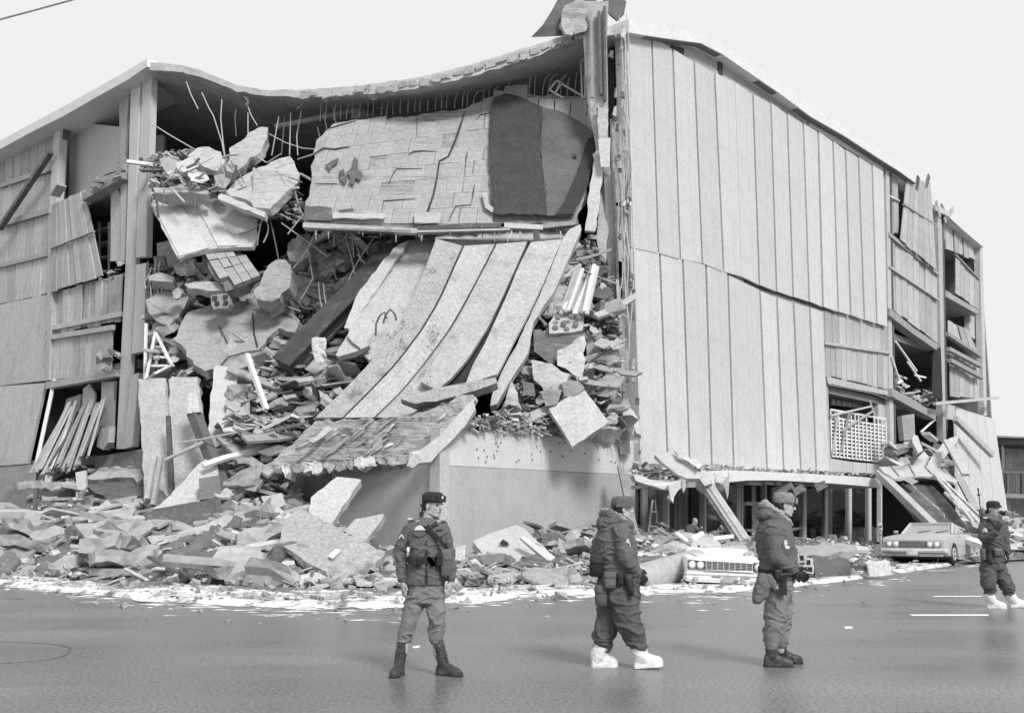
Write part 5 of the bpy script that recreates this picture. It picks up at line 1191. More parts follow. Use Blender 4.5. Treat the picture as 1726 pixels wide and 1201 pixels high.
on_heap(1330, 1500, 28, MIX, .25, .6, 0, .6)
on_heap(1590, 1740, 46, ['plank', 'plank', 'plank', 'sheet', 'slabpiece'], .5, 1.5, 0, .8, .5, )
def on_surf(poly, dfn, n_, kinds, smin, smax, face=.7, pool=None, tilt=.5):
    xs = [p[0] for p in poly]; ys = [p[1] for p in poly]; c = 0; g = 0
    while c < n_ and g < n_ * 30:
        g += 1; x, y = rnd.uniform(min(xs), max(xs)), rnd.uniform(min(ys), max(ys))
        if not inpoly(x, y, poly): continue
        k = rnd.choice(kinds); s_ = smin * (smax / smin) ** (rnd.random() ** 1.5)
        if k in ('plank', 'rod'): s_ *= 2.0
        c += 1
        if covered(W(x, y, 30), .9): continue
        piece(k, W(x, y, dfn(x, y) - .35 - rnd.random() * .4), s_, (face + rr(tilt), rr(tilt), rr(.9) if rnd.random() < .7 else rr(math.pi)), pool)
on_surf([(262, 446)] + ZA2[1:-1] + [(262, 640)], dA, 125, ['chunk', 'chunk', 'slabpiece', 'sheet', 'plank', 'rod'], .4, 1.8)
on_surf(ZA2, dA, 46, ['slabpiece', 'slabpiece', 'sheet'], .9, 2.2, .9, ('concrete', 'concrete_pale', 'broken', 'panel_grey', 'plaster'))
on_surf(ZE, dE, 16, ['slabpiece', 'sheet'], .9, 2.0, .9, ('concrete', 'concrete_pale', 'broken', 'panel_grey', 'plaster'))
on_surf(ZB, dB, 125, ['plank', 'plank', 'plank', 'sheet', 'sheet', 'chunk', 'slabpiece'], .4, 1.6, .45)
on_surf(ZC, dC, 110, ['sheet', 'sheet', 'plank', 'chunk', 'slabpiece'], .3, 1.2, 1.0)
on_surf(ZD, dD, 60, ['chunk', 'slabpiece', 'sheet', 'plank', 'rod'], .3, .9, .6)
on_surf(ZE, dE, 60, ['chunk', 'slabpiece', 'plank', 'rod', 'slabpiece', 'sheet'], .4, 1.6, .8)
on_surf(ZG, lambda x, y: onR(x, y, -.4).y, 34, ['chunk', 'sheet', 'plank', 'slabpiece'], .3, .9, .4)
on_surf(ZH, lambda x, y: onR(x, y, .3).y, 30, ['plank', 'sheet', 'sheet', 'slabpiece'], .5, 1.6, .9)
for k in range(30):                                   # sticks and rods lying over the upper slabs
    x, y = rnd.uniform(258, 520), rnd.uniform(258, 330); l_ = rnd.uniform(14, 46); an = rr(.8) if k % 3 else rnd.uniform(1, 2.2)
    MB().tube([W(x, y, 33.2), W(x + math.cos(an) * l_ * .5 + rr(3), y + math.sin(an) * l_ * .5 + rr(3), 33.1), W(x + math.cos(an) * l_, y + math.sin(an) * l_, 33.0)], rnd.choice([.02, .02, .045]), 5).build('dangling_rod', rnd.choice(['wire_pale', 'wire', 'wood', 'wood_dark']), STORE)
# ragged floor ends of the left bays
for poly in ([(150, 312), (215, 268), (215, 290), (150, 330)], [(165, 470), (210, 440), (210, 466), (172, 482)], [(170, 600), (200, 590), (200, 625), (176, 632)], [(236, 268), (262, 264), (262, 290), (240, 290)]):
    on_surf(poly, lambda x, y: onL(x, y, .35).y, 9, ['chunk', 'rod', 'sheet', 'chunk'], .2, .6, .4)
# loose rods and cables tangled below the deck
for k in range(34):
    x, y = rnd.uniform(420, 640), rnd.uniform(360, 520); L_ = rnd.uniform(30, 110); an = rnd.choice([rnd.uniform(.3, 1.2), rnd.uniform(-1.2, -.2), rnd.uniform(1.2, 1.8)]); b = rnd.uniform(-12, 12)
    pts = [W(x + math.cos(an) * L_ * (i / 6 - .5) - math.sin(an) * b * math.sin(math.pi * i / 6), y + math.sin(an) * L_ * (i / 6 - .5) + math.cos(an) * b * math.sin(math.pi * i / 6), 33.4) for i in range(7)]
    MB().tube(pts, .022, 5).build('dangling_rod', rnd.choice(['wire_pale', 'wire_pale', 'steel_pale', 'wire']), STORE)
for k in range(26):
    x, y = rnd.uniform(246, 270), rnd.uniform(262, 300) + rnd.choice([0, 170, 175]); L_ = rnd.uniform(20, 60)
    MB().tube([W(x, y, 35.4), W(x + rr(6), y + L_ * .5, 35.3), W(x + rr(14), y + L_, 35.2)], .018, 5).build('dangling_rod', rnd.choice(['wire_pale', 'wire']), STORE)
# --- small stuff nobody could count
def tiny(n_, fn, smin, smax, name, material):
    mb = MB()
    for _ in range(n_):
        c = fn()
        if covered(c, .9): continue
        s_ = smin * (smax / smin) ** (rnd.random() ** 1.6)
        if rnd.random() < .35:
            an = rr(math.pi); M_ = Matrix.Rotation(an, 3, 'Z') @ Matrix.Rotation(rr(.5), 3, 'Y') @ Matrix.Rotation(rr(.5), 3, 'X')
            mb.box(c, (s_ * rnd.uniform(2, 5), s_ * rnd.uniform(.3, .9), s_ * .25), M_)
        else:
            M_ = Matrix.Rotation(rr(3), 3, 'Z') @ Matrix.Rotation(rr(1), 3, 'X')
            mb.box(c, (s_ * rnd.uniform(.6, 1.4), s_ * rnd.uniform(.5, 1.1), s_ * rnd.uniform(.3, .8)), M_, jit=s_ * .18)
    mb.build(name, material, None, kind='stuff')
def hp(x0, x1, t0, t1):
    def f_():
        a = (rnd.uniform(x0, x1) - 863) / 1740; f, w, z = heap(a); y = f + (w - f) * (t0 + (t1 - t0) * rnd.random()); return Vector((a * y, y, heapz(a * y, y) + .03))
    return f_
def sp(poly, dfn, o_=.35):
    xs = [p[0] for p in poly]; ys = [p[1] for p in poly]
    def f_():
        while True:
            x, y = rnd.uniform(min(xs), max(xs)), rnd.uniform(min(ys), max(ys))
            if inpoly(x, y, poly): return W(x, y, dfn(x, y) - o_ * rnd.random() - .1)
    return f_
for m in ('debris_mix', 'debris_pale', 'concrete_dark'):
    k = {'debris_mix': 1.0, 'debris_pale': .8, 'concrete_dark': .45}[m]
    tiny(int(1900 * k), hp(-100, 700, -.02, 1), .06, .35, 'loose_rubble', m)
    tiny(int(1300 * k), hp(700, 1500, -.02, 1), .05, .26, 'loose_rubble', m)
    tiny(int(300 * k), hp(1560, 1800, 0, 1), .08, .4, 'loose_rubble', m)
    tiny(int(300 * k), sp(ZA, dA), .06, .28, 'loose_rubble', m)
    tiny(int(550 * k), sp(ZB, dB), .06, .26, 'loose_rubble', m)
    tiny(int(330 * k), sp(ZC, dC), .05, .2, 'loose_rubble', m)
    tiny(int(260 * k), sp(ZD, dD), .06, .25, 'loose_rubble', m)
    tiny(int(140 * k), sp(ZE, dE), .06, .28, 'loose_rubble', m)
    tiny(int(200 * k), sp([(850, 690), (1050, 735), (1050, 745), (760, 720), (780, 705)], lambda x, y: onR(x, y, -.1).y), .05, .2, 'loose_rubble', m)
    tiny(int(160 * k), sp([(1066, 785), (1230, 785), (1230, 800), (1068, 806)], lambda x, y: onR(x, y, 1.2).y), .06, .25, 'loose_rubble', m)
    tiny(int(110 * k), sp([(1230, 786), (1480, 798), (1480, 803), (1230, 794)], lambda x, y: onR(x, y, 1.2).y), .04, .12, 'loose_rubble', m)
def sn():
    a = rnd.uniform(-.5, .5); y = kerb_y(a) + abs(rnd.gauss(.6, 1.5)); return Vector((a * y, y, .08))
tiny(520, sn, .03, .16, 'loose_rubble', 'debris_mix'); tiny(260, sn, .03, .12, 'loose_rubble', 'concrete_dark')
# splintered straw-like strips hanging over the edge of the corner wall
mb = MB()
for k in range(260):
    x = rnd.uniform(780, 1050); y = 705 + (x - 780) * .12 + rr(8)
    p = W(x, y, onR(x, y, .15).y); l = rnd.uniform(.1, .5); mb.beam(p, p + Vector((rr(l), rr(.1), rr(l) * .6 - .1)), .02, .02)
mb.build('splinters', 'wood', None, kind='stuff')
# hand-placed boards and slabs of the left heap
for px, d, m, nm, l, c in (
    ([(0, 930), (34, 918), (60, 926), (40, 944), (4, 948)], (26.4, 25.6), 'concrete', 'slab_piece', 'grey slab tipped at the far left edge just above the snow', 'slab'),
    ([(60, 940), (96, 936), (150, 946), (148, 952), (64, 950)], (25.8, 25.3), 'wood_dark', 'dark_plank', 'dark plank lying level below the rectangular block', 'plank'),
    ([(150, 902), (196, 884), (214, 890), (176, 914), (154, 918)], (27.2, 26.4), 'concrete_dark', 'dark_board', 'dark board tilted between the rectangular block and the dark edge slab', 'board'),
    ([(168, 930), (206, 920), (214, 934), (180, 948)], (26.0, 25.4), 'concrete_pale', 'slab_piece', 'pale slab piece at the left end of the black tar sheet', 'slab'),
    ([(404, 868), (430, 858), (446, 872), (440, 900), (416, 906), (402, 890)], (26.6, 25.8), 'tar_worn', 'tar_sheet', 'blackish torn sheet leaning left of the scuffed panel', 'tar sheet'),
    ([(440, 836), (474, 830), (482, 850), (452, 862)], (28.2, 27.6), 'concrete_pale', 'slab_piece', 'pale square slab piece above the scuffed panel\'s left corner', 'slab'),
    ([(410, 800), (432, 790), (446, 806), (430, 828), (412, 824)], (29.2, 28.6), 'concrete', 'slab_piece', 'grey slab piece hanging at the left end of the jagged lip', 'slab'),
    ([(360, 938), (372, 900), (398, 868), (408, 872), (386, 914), (372, 944)], (25.6, 25.2), 'wood_dark', 'dark_plank', 'dark narrow plank standing aslant right of the pale slab', 'plank'),
    ([(452, 900), (478, 872), (486, 862), (492, 868), (470, 896), (458, 912)], (25.0, 24.4), 'wood', 'pale_plank', 'pale plank along the left edge of the scuffed panel', 'plank'),
    ([(590, 700), (560, 712), (520, 742), (528, 746), (566, 720), (596, 708)], (28.9, 28.3), 'wood', 'pale_plank', 'thin plank lying on the upper slope of the tipped floor slab', 'plank')):
    TH(nm, px, d, .1, m, l, c, rough=.02)
# boards sticking up over the broken roof line at the right
for a, b in (((1556, 330), (1566, 296)), ((1544, 320), (1548, 298)), ((1584, 366), (1578, 338)), ((1592, 372), (1606, 352)), ((1576, 350), (1600, 362)), ((1586, 346), (1598, 370))):
    MB().beam(onR(*a, .3), onR(*b, .35), .3, .07, up=nRo).build('broken_batten', rnd.choice(['wood', 'board', 'wood_dark']), STORE)
# --- stones and scraps on the snow and the road, one by one
for px, py, s_ in ((1219, 990, .22), (650, 1000, .42), (832, 985, .36), (946, 1003, .34), (168, 1006, .12), (240, 1018, .14), (285, 984, .25), (330, 988, .25), (388, 990, .3), (497, 1010, .2), (512, 998, .2), (586, 1008, .2), (1146, 1007, .1), (1190, 1010, .08), (1008, 984, .5), (1400, 1000, .1), (870, 996, .12), (770, 1005, .1), (225, 995, .15), (100, 990, .14), (1330, 1003, .12), (690, 996, .18), (1490, 988, .1), (1540, 992, .08), (1455, 1010, .06)):
    p = G(px, py + 6, .02); z = .15 if py < 1003 else .03
    piece('chunk', (p.x, p.y, z + s_ * .15), s_, (rr(.3), rr(.3), rr(3)), ('stone', 'broken'))
mb = MB()
for k in range(240):
    px = rnd.uniform(-50, 1750); a = (px - 863) / 1740; y = kerb_y(a) + rnd.gauss(.2, 1.6)
    if y < 8: continue
    s_ = .02 + .09 * rnd.random() ** 3; c = Vector((a * y, y, .02 if y < kerb_y(a) - .4 else .2))
    mb.hull([c + Vector((rnd.gauss(0, 1), rnd.gauss(0, 1), rnd.gauss(0, .7))).normalized() * s_ for _ in range(8)])
mb.build('gravel', 'stone', None, kind='stuff')
MB().poly([G(1423, 1056, .006), G(1436, 1056, .006), G(1437, 1059, .006), G(1424, 1059.5, .006)], Vector((0, 0, .01))).build('paper_scrap', 'white_paint', None, label='white paper scrap on the wet road between the third and fourth soldiers', cat='paper')
MB().poly([G(695, 1090, .006), G(708, 1088, .006), G(706, 1091.5, .006), G(696, 1092, .006)], Vector((0, 0, .01))).build('paper_scrap', 'white_paint', None, label='tiny white scrap on the road between the first soldier\'s boots', cat='paper')

# ------------------------------------------------------------------ bundle of boards slid out of the left bay
for k in range(26):
    u = k / 25; x0 = 112 + u * 66 + rr(.8); y0 = 688 + rr(12) - u * 6; x1 = 56 + u * 90 + rr(6); y1 = 792 + rr(10)
    if u > .85: y1 = 770
    m = rnd.choice(['wood', 'plaster', 'wood', 'wood_dark', 'concrete_pale']); dd = 36.3 - .5 * rnd.random()
    MB().beam(W(x0, y0, onL(x0, y0, .2).y), W(x1, y1, onL(x1, y1, 1.6).y), .10 + .12 * rnd.random(), .06, up=nLo).build('slid_board', m, None, label=f"{ORD(k)} board from the left, {'dark' if m == 'wood_dark' else 'light'}, in the bundle slid out of the lower left bay", cat='board', group='boards slid out of the lower left bay')
o = facade_panel('pointed_board', [(140, 655), (150, 647), (160, 662), (158, 700), (138, 696)], onL, -.1, .08, 'panel', None, label='pale board with a pointed top standing in the lower left bay', cat='board')
o = facade_panel('tall_board', [(171, 643), (193, 642), (188, 755), (170, 752)], onL, -.05, .1, 'panel', None, label='tall pale board standing beside the twin column in the lower left bay', cat='board')
facade_panel('small_frame_box', [(112, 672), (136, 664), (134, 692), (106, 697)], onL, -.1, .2, 'concrete', None, label='small window-like grey box above the bundle of slid boards', cat='box')
facade_panel('crumpled_cloth', [(166, 722), (184, 718), (182, 745), (174, 758), (163, 752)], onL, .4, .25, 'white_cloth', None, label='crumpled white cloth at the foot of the tall pale board', cat='cloth')
MB().beam(onL(60, 790, 1.4), onL(92, 640, .2), .14, .10).build('slanting_post', 'plaster', None, label='pale slanting post at the left edge of the slid boards', cat='post')
MB().beam(onL(0, 385, .5), onL(86, 256, .5), .22, .2).build('slanting_pole', 'steel', None, label='dark pole slanting across the board wall at the far left', cat='pole')
MB().beam(onL(92, 330, .4), onL(104, 312, .4), .4, .1).build('torn_strip', 'concrete', STORE)
# step ladders
for k, (segs, lab) in enumerate(((([(262, 560), (246, 640)], [(262, 560), (292, 618)], [(256, 600), (278, 602)], [(252, 616), (284, 616)]), 'white folding ladder standing open beside the twin column'), (([(278, 560), (256, 636)], [(262, 556), (286, 612)], [(258, 584), (272, 584)], [(260, 604), (268, 604)]), 'second white ladder crossed behind the open folding one'))):
    L0 = thing('step_ladder', lab, 'ladder', W(268, 640, 33.6), 'white ladders beside the twin column')
    for i, (a, b) in enumerate(segs): MB().beam(W(*a, 33.4 + k * .4), W(*b, 33.2 + k * .4), .09 if i < 2 else .06, .07).build('rail' if i < 2 else 'rung', 'white_paint', L0)
MB().tube([W(246, 545, 33.8), W(244, 650, 33.6)], .06, 6).build('white_pole', 'white_paint', None, label='white upright pole beside the ladders and the twin column', cat='pole')
MB().beam(W(416, 597, 30.8), W(449, 690, 30.0), .14, .12).build('white_pole', 'white_paint', None, label='white bent pole leaning over the planks right of the standing panels', cat='pole')
relief(slab('hanging_cloth', [(526, 571), (533, 568), (541, 573), (547, 571), (549, 588), (546, 599), (541, 590), (539, 596), (545, 611), (540, 613), (533, 611), (529, 600), (526, 590)], (30.6, 30.5), .05, 'white_cloth', None, .03, label='white cloth hanging from the diagonal steel beam', cat='cloth', kind='thing'), .12, 2)
# ------------------------------------------------------------------ debris over the canopy and shop front
TH('canopy_slab', [(1104, 766), (1120, 760), (1160, 776), (1182, 800), (1180, 806), (1158, 806), (1128, 788)], (31.0, 30.6), .15, 'panel', 'pale slab sliding off the broken left end of the canopy', 'slab', rough=.02)
TH('torn_sheet', [(1137, 760), (1156, 768), (1172, 774), (1184, 784), (1178, 790), (1158, 776)], (30.8, 30.5), .05, 'white_cloth', 'crumpled white strip on the slab over the broken canopy', 'sheet', rough=.04)
TH('canopy_wedge', [(1182, 790), (1205, 800), (1204, 812), (1188, 818), (1178, 806)], (31.2, 31.0), .3, 'plaster', 'light wedge of broken canopy above the fallen fluted post', 'canopy fragment', rough=.03)
TH('canopy_wedge', [(1205, 796), (1226, 792), (1228, 800), (1216, 814), (1206, 812)], (32.4, 32.2), .3, 'plaster', 'light wedge of broken canopy right of the one above the fluted post', 'canopy fragment', rough=.03)
# fallen fluted post
FPOST = thing('fluted_post', 'pale fluted post fallen aslant from the canopy to the crushed white car', 'post', W(1255, 915, 29.5))
pa, pb = W(1192, 820, 31.5), W(1256, 916, 29.4); ax = (pb - pa).normalized(); sx = ax.cross(Vector((0, 1, 0))).normalized(); fx_ = sx.cross(ax).normalized()
mb = MB(); n_ = 20; rings = []
for k in range(5):
    p = pa.lerp(pb, k / 4); ring = []
    for j in range(n_):
        th = 2 * math.pi * j / n_; rd = .21 * (1.0 if j % 2 else .86); ring.append(p + sx * math.cos(th) * rd + fx_ * math.sin(th) * rd)
    rings.append(ring)
mb.loft(rings).build('shaft', 'concrete_pale', FPOST)
MB().tube([pa - ax * .25 + fx_ * .05, pa, pa + ax * .06], [.30, .28, .2], 10).build('capital', 'plaster', FPOST)
MB().beam(W(1192, 840, 30.6), W(1236, 905, 29.4), .09, .12).build('post_brace', 'steel', None, label='thin dark brace fallen behind the fluted post', cat='brace')
MB().beam(W(1190, 868, 30.6), W(1234, 880, 30.4), .07, .12).build('rail', 'steel', None, label='short dark rail behind the fluted post', cat='rail')
# big pale tube and dark curved sheet
def bigtube(name, p0, p1, r0, material, label, cat, inner):
    t = MB(); a, b = Vector(p0), Vector(p1); n_ = 28; d = (b - a).normalized(); s_ = d.cross(Vector((0, 0, 1))).normalized(); u = s_.cross(d)
    rings = []
    for q in (0, .25, .5, .75, 1): rings.append([a.lerp(b, q) + (s_ * math.cos(2 * math.pi * j / n_) + u * math.sin(2 * math.pi * j / n_)) * r0 * (1 + .03 * noise.noise(Vector((q * 3, j * .4, 0)))) for j in range(n_)])
    for q in (1, .75, .5, .25, 0): rings.append([a.lerp(b, q) + (s_ * math.cos(2 * math.pi * j / n_) + u * math.sin(2 * math.pi * j / n_)) * r0 * .9 for j in range(n_)])
    return t.loft(rings, caps=False).build(name, material, None, smooth=True, label=label, cat=cat)
bigtube('round_tube', W(1066, 980, 21.6), W(1190, 944, 24.0), .32, 'concrete_pale', 'big pale round tube lying between the second soldier and the crushed white car', 'tube', None)
CS = MB(); rings = []
for i in range(13):
    t = i / 12; x0 = 1362 + 70 * t; rings.append([(x0, t)])
o_ = MB(); rows = []
for j in range(9):
    th = R(-20 + 130 * j / 8); row = []
    for i in range(9):
        t = i / 8; x = 1366 + 62 * t; r_ = .36 - .07 * t
        c = W(x, 957, 24.5 + .8 * t); row.append(c + Vector((0, -math.cos(th) * r_, math.sin(th) * r_ - .08 + .04 * math.sin(t * 9))))
    rows.append(row)
for row in rows: pass
vs = sum(rows, []); vs2 = [v + Vector((0, .03, -.03)) for v in vs]; q = 9
fs = [(j * q + i, j * q + i + 1, (j + 1) * q + i + 1, (j + 1) * q + i) for j in range(8) for i in range(8)]
o_.add(vs, fs).add(vs2, [f[::-1] for f in fs]).build('curved_sheet', 'tar_worn', None, smooth=True, label='dark curved metal sheet lying open behind the third soldier', cat='metal sheet')
# hollow blocks in a small tumbled stack
def hollow(c, s_, rz, lab):
    M_ = Matrix.Rotation(rz, 3, 'Z') @ Matrix.Rotation(rr(.12), 3, 'Y'); mb = MB()
    B = thing('hollow_block', lab, 'concrete block', c, 'hollow concrete blocks stacked behind the third soldier')
    o = lambda x, y, z: Vector(c) + M_ @ Vector((x, y, z)) * s_
    for z in (-.26, .26): mb.box(o(0, 0, z), (1.0 * s_, .5 * s_, .12 * s_), M_)
    for x in (-.45, 0, .45): mb.box(o(x, 0, 0), (.12 * s_, .496 * s_, .41 * s_), M_)
    mb.build('shell', 'plaster', B)
    MB().box(o(0, .2, 0), (.9 * s_, .04, .4 * s_), M_).build('back_web', 'concrete_dark', B)
for i, (x, y, l) in enumerate(((1347, 940, 'topmost white hollow block of the tumbled stack behind the third soldier'), (1358, 947, 'white hollow block just under the topmost one behind the third soldier'), (1345, 955, 'third white hollow block down the stack behind the third soldier'), (1360, 958, 'white hollow block tipped right in the stack behind the third soldier'), (1348, 966, 'lowest white hollow block on the snow behind the third soldier'))):
    hollow(W(x, y, 23.6 + .1 * i), .30, rr(.5), l)
TH('flat_slab', [(1336, 920), (1400, 915), (1440, 918), (1442, 925), (1404, 934), (1350, 936), (1338, 930)], (26.5, 25.2), .15, 'concrete', 'flat grey slab bridging the hollow blocks and the dark curved sheet', 'slab', rough=.03)
MB().tube([W(1424, 924, 27.5), W(1462, 927, 27.6)], .10, 8).build('white_pipe', 'plaster', None, label='short white pipe end right of the flat grey slab', cat='pipe')
TH('pale_box', [(1462, 950), (1500, 946), (1503, 968), (1466, 971)], 25.0, .4, 'plaster', 'pale square box on the snow below the parking meter', 'box', rough=.02)
MB().beam(W(1432, 955, 25.2), W(1466, 958, 25.2), .1, .12).build('dark_bar', 'steel', None, label='dark bar lying left of the pale square box', cat='bar')
TH('white_sheet', [(1165, 914), (1180, 905), (1200, 905), (1214, 914), (1217, 923), (1192, 926), (1165, 930)], (24.6, 24.4), .05, 'panel_grey', 'white bent sheet with a slot above the headlights of the crushed white car', 'sheet', rough=.02)
TH('dark_slot', [(1176, 918.5), (1180, 918), (1180, 927), (1176, 928)], 24.3, .02, 'tar', 'dark slot in the white bent sheet', 'slot')
TH('flat_slab', [(1190, 930), (1216, 921), (1256, 918), (1262, 924), (1254, 932), (1216, 936)], (24.2, 23.5), .14, 'concrete_pale', 'flat pale slab lying on the bonnet of the crushed white car', 'slab', rough=.02)
TH('bonnet_stone', [(1255, 934), (1260, 928), (1268, 928), (1274, 934), (1270, 938), (1258, 938)], 22.6, .25, 'stone', 'grey stone lying on the right side of the crushed bonnet', 'stone', rough=.03)
for a, b, lab in (((1060, 930), (1140, 944), 'long white lath crossing the debris right of the second soldier'), ((1140, 898), (1166, 918), 'short lath pointing up left of the white bent sheet'), ((1166, 908), (1184, 898), 'pale bent lath sticking up behind the white bent sheet'), ((1200, 907), (1235, 903), 'white rail lying behind the white bent sheet'), ((1078, 938), (1092, 958), 'dark-edged lath leaning by the second soldier')):
    MB().beam(W(*a, 25.2), W(*b, 25.6), .09, .09).build('lath', 'white_paint', None, label=lab, cat='lath')
# dark crouching figure in the display window comes with the people

# ------------------------------------------------------------------ fallen canopy at the right
FC = thing('fallen_canopy', 'dark canopy section fallen slantwise onto the rear of the dusty grey car', 'canopy', W(1560, 893, 36))
def fc(px, off=0.0, thick=.15, m='concrete_dark', name='soffit', rough=0):
    P_ = fitplane([W(x, y, 42.5 - (y - 800) * .075) for x, y in px]); nn = nrm(P_); P_ = [p + nn * off for p in P_]
    return MB().poly(rough_outline(P_, .3, rough) if rough else P_, -nn * thick, rough * .5).build(name, m, FC)
fc([(1498, 818), (1535, 815), (1572, 818), (1592, 838), (1612, 862), (1640, 902), (1600, 898), (1564, 893)], 0, .15, 'steel')
fc([(1476, 802), (1486, 800), (1580, 892), (1568, 893)], .25, .3, 'plaster', 'edge_beam')
fc([(1480, 800), (1535, 797), (1582, 800), (1614, 822), (1606, 827), (1572, 818), (1535, 816), (1506, 821), (1492, 812)], .35, .1, 'panel', 'deck', .02)
for a, b in (((1500, 800), (1514, 818)), ((1530, 798), (1540, 816)), ((1556, 799), (1572, 817))): fc([a, (a[0] + 2, a[1]), (b[0] + 2, b[1]), b], .37, .04, 'steel', 'deck_joint')
for a, b, w in (((1572, 818), (1632, 896), 6), ((1590, 850), (1636, 900), 5), ((1600, 852), (1646, 902), 6), ((1584, 826), (1650, 892), 4), ((1534, 836), (1590, 890), 1.5)):
    fc([a, (a[0] + w, a[1]), (b[0] + w, b[1]), b], .5, .1, 'plaster' if w > 2 else 'steel_pale', 'torn_strip', .02)
fc([(1508, 819), (1512, 818), (1528, 832), (1524, 833)], .1, .04, 'tar', 'slot'); fc([(1518, 818), (1522, 817), (1538, 831), (1534, 832)], .1, .04, 'tar', 'slot')
TH('leaning_slab', [(1556, 795), (1574, 764), (1600, 738), (1616, 731), (1614, 744), (1592, 770), (1572, 800)], (43.5, 42), .2, 'panel_grey', 'wide grey panel leaning above the fallen canopy', 'wall panel', rough=.02)
TH('leaning_slab', [(1536, 790), (1548, 770), (1558, 760), (1566, 770), (1556, 796)], (43.5, 42.6), .15, 'panel', 'short pale panel leaning left of the wide grey one above the fallen canopy', 'wall panel', rough=.02)
TH('leaning_slab', [(1540, 732), (1547, 734), (1556, 758), (1548, 764), (1538, 745)], (44, 43.4), .12, 'panel', 'narrow pale panel standing behind the short leaning one', 'wall panel', rough=.02)
TH('display_counter', [(1520, 700), (1541, 697), (1543, 740), (1524, 742)], 46.5, .6, 'concrete', 'grey upright cabinet hanging out of the second floor beside the grille', 'cabinet')
for a, b, lab in (((1596, 742), (1628, 800), 'pale splintered board under the wide grey leaning panel'), ((1614, 800), (1646, 860), 'pale splintered board right of the fallen canopy'), ((1575, 742), (1560, 730), 'short board at the top of the leaning panels')):
    MB().beam(W(*a, 42.4), W(*b, 40.5), .3, .12).build('splintered_board', 'wood', None, label=lab, cat='board')
for a, b, lab in (((1552, 728), (1576, 706), 'curved pale batten by the grey cabinet'), ((1530, 610), (1552, 642), 'thin bent tube standing on the second floor rubble'), ((1509, 575), (1545, 625), 'long thin rod across the upper opening of the second bay'), ((1503, 600), (1515, 640), 'short thin rod at the left of the upper opening'), ((1542, 632), (1560, 636), 'thin level rod beside the dark curtain')):
    pa_, pb_ = onR(*a, .2), onR(*b, .2); MB().beam(pa_, pb_, .08, .08).build('thin_rod', 'white_paint', None, label=lab, cat='rod')

# ------------------------------------------------------------------ parking meter
PMt = W(1486, 942, 34.6)
PM = thing('parking_meter', 'pale parking meter on a thin post before the dark shop windows', 'parking meter', (PMt.x, PMt.y, 0))
MB().tube([(PMt.x, PMt.y, 0), (PMt.x, PMt.y, .85)], .035, 10).build('post', 'steel_pale', PM)
mb = MB(); rings = []
for z, rx, ry in ((.84, .045, .04), (.92, .06, .05), (1.02, .085, .065), (1.12, .095, .07), (1.19, .08, .06), (1.24, .05, .04), (1.255, .02, .02)):
    rings.append([(PMt.x + math.cos(2 * math.pi * j / 14) * rx, PMt.y + math.sin(2 * math.pi * j / 14) * ry, z) for j in range(14)])
mb.loft(rings).build('meter_head', 'plaster', PM, smooth=True)
MB().box((PMt.x, PMt.y - .07, 1.13), (.10, .02, .07)).build('dial_window', 'steel', PM)
MB().box((PMt.x, PMt.y - .058, 1.0), (.05, .02, .05)).build('coin_plate', 'steel', PM)

# ------------------------------------------------------------------ overhead cable at the upper left and the far building
MB().tube([W(-120, 62, 21), W(0, 33, 22), W(60, 17, 22.4), (W(126, -1, 23)), W(300, -52, 25)], .022, 6).build('overhead_cable', 'wire', None, label='thin dark overhead cable crossing the top left corner of the sky', cat='cable')
MT2 = thing('motel', 'two-storey motel with balconies far behind the right end of the store', 'building', W(1740, 880, 92))
def mw(x, y, o=0.0): return W(x, y, 92 - o + (x - 1680) * -.06)
def mq(q, o, t, m, name, parent=MT2): return MB().poly([mw(x, y, o) for x, y in q], Vector((0, t, 0))).build(name, m, parent)
mq([(1674, 746), (1860, 752), (1860, 905), (1674, 900)], 0, 8, 'concrete', 'wall')
mq([(1672, 735), (1740, 738), (1860, 744), (1860, 758), (1672, 748)], 1.6, 3, 'interior', 'roof')
mq([(1672, 733), (1740, 736), (1860, 741), (1860, 744), (1740, 738.5), (1672, 736)], 1.8, 3, 'fascia', 'roof_edge')
for x in (1684, 1696, 1712, 1724, 1740, 1756, 1780, 1800, 1825):
    w_ = mq([(x, 757), (x + 7, 757), (x + 7, 790), (x, 790)], .12, .1, 'interior', 'window'); mq([(x + 7.6, 757), (x + 10, 757), (x + 10, 790), (x + 7.6, 790)], .2, .1, 'plaster', 'mullion')
for x in (1688, 1708, 1730, 1752, 1776, 1800):
    mq([(x, 844), (x + 12, 844), (x + 12, 890), (x, 890)], .12, .1, 'interior', 'door'); mq([(x + 13, 844), (x + 14.5, 844), (x + 14.5, 890), (x + 13, 890)], .2, .1, 'plaster', 'mullion')
mq([(1672, 793), (1860, 797), (1860, 800), (1672, 796)], 1.5, .15, 'concrete_pale', 'balcony_rail')
mq([(1672, 831), (1860, 834), (1860, 842), (1672, 838)], 1.6, 1.6, 'fascia', 'balcony_floor')
for k in range(48):
    x = 1674 + k * 3.6; mq([(x, 797), (x + 1.2, 797), (x + 1.2, 831), (x, 831)], 1.45, .1, rnd.choice(['concrete', 'concrete_pale', 'interior']), 'baluster')
for x in (1690, 1732, 1780): mq([(x, 748), (x + 2, 748), (x + 2, 898), (x, 896)], 1.5, .2, 'concrete_pale', 'post')

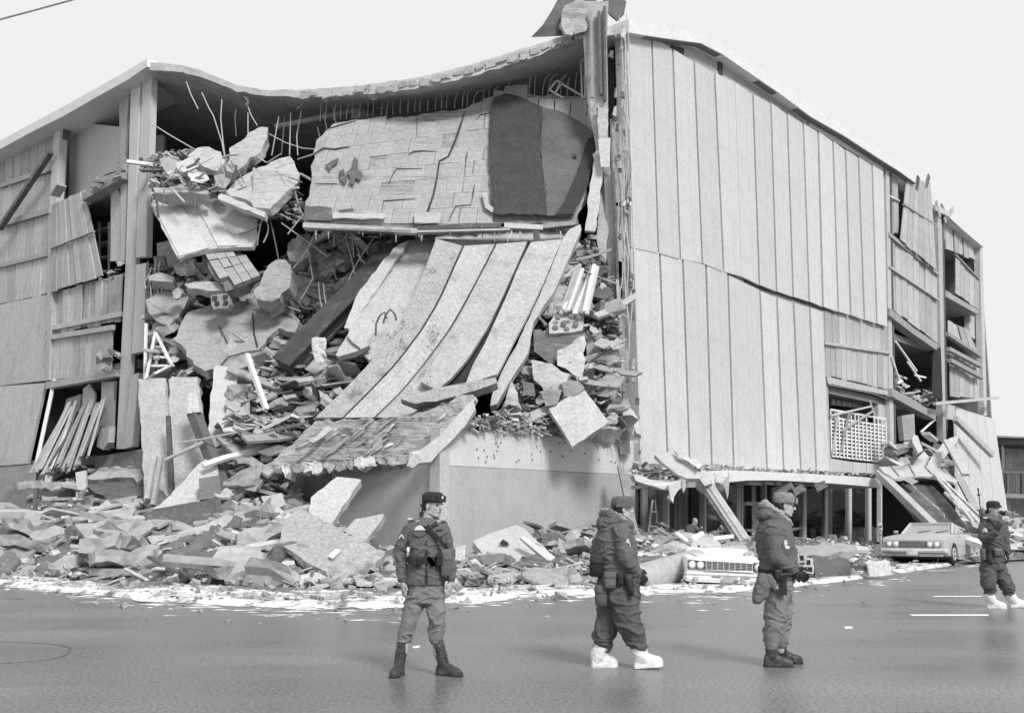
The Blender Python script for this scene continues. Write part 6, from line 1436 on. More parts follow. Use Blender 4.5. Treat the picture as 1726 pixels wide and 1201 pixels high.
# ------------------------------------------------------------------ cars
def car_paint(name, v, rough, dust):
    mat(name, v, rough=rough, var=.10, fine=.10, fscale=40, bump=.08, rand=0, spec=.5, spots=dust, spotscale=3, spotv=v * .6)
car_paint('white_car_paint', .74, .35, .12); car_paint('dusty_paint', .42, .75, .35)
mat('chrome', .62, rough=.28, var=.1, bump=.05, rand=0, metal=.7, spec=.5)
mat('tyre', .025, rough=.85, bump=.2, rand=0); mat('lamp_glass', .82, rough=.15, var=.03, bump=0, rand=0, spec=.6, fine=0)
mat('grille_dark', .10, rough=.5, bump=0, rand=0)
def bevel(o, w=.04, seg=3):
    m = o.modifiers.new('bevel', 'BEVEL'); m.width = w; m.segments = seg; m.limit_method = 'ANGLE'; m.angle_limit = R(35)
    o.data.polygons.foreach_set('use_smooth', [True] * len(o.data.polygons)); return o
class Car:
    def __init__(s, root, yaw, pitch, roll, width):
        s.root = root; s.M = Matrix.Rotation(yaw, 3, 'Z') @ Matrix.Rotation(pitch, 3, 'Y') @ Matrix.Rotation(roll, 3, 'X'); s.o = WL[root.name]; s.w = width
    def p(s, x, y, z): return s.o + s.M @ Vector((x, y, z))
    def box(s, name, m, c, sz, bev=0, parent=None):
        o = MB().box(s.p(*c), sz, s.M).build(name, m, parent or s.root)
        return bevel(o, bev) if bev else o
    def prof(s, name, m, pts, y0, y1, bev=.05, parent=None, taper=0.0):
        A = [s.p(x, y0, z) for x, z in pts]; mb = MB(); k = len(pts)
        tr = tessellate_polygon([[Vector((x, z, 0)) for x, z in pts]])
        mb.v += A + [s.p(x, y1, z) for x, z in pts]
        for t in tr: mb.f.append(tuple(t)); mb.f.append((k + t[2], k + t[1], k + t[0]))
        for i in range(k): mb.f.append((i, (i + 1) % k, k + (i + 1) % k, k + i))
        o = mb.build(name, m, parent or s.root); return bevel(o, bev) if bev else o
    def wheel(s, x, y, r, wd=.2):
        sg = 1 if y > 0 else -1; n_ = 24; rings = []
        for dy, rd in ((-.5, .62), (-.5, .9), (-.38, 1.0), (.38, 1.0), (.5, .9), (.5, .62)):
            rings.append([s.p(x + math.cos(2 * math.pi * j / n_) * r * rd, y + dy * wd * sg, r + math.sin(2 * math.pi * j / n_) * r * rd) for j in range(n_)])
        o = MB().loft(rings).build('wheel', 'tyre', s.root)
        rings = [[s.p(x + math.cos(2 * math.pi * j / n_) * r * rd, y + (.5 * wd + dy) * sg, r + math.sin(2 * math.pi * j / n_) * r * rd) for j in range(n_)] for rd, dy in ((.62, -.02), (.58, .012), (.40, .016), (.34, -.005), (.16, .0), (.12, .04), (.02, .045))]
        MB().loft(rings).build('rim', 'concrete_pale', o, smooth=True)
    def lamp(s, y, z, r, x=0.0):
        n_ = 20; rings = []
        for rd, dx in ((1.18, -.05), (1.18, .03), (1.0, .035)): rings.append([s.p(x + dx, y + math.cos(2 * math.pi * j / n_) * r * rd, z + math.sin(2 * math.pi * j / n_) * r * rd) for j in range(n_)])
        o = MB().loft(rings).build('headlight', 'chrome', s.root, smooth=True)
        rings = [[s.p(x + dx, y + math.cos(2 * math.pi * j / n_) * r * rd, z + math.sin(2 * math.pi * j / n_) * r * rd) for j in range(n_)] for rd, dx in ((1.0, .02), (.8, .05), (.4, .065), (.05, .07))]
        MB().loft(rings).build('lens', 'lamp_glass', o, smooth=True)
def arch(xc, r, zb, n_=8): return [(xc + r * math.cos(math.pi * i / n_), zb + r * math.sin(math.pi * i / n_)) for i in range(n_ + 1)]
# --- white car: front end free, cabin crushed flat under the rubble. x points forward (towards the camera)
A_ = W(1228, 985, 21.9)
CA = thing('white_car', 'crushed white car with twin headlights and wide grille facing the street', 'car', (A_.x, A_.y, 0))
c = Car(CA, R(-90 - 3), R(-1.0), R(-2.4), 1.78); hw = .88
c.o = c.o + Vector((0, 0, -.05))
c.prof('body', 'white_car_paint', [(-.02, .18), (-.02, .34), (.0, .44), (-.02, .60), (-.10, .66), (-1.3, .70), (-1.5, .66), (-4.6, .55), (-4.7, .2)] , -hw, hw, .06)
c.prof('hood', 'white_car_paint', [(-.06, .62), (-.10, .685), (-.8, .735), (-1.45, .73), (-1.5, .62)], -.66, .66, .04)
c.prof('crushed_roof', 'white_car_paint', [(-1.5, .6), (-1.7, .86), (-2.6, .80), (-3.4, .84), (-3.7, .55)], -.72, .72, .08)
c.box('grille', 'grille_dark', (.005, 0, .50), (.05, .96, .17))
for k in range(9): c.box('grille_bar', 'chrome', (.037, -.48 + k * .12, .50), (.02, .018, .17))
for k in range(5): c.box('grille_bar', 'chrome', (.034, 0, .44 + k * .032), (.014, .96, .006))
c.box('grille_frame', 'chrome', (.03, 0, .592), (.05, 1.0, .022), .008); c.box('grille_frame', 'chrome', (.03, 0, .408), (.05, 1.0, .022), .008)
for sy in (-1, 1):
    c.box('lamp_panel', 'steel', (.005, sy * .68, .505), (.04, .37, .20), .03)
    c.box('lamp_surround', 'chrome', (-.005, sy * .68, .505), (.04, .40, .23), .05)
    for yy in (.60, .775): c.lamp(sy * yy, .505, .066, .02)
# bumper: shaped bar with wrapped ends, plate and parking lamps
for (z, h, dx) in ((.325, .07, .07), (.225, .14, .05)):
    rings = []
    for y in (-.93, -.88, -.6, 0, .6, .88, .93):
        b_ = .0 if abs(y) < .7 else (.06 if abs(y) < .9 else .18); sh = .0 if abs(y) < .9 else .03
        rings.append([c.p(dx - b_ + .03, y, z + h / 2 - sh), c.p(dx - b_ + .05, y, z), c.p(dx - b_ + .02, y, z - h / 2 + sh), c.p(dx - b_ - .06, y, z - h / 2 + sh), c.p(dx - b_ - .06, y, z + h / 2 - sh)])
    MB().loft(rings).build('bumper', 'white_paint', CA, smooth=False)
c.box('number_plate', 'concrete_pale', (.105, .02, .235), (.012, .30, .12), .01)
for y in (-.22, .26): c.box('bumper_slot', 'grille_dark', (.103, y * 1.25, .272), (.012, .20, .014))
for y in (-.70, .70): c.box('side_lamp', 'concrete', (.098, y, .245), (.012, .12, .03))
for y in (-.7, .7): c.wheel(-.75, y, .27)
c.box('underside', 'tyre', (-1.2, 0, .13), (2.2, 1.5, .10))
# --- dusty grey saloon: front quarter view, rear under the canopy
B_ = W(1541, 946, 31.4)
CB = thing('grey_car', 'dusty grey saloon car with its rear crushed under the fallen canopy', 'car', (B_.x, B_.y, 0))
c = Car(CB, R(-90 - 38), 0, R(.5), 1.9); hw = .92
prof_ = [(0, .36), (.03, .50), (.0, .80), (-.12, .86), (-1.3, .92), (-2.6, .90), (-4.8, .80), (-4.9, .30)] + [(-3.72, .24)] + arch(-4.05, .37, .25)[0:0] + [(-1.42, .24)] + [(x, z) for x, z in arch(-1.02, .38, .26)[::-1]] + [(-.60, .24)]
prof_ = [(0, .36), (.03, .50), (.0, .78), (-.12, .85), (-1.3, .91), (-2.6, .90), (-4.8, .80), (-4.9, .30)] + [(-1.42, .24)] + arch(-1.02, .38, .28)[::-1] + [(-.55, .26)]
c.prof('body', 'dusty_paint', prof_, -hw, hw, .05)
c.prof('hood', 'dusty_paint', [(-.1, .82), (-.14, .875), (-1.3, .945), (-1.5, .93), (-1.5, .82)], -.70, .70, .03)
# cabin: screen, pillars, flattened roof
def quad(name, m, P_, t=.03, parent=None):
    pts = [c.p(*p) for p in P_]; nn = nrm(pts); return MB().poly(pts, -nn * t).build(name, m, parent or CB)
quad('windscreen', 'dusty_glass' if 'dusty_glass' in MATS else 'concrete', [(-1.5, -.74, .93), (-1.5, .74, .93), (-2.02, .62, 1.22), (-2.02, -.62, 1.22)])
for sy in (-1, 1):
    MB().beam(c.p(-1.48, sy * .76, .92), c.p(-2.02, sy * .64, 1.24), .06, .06).build('pillar', 'plaster', CB)
    quad('side_window', 'concrete_pale', [(-1.62, sy * .79, .93), (-2.05, sy * .67, 1.20), (-2.4, sy * .70, 1.15), (-2.45, sy * .80, .93)])
c.prof('roof', 'dusty_paint', [(-2.0, 1.20), (-2.02, 1.26), (-3.4, 1.06), (-3.4, .98)], -.66, .66, .03)
MB().beam(c.p(-2.01, -.66, 1.245), c.p(-2.01, .66, 1.245), .06, .05).build('roof_trim', 'plaster', CB)
for y in (-.3, .25): MB().beam(c.p(-1.54, y, .97), c.p(-1.66, y + .34, 1.03), .025, .02).build('wiper', 'tyre', CB)
c.box('grille', 'grille_dark', (.02, 0, .64), (.05, .80, .19))
for k in range(6): c.box('grille_bar', 'steel_pale', (.048, 0, .565 + k * .03), (.01, .80, .006))
c.box('lamp_panel', 'concrete', (.015, .62, .64), (.05, .44, .17), .02); c.box('lamp_panel', 'concrete', (.015, -.62, .64), (.05, .44, .17), .02)
for sy in (-1, 1):
    for yy in (.50, .70): c.lamp(sy * yy, .64, .072, .045)
rings = []
for y in (-.97, -.93, -.6, 0, .6, .93, .97):
    b_ = 0 if abs(y) < .7 else (.05 if abs(y) < .95 else .25)
    rings.append([c.p(.12 - b_, y, .52), c.p(.15 - b_, y, .46), c.p(.12 - b_, y, .40), c.p(.02 - b_, y, .40), c.p(.02 - b_, y, .52)])
MB().loft(rings).build('bumper', 'plaster', CB)
c.box('valance', 'dusty_paint', (.0, 0, .33), (.08, 1.7, .10), .02)
c.box('number_plate', 'plaster', (.16, 0, .40), (.012, .34, .15), .01)
c.box('mirror', 'chrome', (-1.55, .98, .98), (.06, .14, .09), .02); c.box('mirror', 'chrome', (-1.55, -.98, .98), (.06, .14, .09), .02)
for y in (-.80, .80): c.wheel(-1.02, y, .33)
c.box('underside', 'tyre', (-2.2, 0, .25), (4.0, 1.5, .10))
MB().beam(W(1608, 902, 33.5), W(1668, 922, 32.0), .5, .16).build('fallen_plank', 'plaster', None, label='thick pale plank pressing on the rear of the dusty grey car', cat='plank')
MB().beam(W(1598, 898, 34.0), W(1660, 905, 33.0), .3, .14).build('fallen_plank', 'concrete', None, label='grey plank behind the thick pale one on the dusty car', cat='plank')
# ------------------------------------------------------------------ people
mat('jacket_cloth', .122, rough=.9, var=.12, scale=4, fine=.16, fscale=45, bump=.35, bscale=22, rand=0, spec=.2)
mat('trouser_cloth', .20, rough=.9, var=.12, scale=4, fine=.16, fscale=45, bump=.35, bscale=22, rand=0, spec=.2)
mat('dark_trouser', .10, rough=.9, var=.12, scale=4, fine=.16, fscale=45, bump=.35, bscale=22, rand=0, spec=.2)
mat('webbing', .03, rough=.85, var=.2, fscale=90, bump=.4, rand=.3)
mat('pouch_cloth', .13, rough=.9, var=.2, fscale=90, bump=.5, rand=.2)
mat('leather', .03, rough=.45, var=.3, bump=.3, rand=.1)
mat('boot_leather', .05, rough=.4, var=.4, bump=.3, rand=.1, spots=.4, spotv=.14, spotscale=8)
mat('white_rubber', .74, rough=.55, var=.06, scale=8, bump=.15, rand=.03, spots=.25, spotscale=6, spotv=.45)
mat('skin', .42, rough=.6, var=.08, scale=10, fine=.05, bump=.1, rand=.05)
mat('hair', .035, rough=.7, var=.3, fscale=120, bump=.6, rand=0)
mat('fur_dark', .045, rough=1, var=.45, scale=22, fine=.4, fscale=110, bump=1.0, bscale=60, rand=0)
mat('fur_pale', .30, rough=1, var=.4, scale=24, fine=.35, fscale=110, bump=1.0, bscale=60, rand=0)
mat('fur_trim', .40, rough=1, var=.4, scale=24, fine=.35, fscale=110, bump=1.0, bscale=60, rand=0)
mat('glove', .028, rough=.7, var=.3, bump=.4, rand=0)
mat('eye_dark', .02, rough=.4, bump=0, rand=0)
def remesh(mb, name, material, parent, vox, smooth_n=3, fold=0.0, fscale=8.0, org=None, fur=0.0, zs=1.8, **k):
    """one continuous skin grown round overlapping shapes, then softened and creased"""
    org = Vector(org) if org else WL[parent.name].copy()
    tmp = bpy.data.objects.new('tmp', mb.mesh('tmp', org)); COL.objects.link(tmp)
    m = tmp.modifiers.new('r', 'REMESH'); m.mode = 'VOXEL'; m.voxel_size = vox
    dg = bpy.context.evaluated_depsgraph_get(); dg.update()
    me = bpy.data.meshes.new_from_object(tmp.evaluated_get(dg)); old = tmp.data
    bpy.data.objects.remove(tmp); bpy.data.meshes.remove(old)
    bm = bmesh.new(); bm.from_mesh(me)
    for _ in range(smooth_n): bmesh.ops.smooth_vert(bm, verts=bm.verts, factor=.5, use_axis_x=True, use_axis_y=True, use_axis_z=True)
    bm.normal_update()
    if fold or fur:
        sd_ = Vector((rnd.uniform(0, 50), 0, 0))
        for v in bm.verts:
            q = Vector((v.co.x * fscale, v.co.y * fscale, v.co.z * fscale * zs)) + sd_
            d_ = 0
            if fold:
                r1 = 1 - min(1, 3.2 * abs(noise.noise(q + Vector((0, 0, 1.4 * noise.noise(q * .5)))))); r2 = 1 - min(1, 3 * abs(noise.noise(q * 1.9 + Vector((7, 0, 0)))))
                d_ += fold * (1.7 * r1 * r1 - .5 * r2 * r2 + .9 * noise.noise(q * .6))
            if fur: d_ += fur * noise.noise(v.co * 55 + sd_) + fur * .6 * noise.noise(v.co * 120)
            v.co += v.normal * d_
    bm.to_mesh(me); bm.free(); me.materials.clear(); me.materials.append(MATS[material])
    me.polygons.foreach_set('use_smooth', [True] * len(me.polygons)); me.name = name
    o = bpy.data.objects.new(name, me); COL.objects.link(o); put(o, org, parent); return tag(o, **k)
def ering(c, a, b, side, fwd, n=20, p=2.4):
    out = []
    for j in range(n):
        t = 2 * math.pi * j / n; cx, sx_ = math.cos(t), math.sin(t)
        out.append(Vector(c) + side * (a * math.copysign(abs(cx) ** (2 / p), cx)) + fwd * (b * math.copysign(abs(sx_) ** (2 / p), sx_)))
    return out
def chain(mb, pts):
    for (a, ra), (b, rb_) in zip(pts, pts[1:]): mb.cap(a, b, ra, rb_, 14)
def hand(mb, wrist, d, out, thumb, s_=1.0, curl=.5):
    """palm and five bent fingers of different lengths; d along the hand, out = back of the hand, thumb = side of the thumb"""
    d = d.normalized(); th = (thumb - d * thumb.dot(d)).normalized(); ou = d.cross(th).normalized()
    if ou.dot(out) < 0: ou = -ou
    pc = wrist + d * .05 * s_
    mb.ell(pc, (.042 * s_, .018 * s_, .052 * s_), Matrix((th, ou, d)).transposed(), 12, 8)
    mb.cap(wrist - d * .03, wrist + d * .02, .028 * s_, .028 * s_)
    for i, L_ in enumerate((.070, .078, .072, .056)):
        b_ = wrist + d * (.088 * s_) + th * ((.031 - .0215 * i) * s_)
        p1 = b_ + (d * math.cos(curl * .5) - ou * math.sin(curl * .5)) * L_ * .45 * s_
        p2 = p1 + (d * math.cos(curl * 1.2) - ou * math.sin(curl * 1.2)) * L_ * .32 * s_
        p3 = p2 + (d * math.cos(curl * 1.9) - ou * math.sin(curl * 1.9)) * L_ * .25 * s_
        mb.cap(b_ - d * .02, p1, .0095 * s_, .009 * s_, 8); mb.cap(p1, p2, .009 * s_, .008 * s_, 8); mb.cap(p2, p3, .008 * s_, .007 * s_, 8)
    t0 = wrist + d * .025 * s_ + th * .034 * s_; t1 = t0 + (d * .75 + th * .65 - ou * .2).normalized() * .036 * s_; t2 = t1 + (d * .95 + th * .15 - ou * .35).normalized() * .03 * s_
    mb.cap(t0 - th * .015, t1, .012 * s_, .0105 * s_, 8); mb.cap(t1, t2, .0105 * s_, .0085 * s_, 8)
def head(mb, c, f, s_=1.0, tilt=0.0, smile=True):
    """skull, jaw, brow, nose, lips, chin and ears; f looks forward. Returns the frame"""
    f = Vector((f[0], f[1], 0)).normalized(); u = Vector((0, 0, 1)); f = (f * math.cos(tilt) + u * math.sin(tilt)).normalized()
    s = f.cross(u).normalized(); u = s.cross(f).normalized(); h = .235 * s_; M_ = Matrix((f, s, u)).transposed()
    o = lambda x, y, z: c + f * (x * h) + s * (y * h) + u * (z * h)
    mb.ell(o(-.04, 0, .14), (.42 * h, .335 * h, .385 * h), M_, 18, 12)
    mb.ell(o(.10, 0, -.14), (.285 * h, .27 * h, .33 * h), M_, 14, 10)
    mb.ell(o(.22, 0, -.36), (.13 * h, .15 * h, .11 * h), M_, 10, 8)
    mb.cap(o(.33, -.16, .10), o(.33, .16, .10), .055 * h, .055 * h, 10)
    mb.cap(o(.375, 0, .08), o(.475, 0, -.09), .035 * h, .058 * h, 10)
    for y in (-.05, .05): mb.ell(o(.42, y, -.105), (.045 * h, .035 * h, .035 * h), M_, 8, 6)
    for y in (-.16, .16): mb.ell(o(.27, y, -.07), (.09 * h, .09 * h, .08 * h), M_, 10, 7)
    for z, r_ in ((-.205, .032), (-.25, .034)): mb.cap(o(.355, -.075, z), o(.355, .075, z), r_ * h, r_ * h, 8)
    mb.cap(o(.05, -.24, -.26), o(.26, -.10, -.38), .07 * h, .07 * h, 8); mb.cap(o(.05, .24, -.26), o(.26, .10, -.38), .07 * h, .07 * h, 8)
    for y in (-1, 1): mb.ell(o(-.02, y * .345, -.03), (.075 * h, .035 * h, .13 * h), M_, 10, 8)
    return o, M_, h, f, s, u
def face_parts(P_, fr):
    o, M_, h, f, s, u = fr
    for y in (-.135, .135):
        MB().ell(o(.335, y, .015), (.035 * h, .055 * h, .026 * h), M_, 10, 6).build('eye', 'eye_dark', P_, smooth=True)
        MB().cap(o(.375, y - .07, .095), o(.375, y + .07, .095), .017 * h, .017 * h, 6).build('eyebrow', 'hair', P_)
    MB().cap(o(.382, -.085, -.228), o(.382, .085, -.228), .010 * h, .010 * h, 6).build('mouth', 'eye_dark', P_)
    mb = MB(); mb.ell(o(-.15, 0, .10), (.35 * h, .347 * h, .36 * h), M_, 18, 12); mb.ell(o(-.22, 0, -.08), (.22 * h, .26 * h, .20 * h), M_, 14, 8)
    mb.build('hair', 'hair', P_, smooth=True)
def boot(P_, top, heel, d, material, L_=.29, bulk=1.0, raise_=0.0, sole='leather', sh=.055):
    d = Vector((d[0], d[1], 0)).normalized(); s = Vector((-d.y, d.x, 0)); up = Vector((0, 0, 1))
    dd = (d + up * raise_).normalized(); mb = MB(); rings = []
    for t, w, h_ in ((0, .030, .055), (.04, .040, .10), (.16, .044, .13), (.38, .040, .125), (.55, .043, .10), (.72, .050, .080), (.88, .046, .068), (.97, .034, .052), (1.0, .020, .035)):
        c = Vector(heel) + dd * (L_ * t); w *= bulk; h_ *= (1 + (bulk - 1) * .7)
        ring = [c - s * w + up * .002, c + s * w + up * .002]
        for k in range(9):
            a = math.pi * k / 8; ring.append(c + s * (w * math.cos(a)) + up * (.012 + h_ * (.35 + .65 * math.sin(a)) if 0 < k < 8 else .35 * h_))
        rings.append(ring)
    mb.loft(rings)
    an = Vector(heel) + dd * (L_ * .25) + up * .10
    mb.cap(an, top, sh * .98 * (1 + (bulk - 1) * .5), sh * 1.05 * (1 + (bulk - 1) * .4), 14)
    o = remesh(mb, 'boot', material, P_, .007, 2, fold=.003, fscale=18)
    rings = []
    for t, w in ((-.015, .03), (.05, .044), (.3, .042), (.5, .040), (.72, .054), (.9, .048), (1.015, .022)):
        c = Vector(heel) + dd * (L_ * t); w *= bulk; rings.append([c - s * w, c + s * w, c + s * w + up * .022, c - s * w + up * .022])
    MB().loft(rings).build('sole', sole, o)
    for k in range(5):
        c = an + dd * (.055 - .006 * k) + up * (.0 + .03 * k)
        MB().cap(c - s * .022, c + s * .022, .0035, .0035, 5).build('lace', 'webbing' if material != 'white_rubber' else 'concrete_pale', o)
    return o
def strapband(P_, pts, w, name='strap', m='webbing', up=(0, 0, 1)):
    mb = MB(); up = Vector(up)
    for a, b in zip(pts, pts[1:]): mb.beam(a, b, .012, w, up=up)
    return mb.build(name, m, P_)
def loopband(P_, c, a, b, side, fwd, h_, name, m):
    rings = []
    out = ering(c, a, b, side, fwd, 28); inn = ering(c, a - .012, b - .012, side, fwd, 28); up = Vector((0, 0, h_ / 2))
    mb = MB(); n_ = 28
    for i in range(n_):
        j = (i + 1) % n_; mb.add([out[i] - up, out[j] - up, out[j] + up, out[i] + up, inn[i] - up, inn[j] - up, inn[j] + up, inn[i] + up], [(0, 1, 2, 3), (7, 6, 5, 4), (3, 2, 6, 7), (0, 4, 5, 1)])
    return mb.build(name, m, P_)
def person(label, px, py):
    g = G(px, py); return bpy.data.objects.new('person', None), g
def start(label, px, py, group='soldiers on guard in the street'):
    g = G(px, py); o = bpy.data.objects.new('person', None); COL.objects.link(o); put(o, g); tag(o, label, 'person', group); return o, g.y
def satchel(P_, c, sz, name, m, yaw=0, roll=0):
    M_ = Matrix.Rotation(yaw, 3, 'Z') @ Matrix.Rotation(roll, 3, 'Y'); mb = MB(); a, b, h_ = sz
    rings = []
    for z, k in ((-.5, .80), (-.46, .95), (-.1, 1.0), (.3, 1.0), (.46, .92), (.5, .8)):
        rings.append([Vector(c) + M_ @ Vector((p.x, p.y, z * h_)) for p in ering((0, 0, 0), a / 2 * k, b / 2 * k, Vector((1, 0, 0)), Vector((0, 1, 0)), 16, 4)])
    o = mb.loft(rings).build(name, m, P_, smooth=True)
    f_ = MB(); f_.loft([[Vector(c) + M_ @ Vector((p.x, p.y, z * h_)) for p in ering((0, 0, 0), a / 2 * k, b / 2 * k, Vector((1, 0, 0)), Vector((0, 1, 0)), 16, 4)] for z, k in ((.12, 1.06), (.16, 1.09), (.4, 1.06), (.53, .85))]).build('flap', m, o, smooth=True)
    return o
def rifle(p0, p1, label, side):
    """muzzle p0, butt p1"""
    p0, p1 = Vector(p0), Vector(p1); d = (p1 - p0).normalized(); u = Vector(side)
    Rf = thing('rifle', label, 'rifle', p1)
    L_ = (p1 - p0).length
    MB().tube([p0, p0 + d * (.55 * L_)], .009, 8).build('barrel', 'leather', Rf)
    MB().tube([p0, p0 + d * .05], .014, 8).build('muzzle', 'leather', Rf)
    MB().beam(p0 + d * .10, p0 + d * .13, .01, .05, up=u).build('front_sight', 'leather', Rf)
    MB().beam(p0 + d * (.28 * L_), p0 + d * (.66 * L_), .045, .05, up=u).build('fore_end', 'wood_dark', Rf)
    MB().beam(p0 + d * (.60 * L_), p0 + d * (.78 * L_), .045, .07, up=u).build('receiver', 'leather', Rf)
    MB().beam(p0 + d * (.76 * L_), p1, .04, .06, up=u, w1=.045, h1=.13).build('butt', 'wood_dark', Rf)
    return Rf
X, Yv, Z = Vector((1, 0, 0)), Vector((0, 1, 0)), Vector((0, 0, 1))
def torso(rows, d0, side, fwd, depth, J, horizontal='side'):
    """rows: (y, x_left, x_right, half-depth); the traced width lies along `side` (front view) or `fwd` (profile)"""
    out = []
    for y, xl, xr, hd in rows:
        c = J((xl + xr) / 2, y); hw = (J(xr, y) - J(xl, y)).length / 2
        out.append(ering(c, hw, hd, side, fwd) if horizontal == 'side' else ering(c, hd, hw, side, fwd))
    return out
# ============================================================ first soldier: facing us, head turned, smiling
P1, d1 = start('smiling soldier in a dark fur cap facing the street with a strap across his chest', 716, 1137)
J = lambda x, y, dy=0.0: W(x, y, d1 + dy)
body = MB()
hf = Vector((.82, -.57, 0))
fr = head(body, J(729.5, 853), hf, 1.0)
body.cap(J(726, 862, .01), J(722, 884, .02), .062, .075)
body.loft(torso([(876, 700, 744, .08), (890, 694, 746, .10), (930, 694, 744, .10), (985, 690, 745, .10), (1000, 690, 745, .11)], d1, X, -Yv, 0, J))
for pts in ([(J(694, 888), .05), (J(674, 929, .03), .045), (J(679, 974, -.02), .034)], [(J(747, 889), .05), (J(757, 930, .03), .045), (J(760, 975, -.03), .034)], [(J(704, 998), .08), (J(689, 1046, -.02), .055), (J(680, 1100), .042)], [(J(732, 998), .08), (J(736, 1046, -.02), .055), (J(737, 1100), .042)]): chain(body, pts)
hand(body, J(679.5, 980, -.02), J(680, 1000, -.03) - J(679.5, 980, -.02), Vector((-.8, -.5, 0)), Vector((.5, -.9, 0)), 1.05, .55)
hand(body, J(760, 980, -.03), J(757, 1000, -.05) - J(760, 980, -.03), Vector((.9, -.3, 0)), Vector((-.5, -.85, .1)), 1.0, .35)
remesh(body, 'body', 'skin', P1, .0055, 2); face_parts(P1, fr)
jk = MB()
jk.loft(torso([(871, 712, 733, .06), (876, 702, 741, .085), (882, 694, 747, .115), (895, 689, 750, .14), (912, 688, 750, .15), (930, 690, 748, .14), (940, 690, 747, .135), (952, 688, 748, .15), (972, 685, 750, .155), (985, 684, 750, .15)], d1, X, -Yv, 0, J))
chain(jk, [(J(696, 888), .072), (J(685, 905, .01), .068), (J(674, 929, .03), .061), (J(677, 958, .0), .054), (J(679, 975, -.02), .048)])
chain(jk, [(J(745, 889), .068), (J(751, 906, .01), .062), (J(757, 930, .03), .056), (J(760, 958, .0), .052), (J(760.5, 975, -.03), .046)])
JK = remesh(jk, 'jacket', 'jacket_cloth', P1, .008, 3, fold=.008, fscale=6.5, zs=1.6)
fD = lambda x, y, o=.0: J(x, y, -.160 - o)
for (xl, xr, yy) in ((698, 717, 897), (730, 748, 897)):
    MB().poly([fD(xl, yy - 3), fD(xr, yy - 3), fD(xr, yy + 3), fD((xl + xr) / 2, yy + 8), fD(xl, yy + 3)], Vector((0, .03, 0))).build('pocket_flap', 'pouch_cloth', JK)
MB().beam(fD(719, 884, -.03), fD(719, 983, .0), .012, .022, up=(1, 0, 0)).build('placket', 'webbing', JK)
for sgn, (a, b) in ((-1, ((712, 874), (721, 888))), (1, ((733, 874), (722, 888)))):
    MB().poly([J(a[0], a[1], -.08), J(a[0] + sgn * 8, a[1] + 8, -.12), J(b[0] + sgn * 2, b[1] - 1, -.15), J(b[0], b[1] - 6, -.14)], Vector((0, .015, 0))).build('collar', 'jacket_cloth', JK)
MB().poly([J(717, 878, -.10), J(728, 878, -.10), J(722, 889, -.13)], Vector((0, .02, 0))).build('shirt_front', 'pouch_cloth', JK)
MB().poly([fD(698, 893, .012), fD(701, 887, .012), fD(707, 884, .012), (fD(712, 886, .012)), fD(717, 893, .012)], Vector((0, .02, 0))).build('pocket_cloth', 'white_cloth', P1)
MB().poly([fD(735, 891.5, .01), fD(746, 891.5, .0), fD(746, 895, .0), fD(735, 895, .01)], Vector((0, .01, 0))).build('name_tape', 'webbing', P1)
mbc = MB(); mbc.beam(J(672.5, 907, -.058), J(677, 900.5, -.062), .008, .009); mbc.beam(J(677, 900.5, -.062), J(680.5, 907, -.065), .008, .009); mbc.build('chevron', 'white_paint', P1)
for x, y in ((692, 878), (745, 880)): MB().beam(J(x - 5, y, -.03), J(x + 6, y - 3, -.02), .05, .012).build('shoulder_strap', 'jacket_cloth', JK)
MB().ell(J(691, 874.5, -.02), (.03, .02, .012)).build('shoulder_paper', 'white_cloth', P1)
loopband(P1, J(718, 942), .182, .16, X, -Yv, .055, 'belt', 'webbing')
strapband(P1, [fD(719, 890, .01), fD(728, 896, .012), fD(738, 906, .012), fD(748, 918, .005), J(756, 927, -.12)], .035, up=(1, 0, .8))
strapband(P1, [J(736, 880, -.11), fD(729, 885, 0), fD(720, 892, .012)], .03, up=(1, 0, -.9))
satchel(P1, J(752, 948, -.13), (.105, .09, .25), 'canteen_pouch', 'pouch_cloth')
for k in range(5): MB().ell(fD(719, 893 + k * 19, .012), (.009, .006, .009)).build('button', 'webbing', JK)
satchel(P1, J(741, 942, -.17), (.06, .05, .12), 'ammo_pouch', 'webbing')
for x in (697, 706): satchel(P1, J(x, 946, -.17), (.055, .045, .085), 'ammo_pouch', 'webbing')
MB().ell(J(688, 926, -.12), (.016, .016, .03)).build('buckle', 'white_paint', P1)
MB().loft([[J(719 + x, 939 + y, -.18) for x, y in r_] for r_ in (((0, 0), (6, -2), (8, 2), (3, 5)), ((4, 6), (12, 6), (16, 14), (8, 16)))]).build('belt_end', 'webbing', P1)
tr = MB()
tr.loft(torso([(978, 688, 747, .12), (990, 687, 748, .13), (1003, 688, 748, .13), (1014, 690, 747, .12)], d1, X, -Yv, 0, J))
chain(tr, [(J(703, 1004), .100), (J(696, 1024, -.02), .094), (J(689, 1046, -.03), .084), (J(684, 1064, .0), .078), (J(682, 1076), .068)])
chain(tr, [(J(733, 1004), .098), (J(735, 1024, -.02), .092), (J(737, 1046, -.03), .084), (J(735, 1064, .0), .078), (J(734, 1075), .068)])
TR = remesh(tr, 'trousers', 'trouser_cloth', P1, .008, 3, fold=.009, fscale=7, zs=1.7)
MB().poly([J(684, 1003, -.10), J(700, 1004, -.135), J(700, 1007, -.135), J(684, 1006, -.10)], Vector((0, .02, 0))).build('pocket_flap', 'trouser_cloth', TR)
zf = lambda p: Vector((p.x, p.y, 0))
boot(P1, J(681.5, 1070), zf(J(676, 1137, .06)), (-.18, -1), 'boot_leather', .28)
boot(P1, J(735, 1070), zf(J(737, 1137, .03)), (.86, -.55), 'boot_leather', .29)
